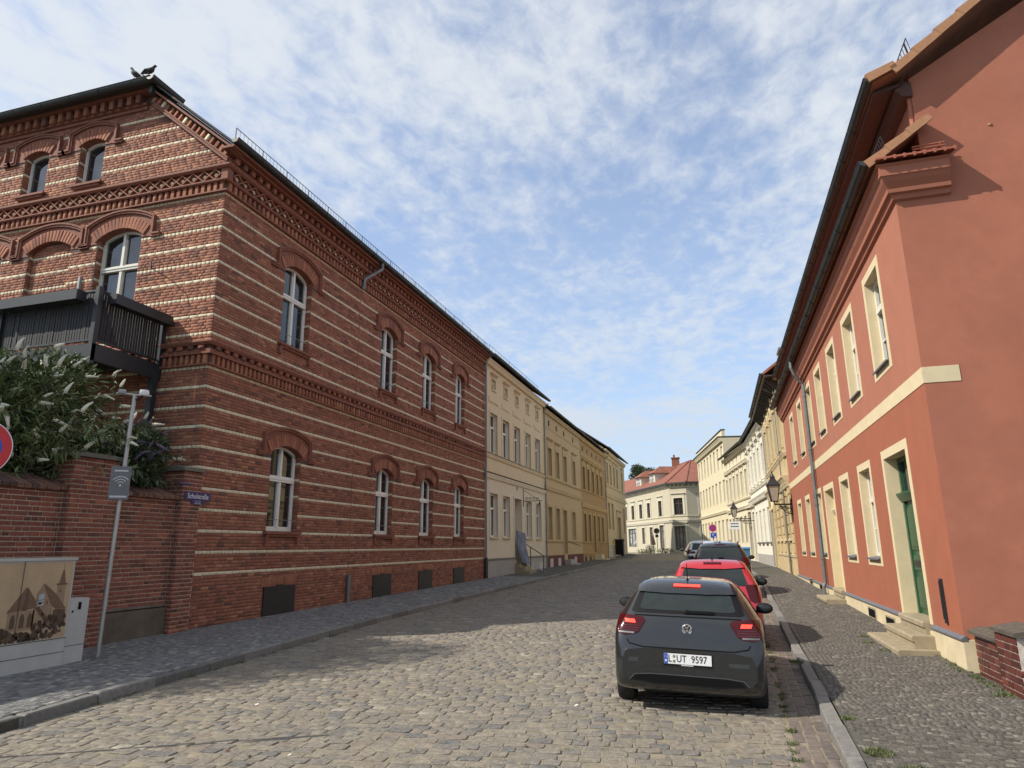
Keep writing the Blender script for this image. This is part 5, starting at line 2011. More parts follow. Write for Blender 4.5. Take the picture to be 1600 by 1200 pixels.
for p, q in (((xr_, -.12, .9), (xr_, -.12, 1.95)), ((xr_, -1.25, .2), (xr_, -1.25, 1.25)), ((xr_, -.5, .6), (xr_, -.5, 1.7)), ((xr_, -.12, 1.95), (xr_, -1.25, 1.25))):
    b.tube([p, q], .025, 6)
b.build('handrail', 'iron', h2)
b = MB()
b.box(L * .455, L * .455 + .16, -.03, 0, 4.92, 5.1)
b.build('house_number', 'enamel', h2)
gs = thing('hanging_sign', 'wrought iron hanging sign bracket with scrollwork on the cream house', 'sign', (-11.0, 38.95, 4.35))
b = MB()
b.box(-.0, .03, -.03, .03, -.3, .75)
b.tube([(0, 0, .02), (1.15, 0, .02)], .02, 6)
for k in range(4):
    cx0 = .2 + k * .22
    b.tube([(cx0 + .1 * math.cos(t) * (1 - t / 14), 0, .16 - k * .012 + .1 * math.sin(t) * (1 - t / 14)) for t in [i * .6 for i in range(16)]], .012, 5)
b.tube([(0, 0, .65), (.3, 0, .5), (.6, 0, .3), (1.0, 0, .05)], .012, 5)
b.build('bracket', 'iron', gs)
b = MB()
b.lathe([(0, -.2), (.07, -.2), (.05, -.08), (.02, 0)], (1.0, 0, 0), 8)
b.build('pendant', 'iron', gs)
# tarp over the entrance
tp = MB()
nx_, nz_ = 14, 18
vs = []
for j in range(nz_ + 1):
    for i in range(nx_ + 1):
        u, v = i / nx_, j / nz_
        fold = .05 * math.sin(u * 17 + v * 3) + .03 * math.sin(u * 31 - v * 7)
        x = dr[0][0] + .05 + u * (1.55 - .25 * v) + .25 * v * v
        y = -.12 - .30 * v ** 1.4 + fold * (1 - .3 * v) - .12 * math.sin(u * 3.1) * v
        z = 2.62 - .15 * u - v * 1.75 + .06 * math.sin(u * 9)
        vs.append((-11 - y, 31.96 + x, z))
tp.add(vs, [(j * (nx_ + 1) + i, j * (nx_ + 1) + i + 1, (j + 1) * (nx_ + 1) + i + 1, (j + 1) * (nx_ + 1) + i) for j in range(nz_) for i in range(nx_)])
tag(tp.build('tarp', 'tarp', smooth=True), 'blue grey tarp hung over the entrance steps of the cream house', 'tarp')
b = MB()
b.bar((-10.75, 38.75, .98), (-9.75, 38.9, .34), .14, .05)
tag(b.build('plank', 'plank'), 'pale plank leaning down the entrance steps', 'plank')

h3, L = left_house('row_house', 'yellow house with dark red plinth and moulded window heads', 44.3, 57.0)
f = lambda a, b, c, d: (a - 44.3, b - 44.3, c, d)
cols = [(45.3, 46.36), (47.7, 48.72), (50.2, 51.3), (53.6, 54.66)]
up = [f(a, b, 6.55, 8.45) for a, b in cols]
lo = [f(45.06, 46.1, 2.2, 4.37), f(47.47, 48.55, 2.2, 4.37), f(53.0, 54.2, 2.2, 4.37)]
dr = [f(49.85, 50.95, 1.2, 4.37)]
at = [f((a + b) / 2 - .24, (a + b) / 2 + .24, 10.02, 10.42) for a, b in cols]
shell(h3, L, 11.0, 10, up + lo + at + dr, 'yellow3', 'yellow3')
for w_ in up:
    put_window(h3, *w_, style='tee', fm='cream_frame', reveal=.3, sur=('yellow3', .16, .05, .75))
for w_ in lo:
    put_window(h3, *w_, style='tee', fm='white' if w_ is lo[2] else 'cream_frame', reveal=.3, sur=('yellow3', .16, .05, .0))
for i, w_ in enumerate(at):
    put_window(h3, *w_, style='none', fm='maroon' if i % 2 == 0 else 'brown_frame', gm='glass', reveal=.12)
put_window(h3, *dr[0], style='door', fm='brown_frame', reveal=.4, sur=('yellow3', .16, .05, 0), name='door')
belt(h3, L, 9.78, 9.93, .05, 'yellow3')
belt(h3, L, 6.30, 6.42, .10, 'yellow3')
belt(h3, L, 5.50, 5.80, .13, 'yellow3')
belt(h3, L, 2.02, 2.14, .08, 'yellow3', x1=dr[0][0] - .3)
belt(h3, L, 2.02, 2.14, .08, 'yellow3', x0=dr[0][1] + .3)
belt(h3, L, 10.75, 11.0, .24, 'yellow3', 'cornice')
b = MB()
b.box(0, dr[0][0] - .1, -.05, .1, -.5, 1.15)
b.box(dr[0][1] + .1, L, -.05, .1, -.5, 1.15)
b.build('plinth', 'maroon', h3)
for a in (45.2, 47.6, 53.3):
    b = MB()
    b.box(a - 44.3, a - 44.3 + .85, -.07, 0, .38, .95)
    b.build('cellar_hatch', 'cab', h3)
b = MB()
b.box(dr[0][0] - .1, dr[0][1] + .6, -.9, -.05, 0, .5)
b.box(dr[0][0] - .1, dr[0][1] + .2, -.5, -.05, .5, .8)
b.build('steps', 'greyplinth', h3)
b = MB()
b.tube([(dr[0][1] + .15, -.05, 2.1), (dr[0][1] + .2, -1.0, 1.75)], .025, 6)
b.build('handrail', 'iron', h3)
roof(h3, L, 11.05, .4, .7, 10, 'roofdark', 'yellow3')

h4, L = left_house('row_house', 'ochre house with brown windows and five narrow bays', 57.0, 70.3)
f = lambda a, b, c, d: (a - 57.0, b - 57.0, c, d)
cols = [(57.8, 58.85), (60.0, 61.0), (62.4, 63.4), (64.8, 65.8), (67.1, 68.1)]
up = [f(a, b, 6.6, 8.5) for a, b in cols]
lo = [f(a, b, 2.15, 4.47) for i, (a, b) in enumerate(cols) if i != 2]
dr = [f(62.4, 63.45, 1.2, 4.47)]
at = [f((a + b) / 2 - .24, (a + b) / 2 + .24, 9.9, 10.28) for a, b in cols]
shell(h4, L, 11.0, 10, up + lo + at + dr, 'ochre4', 'ochre4')
for w_ in up:
    put_window(h4, *w_, style='tee', fm='brown_frame', reveal=.28, sur=('ochre4t', .17, .06, .7))
for w_ in lo:
    put_window(h4, *w_, style='tee', fm='brown_frame', reveal=.28, sur=('ochre4t', .17, .06, .0))
for w_ in at:
    put_window(h4, *w_, style='none', fm='brown_frame', reveal=.12)
put_window(h4, *dr[0], style='door', fm='brown_frame', reveal=.4, sur=('ochre4t', .17, .06, 0), name='door')
belt(h4, L, 9.40, 9.66, .07, 'ochre4t')
belt(h4, L, 6.42, 6.52, .10, 'ochre4t')
belt(h4, L, 5.00, 5.34, .13, 'ochre4t')
belt(h4, L, 2.0, 2.1, .08, 'ochre4t', x1=dr[0][0] - .25)
belt(h4, L, 2.0, 2.1, .08, 'ochre4t', x0=dr[0][1] + .25)
belt(h4, L, 10.7, 11.0, .24, 'ochre4t', 'cornice')
belt(h4, L, 1.06, 1.13, .06, 'ochre4t', x1=dr[0][0] - .25)
for a in (57.9, 60.1):
    b = MB()
    b.box(a - 57, a - 57 + .8, -.03, 0, .45, .9)
    b.build('cellar_hatch', 'iron', h4)
b = MB()
b.box(dr[0][0] - .2, dr[0][1] + .5, -1.2, -.03, 0, .65)
b.box(dr[0][0] - .1, dr[0][1] + .3, -.7, -.03, .65, 1.0)
b.build('steps', 'sandplinth', h4)
b = MB()
for x in (0, .9, 1.8, 2.7):
    b.tube([(dr[0][1] + .2 + x, -1.2, .3), (dr[0][1] + .2 + x, -1.2, 1.9)], .03, 6)
for z in (.8, 1.35, 1.9):
    b.tube([(dr[0][1] + .2, -1.2, z), (dr[0][1] + 2.9, -1.2, z)], .025, 6)
b.build('railing', 'cream_frame', h4)
roof(h4, L, 11.05, .4, .7, 10, 'roofdark', 'ochre4')
downpipe(h4, L - .05, .6, 10.9, off=.4)
yb_ = thing('notice_board', 'small yellow notice board beside the entrance railing', 'sign', (-9.75, 66.0, zL(66)))
b = MB()
b.box(-.02, .02, -.55, .85, 1.25, 1.68)
b.build('board', 'yellowsign', yb_)
b = MB()
b.box(.0205, .024, -.45, .75, 1.50, 1.57)
b.box(.0205, .024, -.40, .70, 1.36, 1.42)
b.build('print', 'black', yb_)
b = MB()
for y in (-.4, .7):
    b.tube([(0, y, -.2), (0, y, 1.25)], .03, 6)
b.build('post', 'galv', yb_)

h5, L = left_house('row_house', 'beige corner house with wide portal and tall upper windows', 70.3, 86.0)
f = lambda a, b, c, d: (a - 70.3, b - 70.3, c, d)
cols = [(71.45, 72.5), (73.8, 74.75), (76.25, 77.25), (78.65, 79.7), (82.9, 84.0)]
up = [f(a, b, 8.2, 10.4) for a, b in cols]
lo = [f(71.55, 72.7, 3.45, 6.2), f(74.05, 75.2, 3.45, 6.2), f(83.3, 84.4, 3.2, 6.1)]
dr = [f(77.9, 80.4, .7, 4.9)]
shell(h5, L, 11.7, 10, up + lo + dr, 'cream5', 'cream5')
for w_ in up:
    put_window(h5, *w_, style='tee', fm='cream_frame', reveal=.3, sur=('cream5', .16, .05, .5))
for w_ in lo:
    put_window(h5, *w_, style='tee', fm='cream_frame', reveal=.3, sur=('cream5', .16, .05, .0))
put_window(h5, *dr[0], style='door', fm='brown_frame', reveal=.5, sur=('cream5', .3, .10, .7), name='portal')
belt(h5, L, 7.9, 8.1, .10, 'cream5')
belt(h5, L, 6.75, 7.2, .14, 'cream5')
belt(h5, L, 11.35, 11.7, .26, 'cream5', 'cornice')
belt(h5, L, 1.5, 1.6, .06, 'cream5', x1=dr[0][0] - .4)
roof(h5, L, 11.78, .45, .7, 10, 'roofdark', 'cream5')
wb_ = thing('waste_bin', 'tall black wheeled waste bin in front of the beige corner house', 'bin', (-10.45, 75.0, zL(75)))
b = MB()
b.prism([(-.48, .14), (.48, .14), (.58, 1.55), (-.58, 1.55)], -.42, .42, 'x')
b.build('body', 'trimblack', wb_)
b = MB()
b.prism([(-.64, 1.55), (.64, 1.55), (.62, 1.68), (.3, 1.78), (-.3, 1.78), (-.62, 1.68)], -.48, .48, 'x')
b.build('lid', 'trimblack', wb_)
for y in (-.38, .38):
    b = MB()
    b.tube([(.3, y - .04, .1), (.3, y + .04, .1)], .1, 12)
    b.build('wheel', 'tyre', wb_)

# ---------------------------------------------------------------- row on the sunny side, bending left
def right_house(name, label, ya, yb):
    return house_frame(name, label, (fR(yb), yb), (fR(ya), ya))


hb, L = right_house('row_house', 'sandstone coloured house with round arched window heads and rustication', 31.03, 42.0)
n = 5
pit = (L - .6) / n
cx0 = [.3 + pit * (i + .5) for i in range(n)]
up = [(c - .55, c + .55, 5.9, 8.0) for c in cx0]
lo = [(c - .5, c + .5, 2.0, 3.85) for c in cx0[1:]]
dr = [(cx0[0] - .75, cx0[0] + .75, .55, 3.6)]
shell(hb, L, 9.0, 9, up + lo + dr, 'sandB', 'sandB')
for w_ in up:
    o = put_window(hb, *w_, style='tee', fm='brown_frame', reveal=.26, sur=('sandBt', .14, .09, .0))
    b = MB()
    for r_, d in ((.72, .16), (.55, .10)):
        pts = [(.55 + r_ * math.cos(t), -.05, 2.30 + r_ * .75 * math.sin(t)) for t in [math.pi * i / 10 for i in range(11)]]
        b.tube(pts, .075, 6)
    b.box(.47, .63, -.18, 0, 2.6, 3.0)
    b.box(-.22, -.04, -.14, 0, 1.95, 2.32)
    b.box(1.14, 1.32, -.14, 0, 1.95, 2.32)
    b.build('arched_head', 'sandBt', o)
for w_ in lo:
    put_window(hb, *w_, style='tee', fm='brown_frame', reveal=.26, sill=('sandBt', .1, .08))
put_window(hb, *dr[0], style='door', fm='brown_frame', reveal=.5, sur=('sandBt', .2, .08, 0), name='portal')
b = MB()
pts = [(cx0[0] + .85 * math.cos(t), -.05, 3.6 + .62 * math.sin(t)) for t in [math.pi * i / 12 for i in range(13)]]
b.tube(pts, .11, 8)
b.build('portal_arch', 'sandBt', hb)
# rusticated blocks between the ground floor windows
rb = MB()
rb.prism([(-.05, -.17), (-.05, .17), (-.0, .2), (0, -.2)], -.5, .5, 'x')
rme = rb.mesh('rusticated_block', ['sandB'])
edges = [dr[0][1] + .22] + [e for w_ in lo for e in (w_[0], w_[1])] + [L]
for i in range(0, len(edges) - 1, 2):
    a, c = edges[i] + .02, edges[i + 1] - .02
    if c - a < .15:
        continue
    for k in range(7):
        o = put('rusticated_block', rme, hb, ((a + c) / 2, 0, 1.55 + k * .415))
        o.scale = (c - a, 1, 1)
for z0, z1, pr in ((4.35, 4.62, .30), (4.15, 4.35, .16), (5.45, 5.62, .16)):
    belt(hb, L, z0, z1, pr, 'sandBt')
bm_ = MB()
bm_.box(-.09, .09, -.09, 0, 4.68, 5.4)
bme = bm_.mesh('baluster_panel', ['sandBt'])
for k in range(int(L / .55)):
    put('baluster_panel', bme, hb, (.3 + k * .55, 0, 0))
belt(hb, L, 1.2, 1.32, .06, 'sandBt', x0=dr[0][1] + .25)
belt(hb, L, 8.9, 9.0, .2, 'sandBt', 'cornice')
b = MB()
b.box(0, L, -.62, .0, 9.0, 9.06)
b.build('soffit', 'brown_frame', hb)
br_ = MB()
br_.prism([(0, 8.45), (-.12, 8.5), (-.5, 8.9), (-.55, 9.0), (0, 9.0)], -.05, .05, 'x')
brm = br_.mesh('eaves_bracket', ['brown_frame'])
for k in range(int(L / .6)):
    put('eaves_bracket', brm, hb, (.2 + k * .6, 0, 0))
roof(hb, L, 9.06, .62, .75, 9, 'roofred2', 'sandB')
downpipe(hb, L - 2.1, .4, 8.9, off=.5, m='stonecap', r=.05)
ch_ = MB()
ch_.box(L - 1.6, L - .7, .3, 1.4, 9.2, 10.35)
ch_.box(L - 1.7, L - .6, .2, 1.5, 10.35, 10.45)
ch_.build('dormer', 'zinc', hb)

hc, L = right_house('row_house', 'bright white stucco house with ornate window heads', 42.03, 53.0)
n = 5
pit = L / n
cx0 = [pit * (i + .5) for i in range(n)]
up = [(c - .5, c + .5, 5.7, 7.7) for c in cx0]
lo = [(c - .5, c + .5, 1.9, 3.9) for c in cx0[1:]]
dr = [(cx0[0] - .65, cx0[0] + .65, .65, 4.0)]
shell(hc, L, 9.0, 9, up + lo + dr, 'whiteC', 'whiteC')
for w_ in up:
    put_window(hc, *w_, style='tee', fm='white', gm='glass2', reveal=.2, sur=('whiteC', .16, .09, .6), sill=('whiteC', .12, .1))
for w_ in lo:
    put_window(hc, *w_, style='tee', fm='white', gm='glass2', reveal=.12, sur=('whiteC', .12, .05, 0), sill=('stonecap', .12, .1))
put_window(hc, *dr[0], style='door', fm='brown_frame', reveal=.5, sur=('whiteC', .16, .06, .3), name='door')
for z0, z1, pr in ((4.5, 4.85, .26), (5.3, 5.45, .14), (8.3, 8.42, .1), (8.75, 9.0, .3)):
    belt(hc, L, z0, z1, pr, 'whiteC')
b = MB()
b.box(dr[0][1] + .2, L, -.06, .05, -.2, 1.15)
b.build('plinth', 'greyplinth', hc)
for k in range(4):
    b = MB()
    b.prism([(0, 7.95), (-.16, 8.0), (-.22, 8.55), (0, 8.7)], pit * (k + 1) - .12, pit * (k + 1) + .12, 'x')
    b.build('console', 'whiteC', hc)
roof(hc, L, 9.06, .45, .7, 9, 'roofdark', 'whiteC')
downpipe(hc, L - .05, .6, 9.0, off=.45, m='galv')

hd, L = right_house('row_house', 'cream stucco house with small attic windows and pediments', 53.03, 64.0)
n = 6
pit = L / n
cx0 = [pit * (i + .5) for i in range(n)]
up = [(c - .45, c + .45, 5.3, 7.3) for c in cx0]
at = [(c - .25, c + .25, 8.2, 8.7) for c in cx0]
lo = [(c - .45, c + .45, 1.9, 3.9) for c in cx0[:5]]
dr = [(cx0[5] - .6, cx0[5] + .6, .75, 4.1)]
shell(hd, L, 9.1, 9, up + at + lo + dr, 'creamD', 'creamD')
for w_ in up:
    put_window(hd, *w_, style='tee', fm='white', gm='glass2', reveal=.2, sur=('creamD', .13, .08, .5))
for w_ in at:
    put_window(hd, *w_, style='none', fm='white', reveal=.15)
for w_ in lo:
    put_window(hd, *w_, style='tee', fm='brown_frame', reveal=.2, sur=('creamD', .13, .05, .0))
put_window(hd, *dr[0], style='door', fm='brown_frame', reveal=.5, sur=('creamD', .13, .05, .2), name='door')
for z0, z1, pr in ((4.4, 4.65, .2), (5.1, 5.22, .12), (7.9, 8.05, .16), (8.85, 9.1, .28)):
    belt(hd, L, z0, z1, pr, 'creamD')
roof(hd, L, 9.16, .45, .7, 9, 'roofdark', 'creamD')

he, L = right_house('row_house', 'pale yellow three storey house with flat roof and rows of plain windows', 64.03, 80.5)
n = 8
pit = L / n
cx0 = [pit * (i + .5) for i in range(n)]
rows = [[(c - .5, c + .5, z, z + 2.05) for c in cx0] for z in (1.95, 5.5, 8.6)]
shell(he, L, 11.3, 9, rows[0] + rows[1] + rows[2], 'creamE', 'creamE')
for r_ in rows:
    for w_ in r_:
        put_window(he, *w_, style='tee', fm='white', gm='glass2' if w_[2] > 3 else 'glass', reveal=.22)
for z0, z1, pr in ((4.55, 4.8, .16), (10.95, 11.3, .35)):
    belt(he, L, z0, z1, pr, 'creamE')
b = MB()
b.box(-.2, L + .02, -.42, 9.3, 11.31, 11.42)
b.build('roof', 'roofdark', he)
b = MB()
b.box(-.0, L, -.02, .25, 11.42, 12.0)
b.build('parapet', 'creamE', he)
b = MB()
b.box(-.06, L + .04, -.1, .3, 12.0, 12.07)
b.build('parapet_cap', 'roofdark', he)

# ---------------------------------------------------------------- corner house closing the street
A0, A1, A2, A3 = (-14.9, 110.5), (-5.95, 92.0), (-3.75, 91.0), (3.4, 93.3)
fz = zL(92) + .02
hf = thing('corner_house', 'off white corner house with red hipped roof closing the street', 'house', (0, 0, 0))


def lift(o, old, new):
    """hand a part from one parent to that parent's parent, where it stands"""
    mb = old.matrix_basis.copy()
    o.parent = new
    o.matrix_basis = mb @ o.matrix_basis


HF = 9.75 + .0
fw_list = []
for (P0, P1, kind) in ((A0, A1, 'long'), (A1, A2, 'chamfer'), (A2, A3, 'side')):
    d = Vector((P1[0] - P0[0], P1[1] - P0[1], 0))
    Lf = d.length
    if kind == 'long':
        xs = [1.9, 5.2, 8.7, 12.0, 16.4]
        up = [(x, x + 1.25, 5.6, 7.65) for x in xs]
        lo = [(1.0, 2.2, 1.0, 4.2, 'tee'), (3.3, 6.9, 1.6, 4.25, 'shop'), (9.4, 10.6, 2.0, 4.25, 'tee'), (12.6, 13.8, 2.0, 4.25, 'tee'), (16.4, 18.0, 1.2, 4.4, 'shop')]
    elif kind == 'chamfer':
        up = [(.55, 1.85, 5.6, 7.75)]
        lo = [(.4, 2.0, 1.0, 4.15, 'shopdoor')]
    else:
        up = [(1.7, 3.0, 5.6, 7.75), (4.6, 5.9, 5.6, 7.75)]
        lo = [(1.6, 3.5, 1.7, 4.3, 'shop'), (4.6, 5.9, 1.9, 4.3, 'tee')]
    b = MB()
    wall_face(b, (0, 0, 0), (1, 0, 0), Lf, 0, HF, [u[:4] for u in up + lo], (0, .4, 0))
    o = b.build('wall', 'whiteF', hf, (P0[0], P0[1], 0))
    o.rotation_euler = (0, 0, math.atan2(d.y, d.x))
    for w_ in up:
        lift(put_window(o, *w_[:4], style='cross', fm='brown_frame', gm='glass', reveal=.2, sur=('trimF', .28, .06, .45)), o, hf)
    for w_ in lo:
        st_ = w_[4]
        if st_ == 'shopdoor':
            lift(put_window(o, *w_[:4], style='shop', fm='brown_frame', gm='glass2', reveal=.30, sur=('trimF', .22, .06, .2)), o, hf)
        else:
            lift(put_window(o, *w_[:4], style=st_, fm='brown_frame', gm='glass2' if kind == 'long' else 'glass', reveal=.2, sur=('trimF', .2, .05, 0)), o, hf)
    for z0, z1, pr in ((4.65, 5.0, .22), (5.35, 5.45, .1), (9.1, 9.3, .15), (9.5, 9.75, .4)):
        belt(o, Lf, z0, z1, pr, 'trimF')
    dm = MB()
    dm.box(-.12, .12, -.34, 0, 9.31, 9.5)
    dmm = dm.mesh('dentil', ['trimF'])
    for k in range(int(Lf / .6)):
        put('dentil', dmm, o, (.3 + k * .6, 0, 0))
    b = MB()
    b.box(0, Lf, -.05, .02, 0, 1.15)
    b.build('plinth', 'whiteF', o)
    if kind == 'long':
        b = MB()
        for i in range(12):
            x = 3.45 + rnd.random() * 2.9
            z = 1.75 + rnd.random() * 2.1
            b.box(x, x + rnd.uniform(.2, .5), .165, .17, z, z + rnd.uniform(.25, .6))
        b.build('poster', 'poster', o)
# roof: eaves polygon and ridge
ov = .45
E0, E1, E2, E3 = (-15.3, 109.9, HF), (-6.3, 91.6, HF), (-3.65, 90.4, HF), (3.6, 92.8, HF)
RG0, RG1, RG2 = (-9.5, 117, 13.6), (-3.3, 100.5, 13.6), (5.5, 102.2, 13.6)
b = MB()
b.add([E0, E1, RG1, RG0], [(0, 1, 2, 3)])
b.add([E1, E2, RG1], [(0, 1, 2)])
b.add([E2, E3, RG2, RG1], [(0, 1, 2, 3)])
b.add([E0, RG0, (-18, 117, HF)], [(0, 1, 2)])
for p, q in ((E0, E1), (E1, E2), (E2, E3)):
    b.bar(Vector(p) - Vector((0, 0, .1)), Vector(q) - Vector((0, 0, .1)), .12, .2, 1)
b.build('roof', ['roofred', 'zincdark'], hf)
b = MB()
for p, q in ((E1, RG1), (E2, RG1), (RG1, RG0), (RG1, RG2)):
    b.tube([p, q], .13, 6)
b.build('ridge_tiles', 'orange' if False else 'roofred', hf)
sd = Vector((A1[0] - A0[0], A1[1] - A0[1], 0)).normalized()
sn = Vector((sd.y, -sd.x, 0))       # towards the street
for tpos in (5.4, 11.2):
    base = Vector((A0[0], A0[1], HF)) + sd * tpos - sn * .9
    dq = thing('dormer', None, None, base, math.atan2(sd.y, sd.x))
    dq.parent = hf
    b = MB()
    b.box(0, 2.2, 0, 4, .2, 2.1)
    b.build('wall', 'trimF', dq)
    b = MB()
    b.add([(-.35, -.4, 2.1), (2.55, -.4, 2.1), (2.55, 4.4, 2.1), (-.35, 4.4, 2.1), (1.1, 1.2, 3.2), (1.1, 6.6, 3.2)], [(0, 1, 4), (0, 4, 5, 3), (1, 2, 5, 4), (0, 3, 2, 1)])
    b.build('dormer_roof', 'roofred', dq)
    o = put_window(dq, .35, 1.85, .6, 1.95, style='tee', fm='white', gm='glass2', reveal=-.02)
    for c_ in list(o.children):
        lift(c_, o, dq)
for (tx, up_, w_) in ((13.2, .35, .9), (15.0, .62, .8)):
    p = Vector(E0).lerp(Vector(E1), tx / 20.6)
    q = Vector(RG0).lerp(Vector(RG1), tx / 20.6)
    c = p.lerp(q, up_ - .08)
    e = p.lerp(q, up_ + .08)
    b = MB()
    nn = (Vector(E1) - Vector(E0)).cross(q - p).normalized()
    if nn.z < 0:
        nn = -nn
    b.bar(c + nn * .06, e + nn * .06, w_, .12, 0, up=nn)
    b.build('skylight', 'carglass', hf)
c = Vector(E2).lerp(Vector(E3), .62).lerp(Vector(RG1).lerp(Vector(RG2), .5), .2)
e = Vector(E2).lerp(Vector(E3), .62).lerp(Vector(RG1).lerp(Vector(RG2), .5), .34)
b = MB()
b.bar(c + Vector((0, -.05, .08)), e + Vector((0, -.05, .08)), 1.3, .12, 0, up=(0, -.7, .7))
b.build('skylight', 'carglass', hf)
for (px_, py_, zz, nm) in ((-5.6, 105.5, 13.7, 'chimney'), (.6, 102, 13.3, 'chimney'), (-.6, 102, 13.0, 'chimney')):
    b = MB()
    b.box(px_ - .55, px_ + .55, py_ - .4, py_ + .4, 12, zz + .9)
    b.box(px_ - .65, px_ + .65, py_ - .5, py_ + .5, zz + .9, zz + 1.05)
    b.tube([(px_ - .2, py_, zz + 1.0), (px_ - .2, py_, zz + 1.5)], .14, 8)
    b.build(nm, 'mould', hf)
# yellow neighbour
hg = thing('yellow_house', 'bright yellow house with red roof beside the corner house', 'house', (-24, 124.6, 0))
d = Vector((A0[0] + 24, A0[1] + .12 - 124.6, 0))
hg.rotation_euler = (0, 0, math.atan2(d.y, d.x))
Lg = d.length
ups = [(Lg - 2.3 - 3 * k, Lg - 1.1 - 3 * k, 5.0, 7.2) for k in range(4)]
los = [(Lg - 2.3, Lg - .9, 1.0, 3.9), (Lg - 5.5, Lg - 4.2, 1.5, 3.9)]
shell(hg, Lg, 8.7, 9, ups + los, 'yellowG', 'yellowG')
for w_ in ups + los:
    put_window(hg, *w_, style='tee', fm='brown_frame', reveal=.2, sur=('yellowG', .1, .03, 0))
roof(hg, Lg, 8.75, .4, .8, 9, 'roofred', 'yellowG')


# ---------------------------------------------------------------- cars (rear at y=0, front towards +y, ground z=0)
def car_shape(kind):
    # station: y, zbottom, half width low, half width waist, z waist, half width at roof line, z roof line, z top
    if kind == 'polo':
        L = 4.02
        st = [(0.00, .34, .70, .74, .58, .69, .68, .72), (.03, .28, .775, .80, .62, .76, .78, .82), (.09, .24, .82, .83, .78, .785, .95, .99), (.15, .22, .835, .842, .88, .715, 1.06, 1.09), (.29, .22, .83, .852, .93, .655, 1.21, 1.25),
              (.42, .21, .845, .866, .95, .615, 1.33, 1.37), (.56, .20, .85, .874, .96, .595, 1.395, 1.435), (.85, .19, .86, .878, .965, .585, 1.42, 1.455), (1.5, .18, .86, .878, .96, .585, 1.425, 1.465), (2.1, .18, .86, .872, .95, .59, 1.40, 1.44),
              (2.55, .18, .86, .868, .93, .63, 1.22, 1.26), (2.95, .18, .86, .862, .88, .72, .98, 1.01), (3.3, .19, .85, .852, .80, .68, .90, .93), (3.7, .21, .80, .81, .70, .58, .80, .83), (3.95, .25, .68, .70, .58, .5, .66, .69), (L, .32, .5, .55, .52, .42, .58, .6)]
    elif kind == 'small':
        L = 3.6
        st = [(0.00, .37, .58, .69, .58, .64, .68, .72), (.04, .31, .69, .755, .62, .72, .80, .83), (.10, .27, .745, .78, .82, .72, 1.0, 1.03), (.18, .25, .765, .795, .90, .66, 1.2, 1.23), (.30, .22, .785, .805, .94, .605, 1.37, 1.41),
              (.5, .20, .795, .812, .95, .575, 1.44, 1.475), (.85, .19, .80, .817, .955, .57, 1.455, 1.49), (1.5, .18, .80, .817, .95, .575, 1.45, 1.485), (2.0, .18, .80, .812, .94, .585, 1.40, 1.44),
              (2.4, .18, .80, .81, .92, .63, 1.22, 1.26), (2.75, .18, .80, .80, .86, .67, .98, 1.01), (3.05, .19, .79, .79, .78, .62, .90, .93), (3.35, .21, .74, .75, .68, .54, .80, .83), (3.55, .25, .62, .64, .56, .46, .66, .69), (L, .32, .45, .5, .52, .4, .58, .6)]
    else:
        L = 4.45
        st = [(0.00, .40, .62, .75, .66, .70, .78, .82), (.04, .34, .75, .84, .72, .78, .92, .95), (.12, .30, .83, .868, .92, .77, 1.12, 1.15), (.22, .28, .855, .885, 1.0, .70, 1.36, 1.40), (.36, .26, .875, .897, 1.04, .645, 1.54, 1.58),
              (.6, .25, .88, .902, 1.05, .615, 1.60, 1.64), (1.0, .24, .88, .902, 1.05, .61, 1.62, 1.66), (1.8, .24, .88, .902, 1.05, .62, 1.61, 1.65), (2.4, .24, .88, .897, 1.04, .64, 1.54, 1.58),
              (2.85, .24, .88, .89, 1.02, .69, 1.32, 1.36), (3.25, .24, .88, .88, .96, .75, 1.06, 1.1), (3.65, .25, .86, .87, .86, .68, .98, 1.01), (4.1, .27, .80, .82, .76, .6, .88, .91), (4.38, .31, .68, .7, .66, .52, .74, .77), (L, .38, .5, .55, .6, .42, .66, .68)]
    return L, st


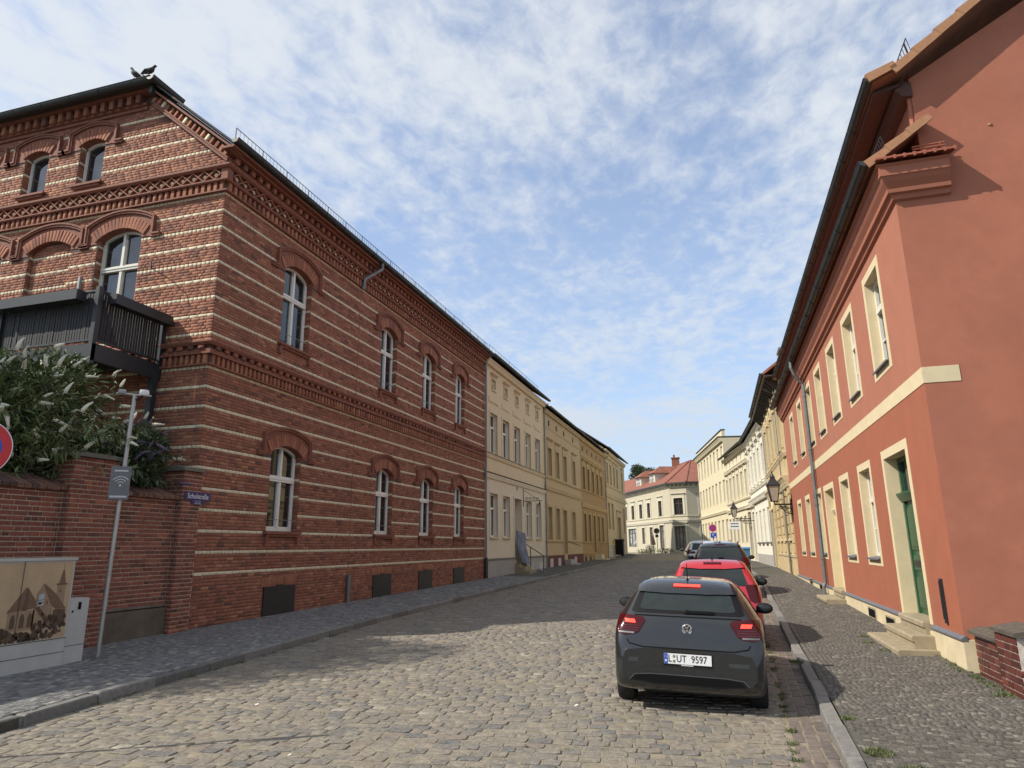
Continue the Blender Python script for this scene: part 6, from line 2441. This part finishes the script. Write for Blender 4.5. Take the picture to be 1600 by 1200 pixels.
def car_body(kind, paint):
    L, st = car_shape(kind)
    V, F = [], []
    sc_ = .985
    for (y, zb, wl, ww, zw, wr, zr_, zt) in st:
        half = [(0, zb), (wl * .9, zb), (wl, zb + .05), (ww, zb + (zw - zb) * .40), (ww, zw), (ww - (ww - wr) * .22, zw + (zr_ - zw) * .22), (wr, zr_), (wr * .72, zt - .012), (0, zt)]
        ring = [(x, y, z) for x, z in half] + [(-x, y, z) for x, z in half[-2:0:-1]]
        V += ring
    k = 16
    n = len(st)
    for j in range(n - 1):
        for i in range(k):
            F.append((j * k + i, j * k + (i + 1) % k, (j + 1) * k + (i + 1) % k, (j + 1) * k + i))
    for base, flip in ((0, False), ((n - 1) * k, True)):
        q = [(0, 1, 15), (1, 2, 14, 15), (2, 3, 13, 14), (3, 4, 12, 13), (4, 5, 11, 12), (5, 6, 10, 11), (6, 7, 9, 10), (7, 8, 9)]
        for f in q:
            f = tuple(base + i for i in f)
            F.append(f[::-1] if flip else f)
    me = bpy.data.meshes.new('body')
    me.from_pydata(V, [], F)
    me.materials.append(M[paint])
    me.materials.append(M['trimblack'])
    o = bpy.data.objects.new('tmp_body', me)
    COL.objects.link(o)
    s = o.modifiers.new('s', 'SUBSURF')
    s.levels = s.render_levels = 3
    ax = {'polo': (.70, 3.25, .30, .305), 'small': (.55, 2.97, .285, .29), 'suv': (.80, 3.45, .33, .345)}[kind]
    cut = MB()
    for ya in ax[:2]:
        for sx_ in (-1, 1):
            cut.tube([(sx_ * .60, ya, ax[2]), (sx_ * 1.2, ya, ax[2])], ax[3] + .035, 28, 0)
    cme = cut.mesh('cut', ['trimblack'])
    co = put('tmp_cut', cme)
    m = o.modifiers.new('b', 'BOOLEAN')
    m.operation = 'DIFFERENCE'
    m.object = co
    m.solver = 'FAST'
    try:
        m.material_mode = 'TRANSFER'
    except Exception:
        pass
    dg = bpy.context.evaluated_depsgraph_get()
    out = bpy.data.meshes.new_from_object(o.evaluated_get(dg))
    bvh = BVHTree.FromObject(o, dg)
    bpy.data.objects.remove(o)
    bpy.data.objects.remove(co)
    for p in out.polygons:
        p.use_smooth = True
    out.set_sharp_from_angle(angle=R(38))
    return out, bvh, L, ax


def patch(bvh, poly, axis, off, m, name, parent, step=.03, sign=1, thick=0., smooth=True):
    """a skin laid on the body: poly in (x,z) for axis 'y' (seen from behind) or (y,z) for axis 'x', (x,y) for axis 'z'"""
    pts = [Vector(p) for p in poly]
    edge = []
    for i in range(len(pts)):
        a, c = pts[i], pts[(i + 1) % len(pts)]
        k = max(1, int((c - a).length / step))
        edge += [a.lerp(c, j / k) for j in range(k)]
    x0, x1 = min(p[0] for p in pts), max(p[0] for p in pts)
    z0, z1 = min(p[1] for p in pts), max(p[1] for p in pts)

    def inside(q):
        c = False
        for i in range(len(pts)):
            a, e = pts[i], pts[(i + 1) % len(pts)]
            if (a[1] > q[1]) != (e[1] > q[1]) and q[0] < (e[0] - a[0]) * (q[1] - a[1]) / (e[1] - a[1]) + a[0]:
                c = not c
        return c
    inner = []
    for i in range(1, int((x1 - x0) / step) + 1):
        for j in range(1, int((z1 - z0) / step) + 1):
            q = Vector((x0 + i * step, z0 + j * step))
            if inside(q) and min((q - e).length for e in edge) > step * .45:
                inner.append(q)
    allp = edge + inner
    vv, ee, ff, *_ = geometry.delaunay_2d_cdt(allp, [], [list(range(len(edge)))], 1, 1e-6)
    V = []
    for p in vv:
        if axis == 'y':
            h = bvh.ray_cast(Vector((p[0], -3, p[1])), Vector((0, 1, 0)))
        elif axis == 'x':
            h = bvh.ray_cast(Vector((sign * 3, p[0], p[1])), Vector((-sign, 0, 0)))
        elif axis == 'f':
            h = bvh.ray_cast(Vector((p[0], 9, p[1])), Vector((0, -1, 0)))
        else:
            h = bvh.ray_cast(Vector((p[0], p[1], 5)), Vector((0, 0, -1)))
        if h[0] is None:
            V.append(None)
        else:
            nr = h[1]
            ray = {'y': (0, 1, 0), 'x': (-sign, 0, 0), 'f': (0, -1, 0)}.get(axis, (0, 0, -1))
            if nr.dot(Vector(ray)) > 0:
                nr = -nr
            V.append(h[0] + nr * off)
    b = MB()
    b.v = [tuple(v) if v else (0, 0, 0) for v in V]
    b.f = [tuple(f) for f in ff if all(V[i] for i in f)]
    b.mi = [0] * len(b.f)
    b.t = [0] * len(b.f)
    return b.build(name, m, parent, smooth=smooth)


def wheel(parent, x, y, r, sx_):
    b = MB()
    w = .2
    prof = [(r * .62, -w / 2), (r * .93, -w / 2), (r, -w / 2 + .03), (r, w / 2 - .03), (r * .93, w / 2), (r * .62, w / 2)]
    n = 32
    vs = [(z, rr * math.cos(2 * math.pi * k / n), rr * math.sin(2 * math.pi * k / n)) for rr, z in prof for k in range(n)]
    b.add(vs, [(i * n + k, i * n + (k + 1) % n, (i + 1) * n + (k + 1) % n, (i + 1) * n + k) for i in range(len(prof) - 1) for k in range(n)])
    o = b.build('wheel', 'tyre', parent, (x, y, r), smooth=True)
    g = MB()
    vs = [(sx_ * d, rr * math.cos(2 * math.pi * k / n), rr * math.sin(2 * math.pi * k / n)) for rr, d in ((r * .64, .085), (r * .58, .06), (r * .2, .07), (.001, .075)) for k in range(n)]
    g.add(vs, [(i * n + k, i * n + (k + 1) % n, (i + 1) * n + (k + 1) % n, (i + 1) * n + k) for i in range(3) for k in range(n)])
    for k in range(5):
        a = 2 * math.pi * k / 5
        g.bar((sx_ * .085, .05 * math.cos(a), .05 * math.sin(a)), (sx_ * .09, r * .6 * math.cos(a), r * .6 * math.sin(a)), .06, .03, 0, up=(1, 0, 0))
    g.build('rim', 'rim', o)


def mirror_pt(p):
    return [(-x, z) for x, z in p][::-1]


CARS = {}


def build_car(kind, paint, name, label, cat, loc, rz=0., roll=0., rails=False, detail=False, group=None):
    root = thing(name, label, cat, loc, R(rz), group)
    root.rotation_euler = (0, R(roll), R(rz))
    me, bvh, L, ax = car_body(kind, paint)
    put('body', me, root)
    for ya in ax[:2]:
        for sx_ in (-1, 1):
            wheel(root, sx_ * ({'polo': .76, 'small': .70, 'suv': .78}[kind]), ya, ax[2], sx_)
    zs = {'polo': 1., 'small': 1.02, 'suv': 1.14}[kind]
    ws = {'polo': 1., 'small': .95, 'suv': 1.03}[kind]
    S_ = lambda pl_: [(x * ws, z * zs) for x, z in pl_]
    # rear window
    if kind == 'polo':
        patch(bvh, S_([(-.60, 1.085), (-.64, 1.10), (-.555, 1.33), (-.50, 1.36), (.50, 1.36), (.555, 1.33), (.64, 1.10), (.60, 1.085)]), 'y', .004, 'trimblack', 'window_rim', root)
        patch(bvh, S_([(-.50, 1.115), (-.545, 1.13), (-.49, 1.315), (-.45, 1.335), (.45, 1.335), (.49, 1.315), (.545, 1.13), (.50, 1.115)]), 'y', .008, 'carglass', 'rear_window', root)
    else:
        patch(bvh, S_([(-.56, 1.03), (-.60, 1.06), (-.51, 1.33), (-.46, 1.355), (.46, 1.355), (.51, 1.33), (.60, 1.06), (.56, 1.03)]), 'y', .006, 'carglass', 'rear_window', root)
    # spoiler lip over the window, laid on the body
    zt_ = {'polo': 1.385, 'small': 1.425, 'suv': 1.585}[kind]
    yr = {'polo': .36, 'small': .27, 'suv': .33}[kind]
    wq = {'polo': .575, 'small': .555, 'suv': .61}[kind]
    patch(bvh, [(-wq, yr + .03), (-wq * .8, yr), (-wq * .4, yr - .02), (wq * .4, yr - .02), (wq * .8, yr), (wq, yr + .03), (wq, yr + .30), (-wq, yr + .30)], 'z', .022, paint, 'spoiler', root, .05)
    bl = patch(bvh, [(-.155, zt_ - .030), (-.155, zt_ - .006), (.155, zt_ - .006), (.155, zt_ - .030)], 'y', .034, 'lampglow' if detail else 'lampred', 'brake_light', root, .05)
    # lamps
    if kind == 'polo':
        lamp = [(.475, 1.0), (.50, 1.035), (.72, 1.055), (.80, 1.04), (.80, .86), (.72, .835), (.60, .85), (.55, .875)]
    elif kind == 'small':
        lamp = [(.56, 1.02), (.60, 1.05), (.76, 1.05), (.78, .78), (.70, .76), (.62, .80)]
    else:
        lamp = [(.56, 1.0), (.62, 1.04), (.84, 1.04), (.86, .86), (.66, .86)]
    for sx_ in (-1, 1):
        pl_ = S_(lamp)
        lo_ = patch(bvh, pl_ if sx_ > 0 else mirror_pt(pl_), 'y', .010, 'lampred', 'tail_light', root, .025)
        if detail:
            q = [(.585, .965), (.60, 1.005), (.715, 1.005), (.70, .968)]
            patch(bvh, q if sx_ > 0 else mirror_pt(q), 'y', .0125, 'lampglow', 'brake_glow', lo_, .03)
            for za in (.935, .91, .885):
                q = [(.55, za), (.55, za + .008), (.785, za + .008), (.785, za)]
                patch(bvh, q if sx_ > 0 else mirror_pt(q), 'y', .012, 'lampdark', 'lamp_strip', lo_, .04)
            q = [(.60, .852), (.60, .87), (.78, .872), (.78, .857)]
            patch(bvh, q if sx_ > 0 else mirror_pt(q), 'y', .012, 'zinc', 'reversing_lamp', lo_, .04)
        # side windows
        g0 = {'polo': [(.62, 1.12), (.98, 1.34), (1.25, 1.36), (2.0, 1.345), (2.62, 1.06), (2.6, 1.0), (1.4, .99), (.9, 1.0)], 'small': [(.5, 1.15), (.72, 1.36), (1.9, 1.36), (2.42, 1.08), (2.4, 1.0), (.8, 1.0)], 'suv': [(.55, 1.28), (.75, 1.5), (2.3, 1.47), (2.95, 1.18), (2.9, 1.1), (.9, 1.12)]}[kind]
        patch(bvh, g0, 'x', .005, 'carglass', 'side_window', root, .06, sx_)
        # mirrors
        ym, zm, wm = {'polo': (2.30, 1.02, .87), 'small': (2.15, 1.03, .80), 'suv': (2.65, 1.16, .90)}[kind]
        b = MB()
        b.ell((sx_ * (wm + .10), ym, zm), (.115, .07, .075), 14)
        b.bar((sx_ * (wm - .07), ym + .03, zm - .06), (sx_ * (wm + .04), ym + .02, zm - .04), .06, .04)
        mo = b.build('wing_mirror', 'trimblack' if kind != 'suv' else paint, root, smooth=True)
        b = MB()
        b.ell((sx_ * (wm + .10), ym - .058, zm), (.09, .018, .058), 12)
        b.build('mirror_glass', 'carglass', mo, smooth=True)
    # windscreen
    # bumper and lower valance
    if kind == 'polo':
        patch(bvh, [(-.66, .36), (-.60, .425), (-.40, .44), (.40, .44), (.60, .425), (.66, .36), (.40, .335), (-.40, .335)], 'y', .006, 'trimblack', 'valance', root)
        for q in ([(-.66, .365), (-.60, .432), (-.40, .449), (.40, .449), (.60, .432), (.66, .365), (.645, .365), (.59, .42), (.40, .436), (-.40, .436), (-.59, .42), (-.645, .365)],):
            patch(bvh, q, 'y', .011, 'trimgrey', 'valance_trim', root, .03)
        patch(bvh, [(-.60, .372), (-.56, .412), (-.40, .424), (.40, .424), (.56, .412), (.60, .372), (.40, .36), (-.40, .36)], 'y', .009, 'black', 'valance_slot', root, .05)
        # shut lines of the tailgate
        for q in ([(-.69, .79), (-.66, .745), (-.50, .715), (.50, .715), (.66, .745), (.69, .79), (.678, .796), (.652, .757), (.50, .728), (-.50, .728), (-.652, .757), (-.678, .796)],
                  [(-.60, 1.05), (.60, 1.05), (.60, 1.061), (-.60, 1.061)]):
            patch(bvh, q, 'y', .004, 'black', 'shut_line', root, .03)
        patch(bvh, [(-.40, .70), (-.33, .71), (.33, .71), (.40, .70), (.50, .60), (.44, .52), (-.44, .52), (-.50, .60)], 'y', .002, paint, 'plate_recess', root, .05)
        patch(bvh, [(-.66, .555), (-.66, .60), (-.56, .605), (-.55, .56)], 'y', .003, 'zincdark', 'reflector', root, .04)
        patch(bvh, [(.66, .555), (.66, .60), (.44, .60), (.45, .56)], 'y', .003, 'zincdark', 'reflector', root, .04)
        # rear wiper
        b = MB()
        h = bvh.ray_cast(Vector((.05, -3, 1.115)), Vector((0, 1, 0)))[0]
        b.bar((-.02, h.y - .02, 1.112), (.30, h.y - .015, 1.112), .03, .03)
        b.ell((-.0, h.y - .01, 1.108), (.05, .03, .025), 8)
        b.build('wiper', 'trimblack', root)
        # emblem: ring with letters V over W
        ye = bvh.ray_cast(Vector((0, -3, .93)), Vector((0, 1, 0)))[0].y - .012
        b = MB()
        b.tube([(.052 * math.cos(t), ye, .93 + .052 * math.sin(t)) for t in [2 * math.pi * i / 28 for i in range(29)]], .0055, 6)
        for p in (((-.026, .972), (0, .935), (.026, .972)), ((-.044, .952), (-.021, .888), (0, .928), (.021, .888), (.044, .952))):
            for i in range(len(p) - 1):
                b.bar((p[i][0], ye - .002, p[i][1]), (p[i + 1][0], ye - .002, p[i + 1][1]), .008, .010, 0, up=(-(p[i + 1][1] - p[i][1]), 0, p[i + 1][0] - p[i][0]))
        b.build('emblem', 'chrome', root)
        # number plate
        yp = min(bvh.ray_cast(Vector((0, -3, z)), Vector((0, 1, 0)))[0].y for z in (.57, .68)) - .012
        zc_ = .615
        b = MB()
        b.box(-.27, .27, yp - .0, yp + .02, zc_ - .075, zc_ + .062)
        po = b.build('plate_holder', 'trimblack', root)
        b = MB()
        b.box(-.26, .26, yp - .004, yp - .0005, zc_ - .055, zc_ + .055)
        pp = b.build('number_plate', 'plate', root)
        b = MB()
        b.box(-.258, -.218, yp - .0052, yp - .0042, zc_ - .053, zc_ + .053)
        b.build('euro_band', 'plateblue', pp)
        b = MB()
        b.ell((-.238, yp - .0055, zc_ - .022), (.010, .0008, .014), 8)
        for k in range(12):
            a = k * math.pi / 6
            b.ell((-.238 + .012 * math.cos(a), yp - .0055, zc_ + .022 + .012 * math.sin(a)), (.0022, .0008, .0022), 4)
        b.build('country_mark', 'signwhite', pp)
        for s_, xx in (('L', -.195), ('UT', -.068), ('9597', .125)):
            text(s_, .108, 'black', pp, axes((xx, yp - .0055, zc_), (1, 0, 0), (0, 0, 1)), 'plate_letters', sx=.80)
        for zz in (.026, -.026):
            b = MB()
            b.ell((-.150, yp - .005, zc_ + zz), (.0185, .0015, .0185), 12)
            b.build('seal', 'seal', pp)
            b = MB()
            b.bar((-.155, yp - .0068, zc_ + zz - .008), (-.138, yp - .0068, zc_ + zz + .008), .006, .001, 0, up=(0, -1, 0))
            b.bar((-.157, yp - .0068, zc_ + zz + .004), (-.142, yp - .0068, zc_ + zz + .011), .005, .001, 0, up=(0, -1, 0))
            b.build('seal_print', 'signback', pp)
        b = MB()
        b.box(-.07, .06, yp - .001, yp + .0, zc_ - .071, zc_ - .060)
        b.build('holder_print', 'textgrey', po)
        # roof aerial, exhaust, door handle
        b = MB()
        za = bvh.ray_cast(Vector((0, .62, 5)), Vector((0, 0, -1)))[0].z
        b.lathe([(.03, -.01), (.028, .012), (.012, .035)], (0, .62, za), 10)
        b.tube([(0, .62, za + .02), (0, .50, za + .22)], [.006, .004], 6)
        b.build('aerial', 'trimblack', root)
        b = MB()
        b.tube([(-.36, .14, .27), (-.36, .4, .27)], .03, 10)
        b.build('exhaust', 'chrome', root)
    else:
        patch(bvh, S_([(-.6, .36), (-.6, .50), (.6, .50), (.6, .36)]), 'y', .005, 'trimblack', 'valance', root, .06)
        yp = bvh.ray_cast(Vector((0, -3, .80)), Vector((0, 1, 0)))[0].y - .012
        b = MB()
        b.box(-.26, .26, yp - .004, yp + .02, .76, .87)
        b.build('number_plate', 'plate', root)
        b = MB()
        ya = .5 if kind == 'small' else .55
        za = bvh.ray_cast(Vector((0, ya, 5)), Vector((0, 0, -1)))[0].z
        b.lathe([(.035, -.01), (.02, .02), (.006, .05)], (0, ya, za), 8)
        b.tube([(0, ya, za + .02), (0, ya - .03, za + .09)], .008, 5)
        b.build('aerial', 'trimblack', root)
        b = MB()
        b.box(-.08, .08, .1, .14, 1.02 * zs, 1.05 * zs)
        b.build('wiper', 'trimblack', root)
    if rails:
        for sx_ in (-1, 1):
            b = MB()
            zz = 1.655 if kind == 'suv' else 1.5
            b.tube([(sx_ * .56, .55, zz - .03), (sx_ * .56, .62, zz + .02), (sx_ * .57, 2.1, zz + .02), (sx_ * .58, 2.25, zz - .04)], .022, 6)
            b.build('roof_rail', 'chrome', root)
    return root


def zcar(x, y):
    return (zroad(x - .7, y + .7) + zroad(x + .7, y + .7) + zroad(x, y + 3.2) * 2) / 4


polo = build_car('polo', 'paint_grey', 'parked_car', 'dark grey hatchback with lit red brake lamps, nearest of the parked cars', 'car', (-.475, 8.36, -.12), 0, 1.9, detail=True, group='cars parked along the kerb')
build_car('small', 'paint_red', 'parked_car', 'bright red small hatchback parked in front of the dark grey one', 'car', (-.18, 12.75, zcar(-.2, 12.4) + .0), 0, .4, group='cars parked along the kerb')
build_car('suv', 'paint_black', 'parked_car', 'black car with chrome roof rails parked ahead of the red one', 'car', (-.02, 22.6, zcar(.1, 22.6)), 0, 0, rails=True, group='cars parked along the kerb')
build_car('suv', 'paint_white', 'parked_car', 'pale silver estate car half hidden ahead of the black one', 'car', (-.10, 30.5, zcar(.0, 30.5)), 3, 0, rails=True, group='cars parked along the kerb')
build_car('suv', 'paint_silver', 'parked_car', 'silver car farthest along the kerb showing its flank', 'car', (-.85, 38.0, zcar(-.7, 38)), 6, 0, group='cars parked along the kerb')
# mud guard of pale reflections on the red car's plate is left to the renderer

# ---------------------------------------------------------------- lanterns, signs, bins
def lantern(loc, wall_pt, s, label):
    root = thing('wall_lantern', label, 'lantern', loc, 0, 'lanterns on the sunny facades')
    b = MB()
    h, wt, wb__ = .62 * s, .22 * s, .12 * s
    cs = [(-1, -1), (1, -1), (1, 1), (-1, 1)]
    vs = [(x * wb__, y * wb__, 0) for x, y in cs] + [(x * wt, y * wt, h) for x, y in cs]
    b.add(vs, [(i, (i + 1) % 4, 4 + (i + 1) % 4, 4 + i) for i in range(4)])
    b.build('lantern_glass', 'lampglass', root)
    b = MB()
    for i in range(4):
        b.bar(vs[i], vs[4 + i], .03 * s, .03 * s)
        b.bar(vs[4 + i], vs[4 + (i + 1) % 4], .05 * s, .05 * s)
        b.bar(vs[i], vs[(i + 1) % 4], .03 * s, .03 * s)
    b.build('lantern_frame', 'iron', root)
    b = MB()
    t = [(x * wt * 1.15, y * wt * 1.15, h) for x, y in cs] + [(x * wt * .45, y * wt * .45, h + .26 * s) for x, y in cs] + [(x * wt * .4, y * wt * .4, h + .36 * s) for x, y in cs]
    b.add(t, [(i, (i + 1) % 4, 4 + (i + 1) % 4, 4 + i) for i in range(4)] + [(4 + i, 4 + (i + 1) % 4, 8 + (i + 1) % 4, 8 + i) for i in range(4)] + [(8, 9, 10, 11), (3, 2, 1, 0)])
    b.lathe([(.09 * s, .36 * s), (.05 * s, .44 * s), (.02 * s, .5 * s), (.035 * s, .54 * s), (0, .62 * s)], (0, 0, h), 8)
    for x, y in cs:
        b.tube([(x * wt * 1.1, y * wt * 1.1, h), (x * wt * 1.2, y * wt * 1.2, h + .12 * s)], .012 * s, 4)
    b.build('lantern_roof', 'iron', root)
    b = MB()
    w = Vector(wall_pt) - Vector(loc)
    b.tube([(0, 0, 0), (0, 0, -.12 * s), (w.x, w.y, -.12 * s)], .03 * s, 6)
    b.box(w.x - .03, w.x + .03, w.y - .05, w.y + .05, -.55 * s, .1 * s)
    for k in range(3):
        c = w * (.35 + k * .22) - Vector((0, 0, (.24 + .05 * k) * s))
        r_ = (.07 + .03 * k) * s
        dd = w.normalized()
        b.tube([c + dd * r_ * math.cos(t) * (1 - t / 16) + Vector((0, 0, r_ * math.sin(t) * (1 - t / 16))) for t in [i * .55 for i in range(18)]], .014 * s, 5)
    b.tube([(w.x * .25, w.y * .25, -.12 * s), (w.x * .6, w.y * .6, -.45 * s), (w.x, w.y, -.5 * s)], .018 * s, 5)
    b.build('bracket', 'iron', root)
    return root


lantern((2.3, 30.5, 3.5), (2.99, 30.75, 3.5), 1.05, 'black wrought iron lantern on scrolled bracket beside the red house')
lantern((1.15, 53.6, 3.75), (2.3, 54.2, 3.75), 1.0, 'smaller dark lantern farther down the street above the white sign')
hs = thing('shop_sign', 'white shop sign board with two dark lines hanging over the pavement', 'sign', (1.05, 51.5, 3.1))
b = MB()
b.box(-.33, .36, -.03, .03, -.28, .26)
b.build('board', 'signwhite', hs)
b = MB()
for z in (.07, -.12):
    for x in (-.24, -.13, -.02, .09, .2):
        b.box(x, x + .085, -.033, -.0305, z, z + .075)
b.build('print', 'black', hs)
b = MB()
b.tube([(0, 0, .3), (1.5, .2, .3)], .025, 6)
b.tube([(.0, 0, .26), (.0, 0, .32)], .02, 5)
b.build('bracket', 'iron', hs)
np_ = thing('no_stopping_sign', 'round no stopping sign above a small blue plate beyond the parked cars', 'sign', (-.50, 58.0, zR(58)))
no_stop(np_, (0, -.06, 2.45), (-.1, -1, 0), .30)
b = MB()
b.tube([(0, 0, -.2), (0, 0, 2.8)], .045, 8)
b.build('pole', 'galv', np_)
b = MB()
b.box(-.24, .26, -.085, -.06, 1.68, 2.08)
pb = b.build('plate', 'signblue', np_)
text('P', .3, 'signwhite', pb, axes((.0, -.087, 1.90), (1, 0, 0), (0, 0, 1)))
b = MB()
b.box(-.27, -.2, -.088, -.086, 1.7, 2.06)
b.box(.08, .2, -.088, -.086, 1.72, 1.8)
b.build('plate_print', 'signwhite', pb)
for i, (x, y, lab, small) in enumerate(((-12.35, 92.0, 'round sign seen from behind on a pole near the yellow house', False), (-7.75, 90.5, 'round sign seen from behind with a small plate below, before the corner house', True))):
    t = thing('traffic_sign', lab, 'sign', (x, y, zL(y)))
    b = MB()
    b.tube([(0, -.05, 2.75), (0, -.02, 2.75)], .36, 28)
    b.build('sign_back', 'signback', t)
    b = MB()
    b.tube([(0, 0, -.3), (0, 0, 3.1)], .045, 8)
    b.build('pole', 'galv', t)
    if small:
        b = MB()
        b.box(-.2, .2, -.06, -.03, 1.95, 2.3)
        b.build('plate', 'signback', t)
bb = thing('blue_bin', 'blue waste bin standing on the pavement beside the sunny facades', 'bin', (1.30, 41.2, zR(41)))
b = MB()
b.prism([(-.2, .1), (.2, .1), (.27, 1.0), (-.27, 1.0)], -.26, .26, 'x')
b.build('body', 'bluebin', bb)
b = MB()
b.prism([(-.30, 1.0), (.30, 1.0), (.28, 1.06), (-.22, 1.12), (-.3, 1.06)], -.29, .29, 'x')
b.build('lid', 'bluebin', bb)
for x in (-.2, .2):
    b = MB()
    b.tube([(x - .03, .2, .1), (x + .03, .2, .1)], .1, 12)
    b.build('wheel', 'tyre', bb)
ps = thing('folded_parasol', 'folded brown parasol standing before the corner house', 'parasol', (-8.35, 91.6, zL(91)))
b = MB()
b.tube([(0, 0, -.2), (0, 0, 2.3)], .04, 8)
b.build('pole', 'iron', ps)
b = MB()
b.lathe([(.3, 1.0), (.28, 1.2), (.17, 1.7), (.06, 2.2), (0, 2.35)], (0, 0, 0), 12)
b.build('cloth', 'parasol', ps)


def shrub(label, x, y, r, h, n, seed):
    root = thing('shrub', label, 'shrub', (x, y, zL(y) - .1))
    b = MB()
    for k in range(5):
        b.tube([(0, 0, 0), (rnd.uniform(-.5, .5) * r, rnd.uniform(-.5, .5) * r, h * .7)], [.03, .01], 5)
    b.build('stem', 'bark', root)
    leaf_bush(root, 'foliage', [((0, 0, h * .5), (r, r * .7, h * .55))], [n], 'hedge', .22, seed)


shrub('small dark shrub with pointed top before the corner house', -8.7, 91.0, .65, 1.1, 420, 31)
shrub('low green planting along the foot of the corner house', -6.9, 91.3, 1.1, .6, 420, 32)
shrub('low scrubby planting left of the dark shrub', -9.8, 92.6, .8, .5, 240, 33)


def tree(label, x, y, h, r, n, seed):
    root = thing('tree', label, 'tree', (x, y, 0))
    g = random.Random(seed)
    b = MB()
    b.tube([(0, 0, -1), (.1, 0, h * .4), (.0, .1, h * .75)], [.45, .3, .1], 8)
    cents = []
    for k in range(13):
        a = g.random() * 6.28
        c = (r * g.uniform(.2, .85) * math.cos(a), r * .7 * g.uniform(.2, .85) * math.sin(a), h * g.uniform(.52, .92))
        b.tube([(0, 0, h * .42), ((c[0]) * .5, c[1] * .5, h * .5 + (c[2] - h * .5) * .5), c], [.16, .09, .03], 5)
        cents.append((c, (r * g.uniform(.28, .45), r * g.uniform(.28, .45), r * g.uniform(.2, .34))))
    b.build('trunk', 'bark', root)
    leaf_bush(root, 'crown', cents, [n // 13] * 13, 'treeleaf', .6, seed, up=.1)
    return root


yt = thing('tree', 'tall leafy garden tree beyond the picture edge beside the balcony', 'tree', (-15.4, 5.4, 0))
b = MB()
b.tube([(0, 0, -.3), (.1, .1, 4), (.05, .3, 8)], [.2, .15, .05], 8)
for e_ in ((.8, 1.4, 8.6), (-.8, .6, 8.8), (.4, -1.6, 6.8), (.2, 1.5, 10)):
    b.tube([(.08, .2, 4.6), (e_[0] * .5, e_[1] * .5, 6.3), e_], [.09, .05, .01], 5)
b.build('trunk', 'bark', yt)
leaf_bush(yt, 'crown', [((0, 1.0, 9.3), (1.3, 1.4, 1.2)), ((.2, .1, 8.2), (1.4, 1.5, 1.2)), ((.3, -.9, 7.2), (1.3, 1.1, 1.0)), ((.2, .8, 7.2), (1.4, 1.5, 1.2))], [1800, 1800, 1500, 1500], 'leaf', .24, 77)


tree('larger round tree rising behind the red roof of the corner house', -15.2, 150, 19.8, 3.3, 5200, 41)
tree('lower dark tree just showing beside the beige house', -20.3, 150, 17.6, 2.6, 3600, 42)

# weeds in the joints and along the walls
def weeds(name, spots, seed):
    g = random.Random(seed)
    b = MB()
    for x, y, z, r, n in spots:
        for i in range(n):
            a = g.random() * 6.28
            d = r * math.sqrt(g.random())
            p = Vector((x + d * math.cos(a), y + d * math.sin(a), z))
            q = p + Vector((g.uniform(-.035, .035), g.uniform(-.035, .035), g.uniform(.01, .045)))
            w = Vector((g.uniform(-1, 1), g.uniform(-1, 1), 0)).normalized() * .006
            b.add([p - w, p + w, q], [(0, 1, 2)], 0, g.random())
    o = b.build(name, 'grass', tone=True)
    return tag(o, kind='stuff')


sp = []
for i in range(46):
    y = rnd.uniform(5.2, 14)
    sp.append((kR(y) - .37 + rnd.uniform(-.02, .02), y, zroadR(y), .055, 26))
for (x, y, r, n) in ((.93, 11.3, .10, 320), (1.1, 8.1, .07, 160), (1.16, 6.95, .12, 330), (1.35, 6.5, .14, 240), (1.6, 6.3, .12, 130), (2.9, 9.3, .14, 120), (2.95, 8.2, .12, 90), (2.3, 6.1, .14, 90)):
    sp.append((x, y, zpr(x, y), r, n))
for i in range(30):
    y = rnd.uniform(9.2, 14.4)
    sp.append((2.93 if y > 11.2 or y < 10.6 else 2.9, y, zpr(2.9, y), .07, 40))
for (x, y) in ((2.3, 13.9), (2.25, 13.2), (2.35, 12.4), (2.6, 12.2)):
    sp.append((x, y, zpr(x, y), .10, 90))
for i in range(260):
    y = 5.0 + 11 * rnd.random() ** 1.5
    x = rnd.uniform(-7, .3)
    sp.append((x, y, zroad(x, y) - .015, .05, 10))
for i in range(22):
    y = rnd.uniform(7, 14)
    sp.append((kL(y) + .04, y, zroadL(y), .08, 30))
weeds('weeds', sp, 3)
b = MB()
for i in range(70):
    y = 5 + 12 * rnd.random()
    x = rnd.uniform(-7, 2.6)
    z = (zroad(x, y) if x < kR(y) - .4 else zpr(x, y) if x > kR(y) + .16 else zroadR(y)) + .012
    s = rnd.uniform(.008, .028)
    a = rnd.random() * 6
    u, v = Vector((math.cos(a), math.sin(a), .2)) * s, Vector((-math.sin(a), math.cos(a), .3)) * s * .6
    c = Vector((x, y, z))
    b.add([c - u - v, c + u - v * .6, c + u * .7 + v, c - u + v * .8], [(0, 1, 2, 3)], 0 if i % 4 else 1)
tag(b.build('fallen_scraps', ['tileborder', 'litter'], tone=True), kind='stuff')
bpy.context.view_layer.update()
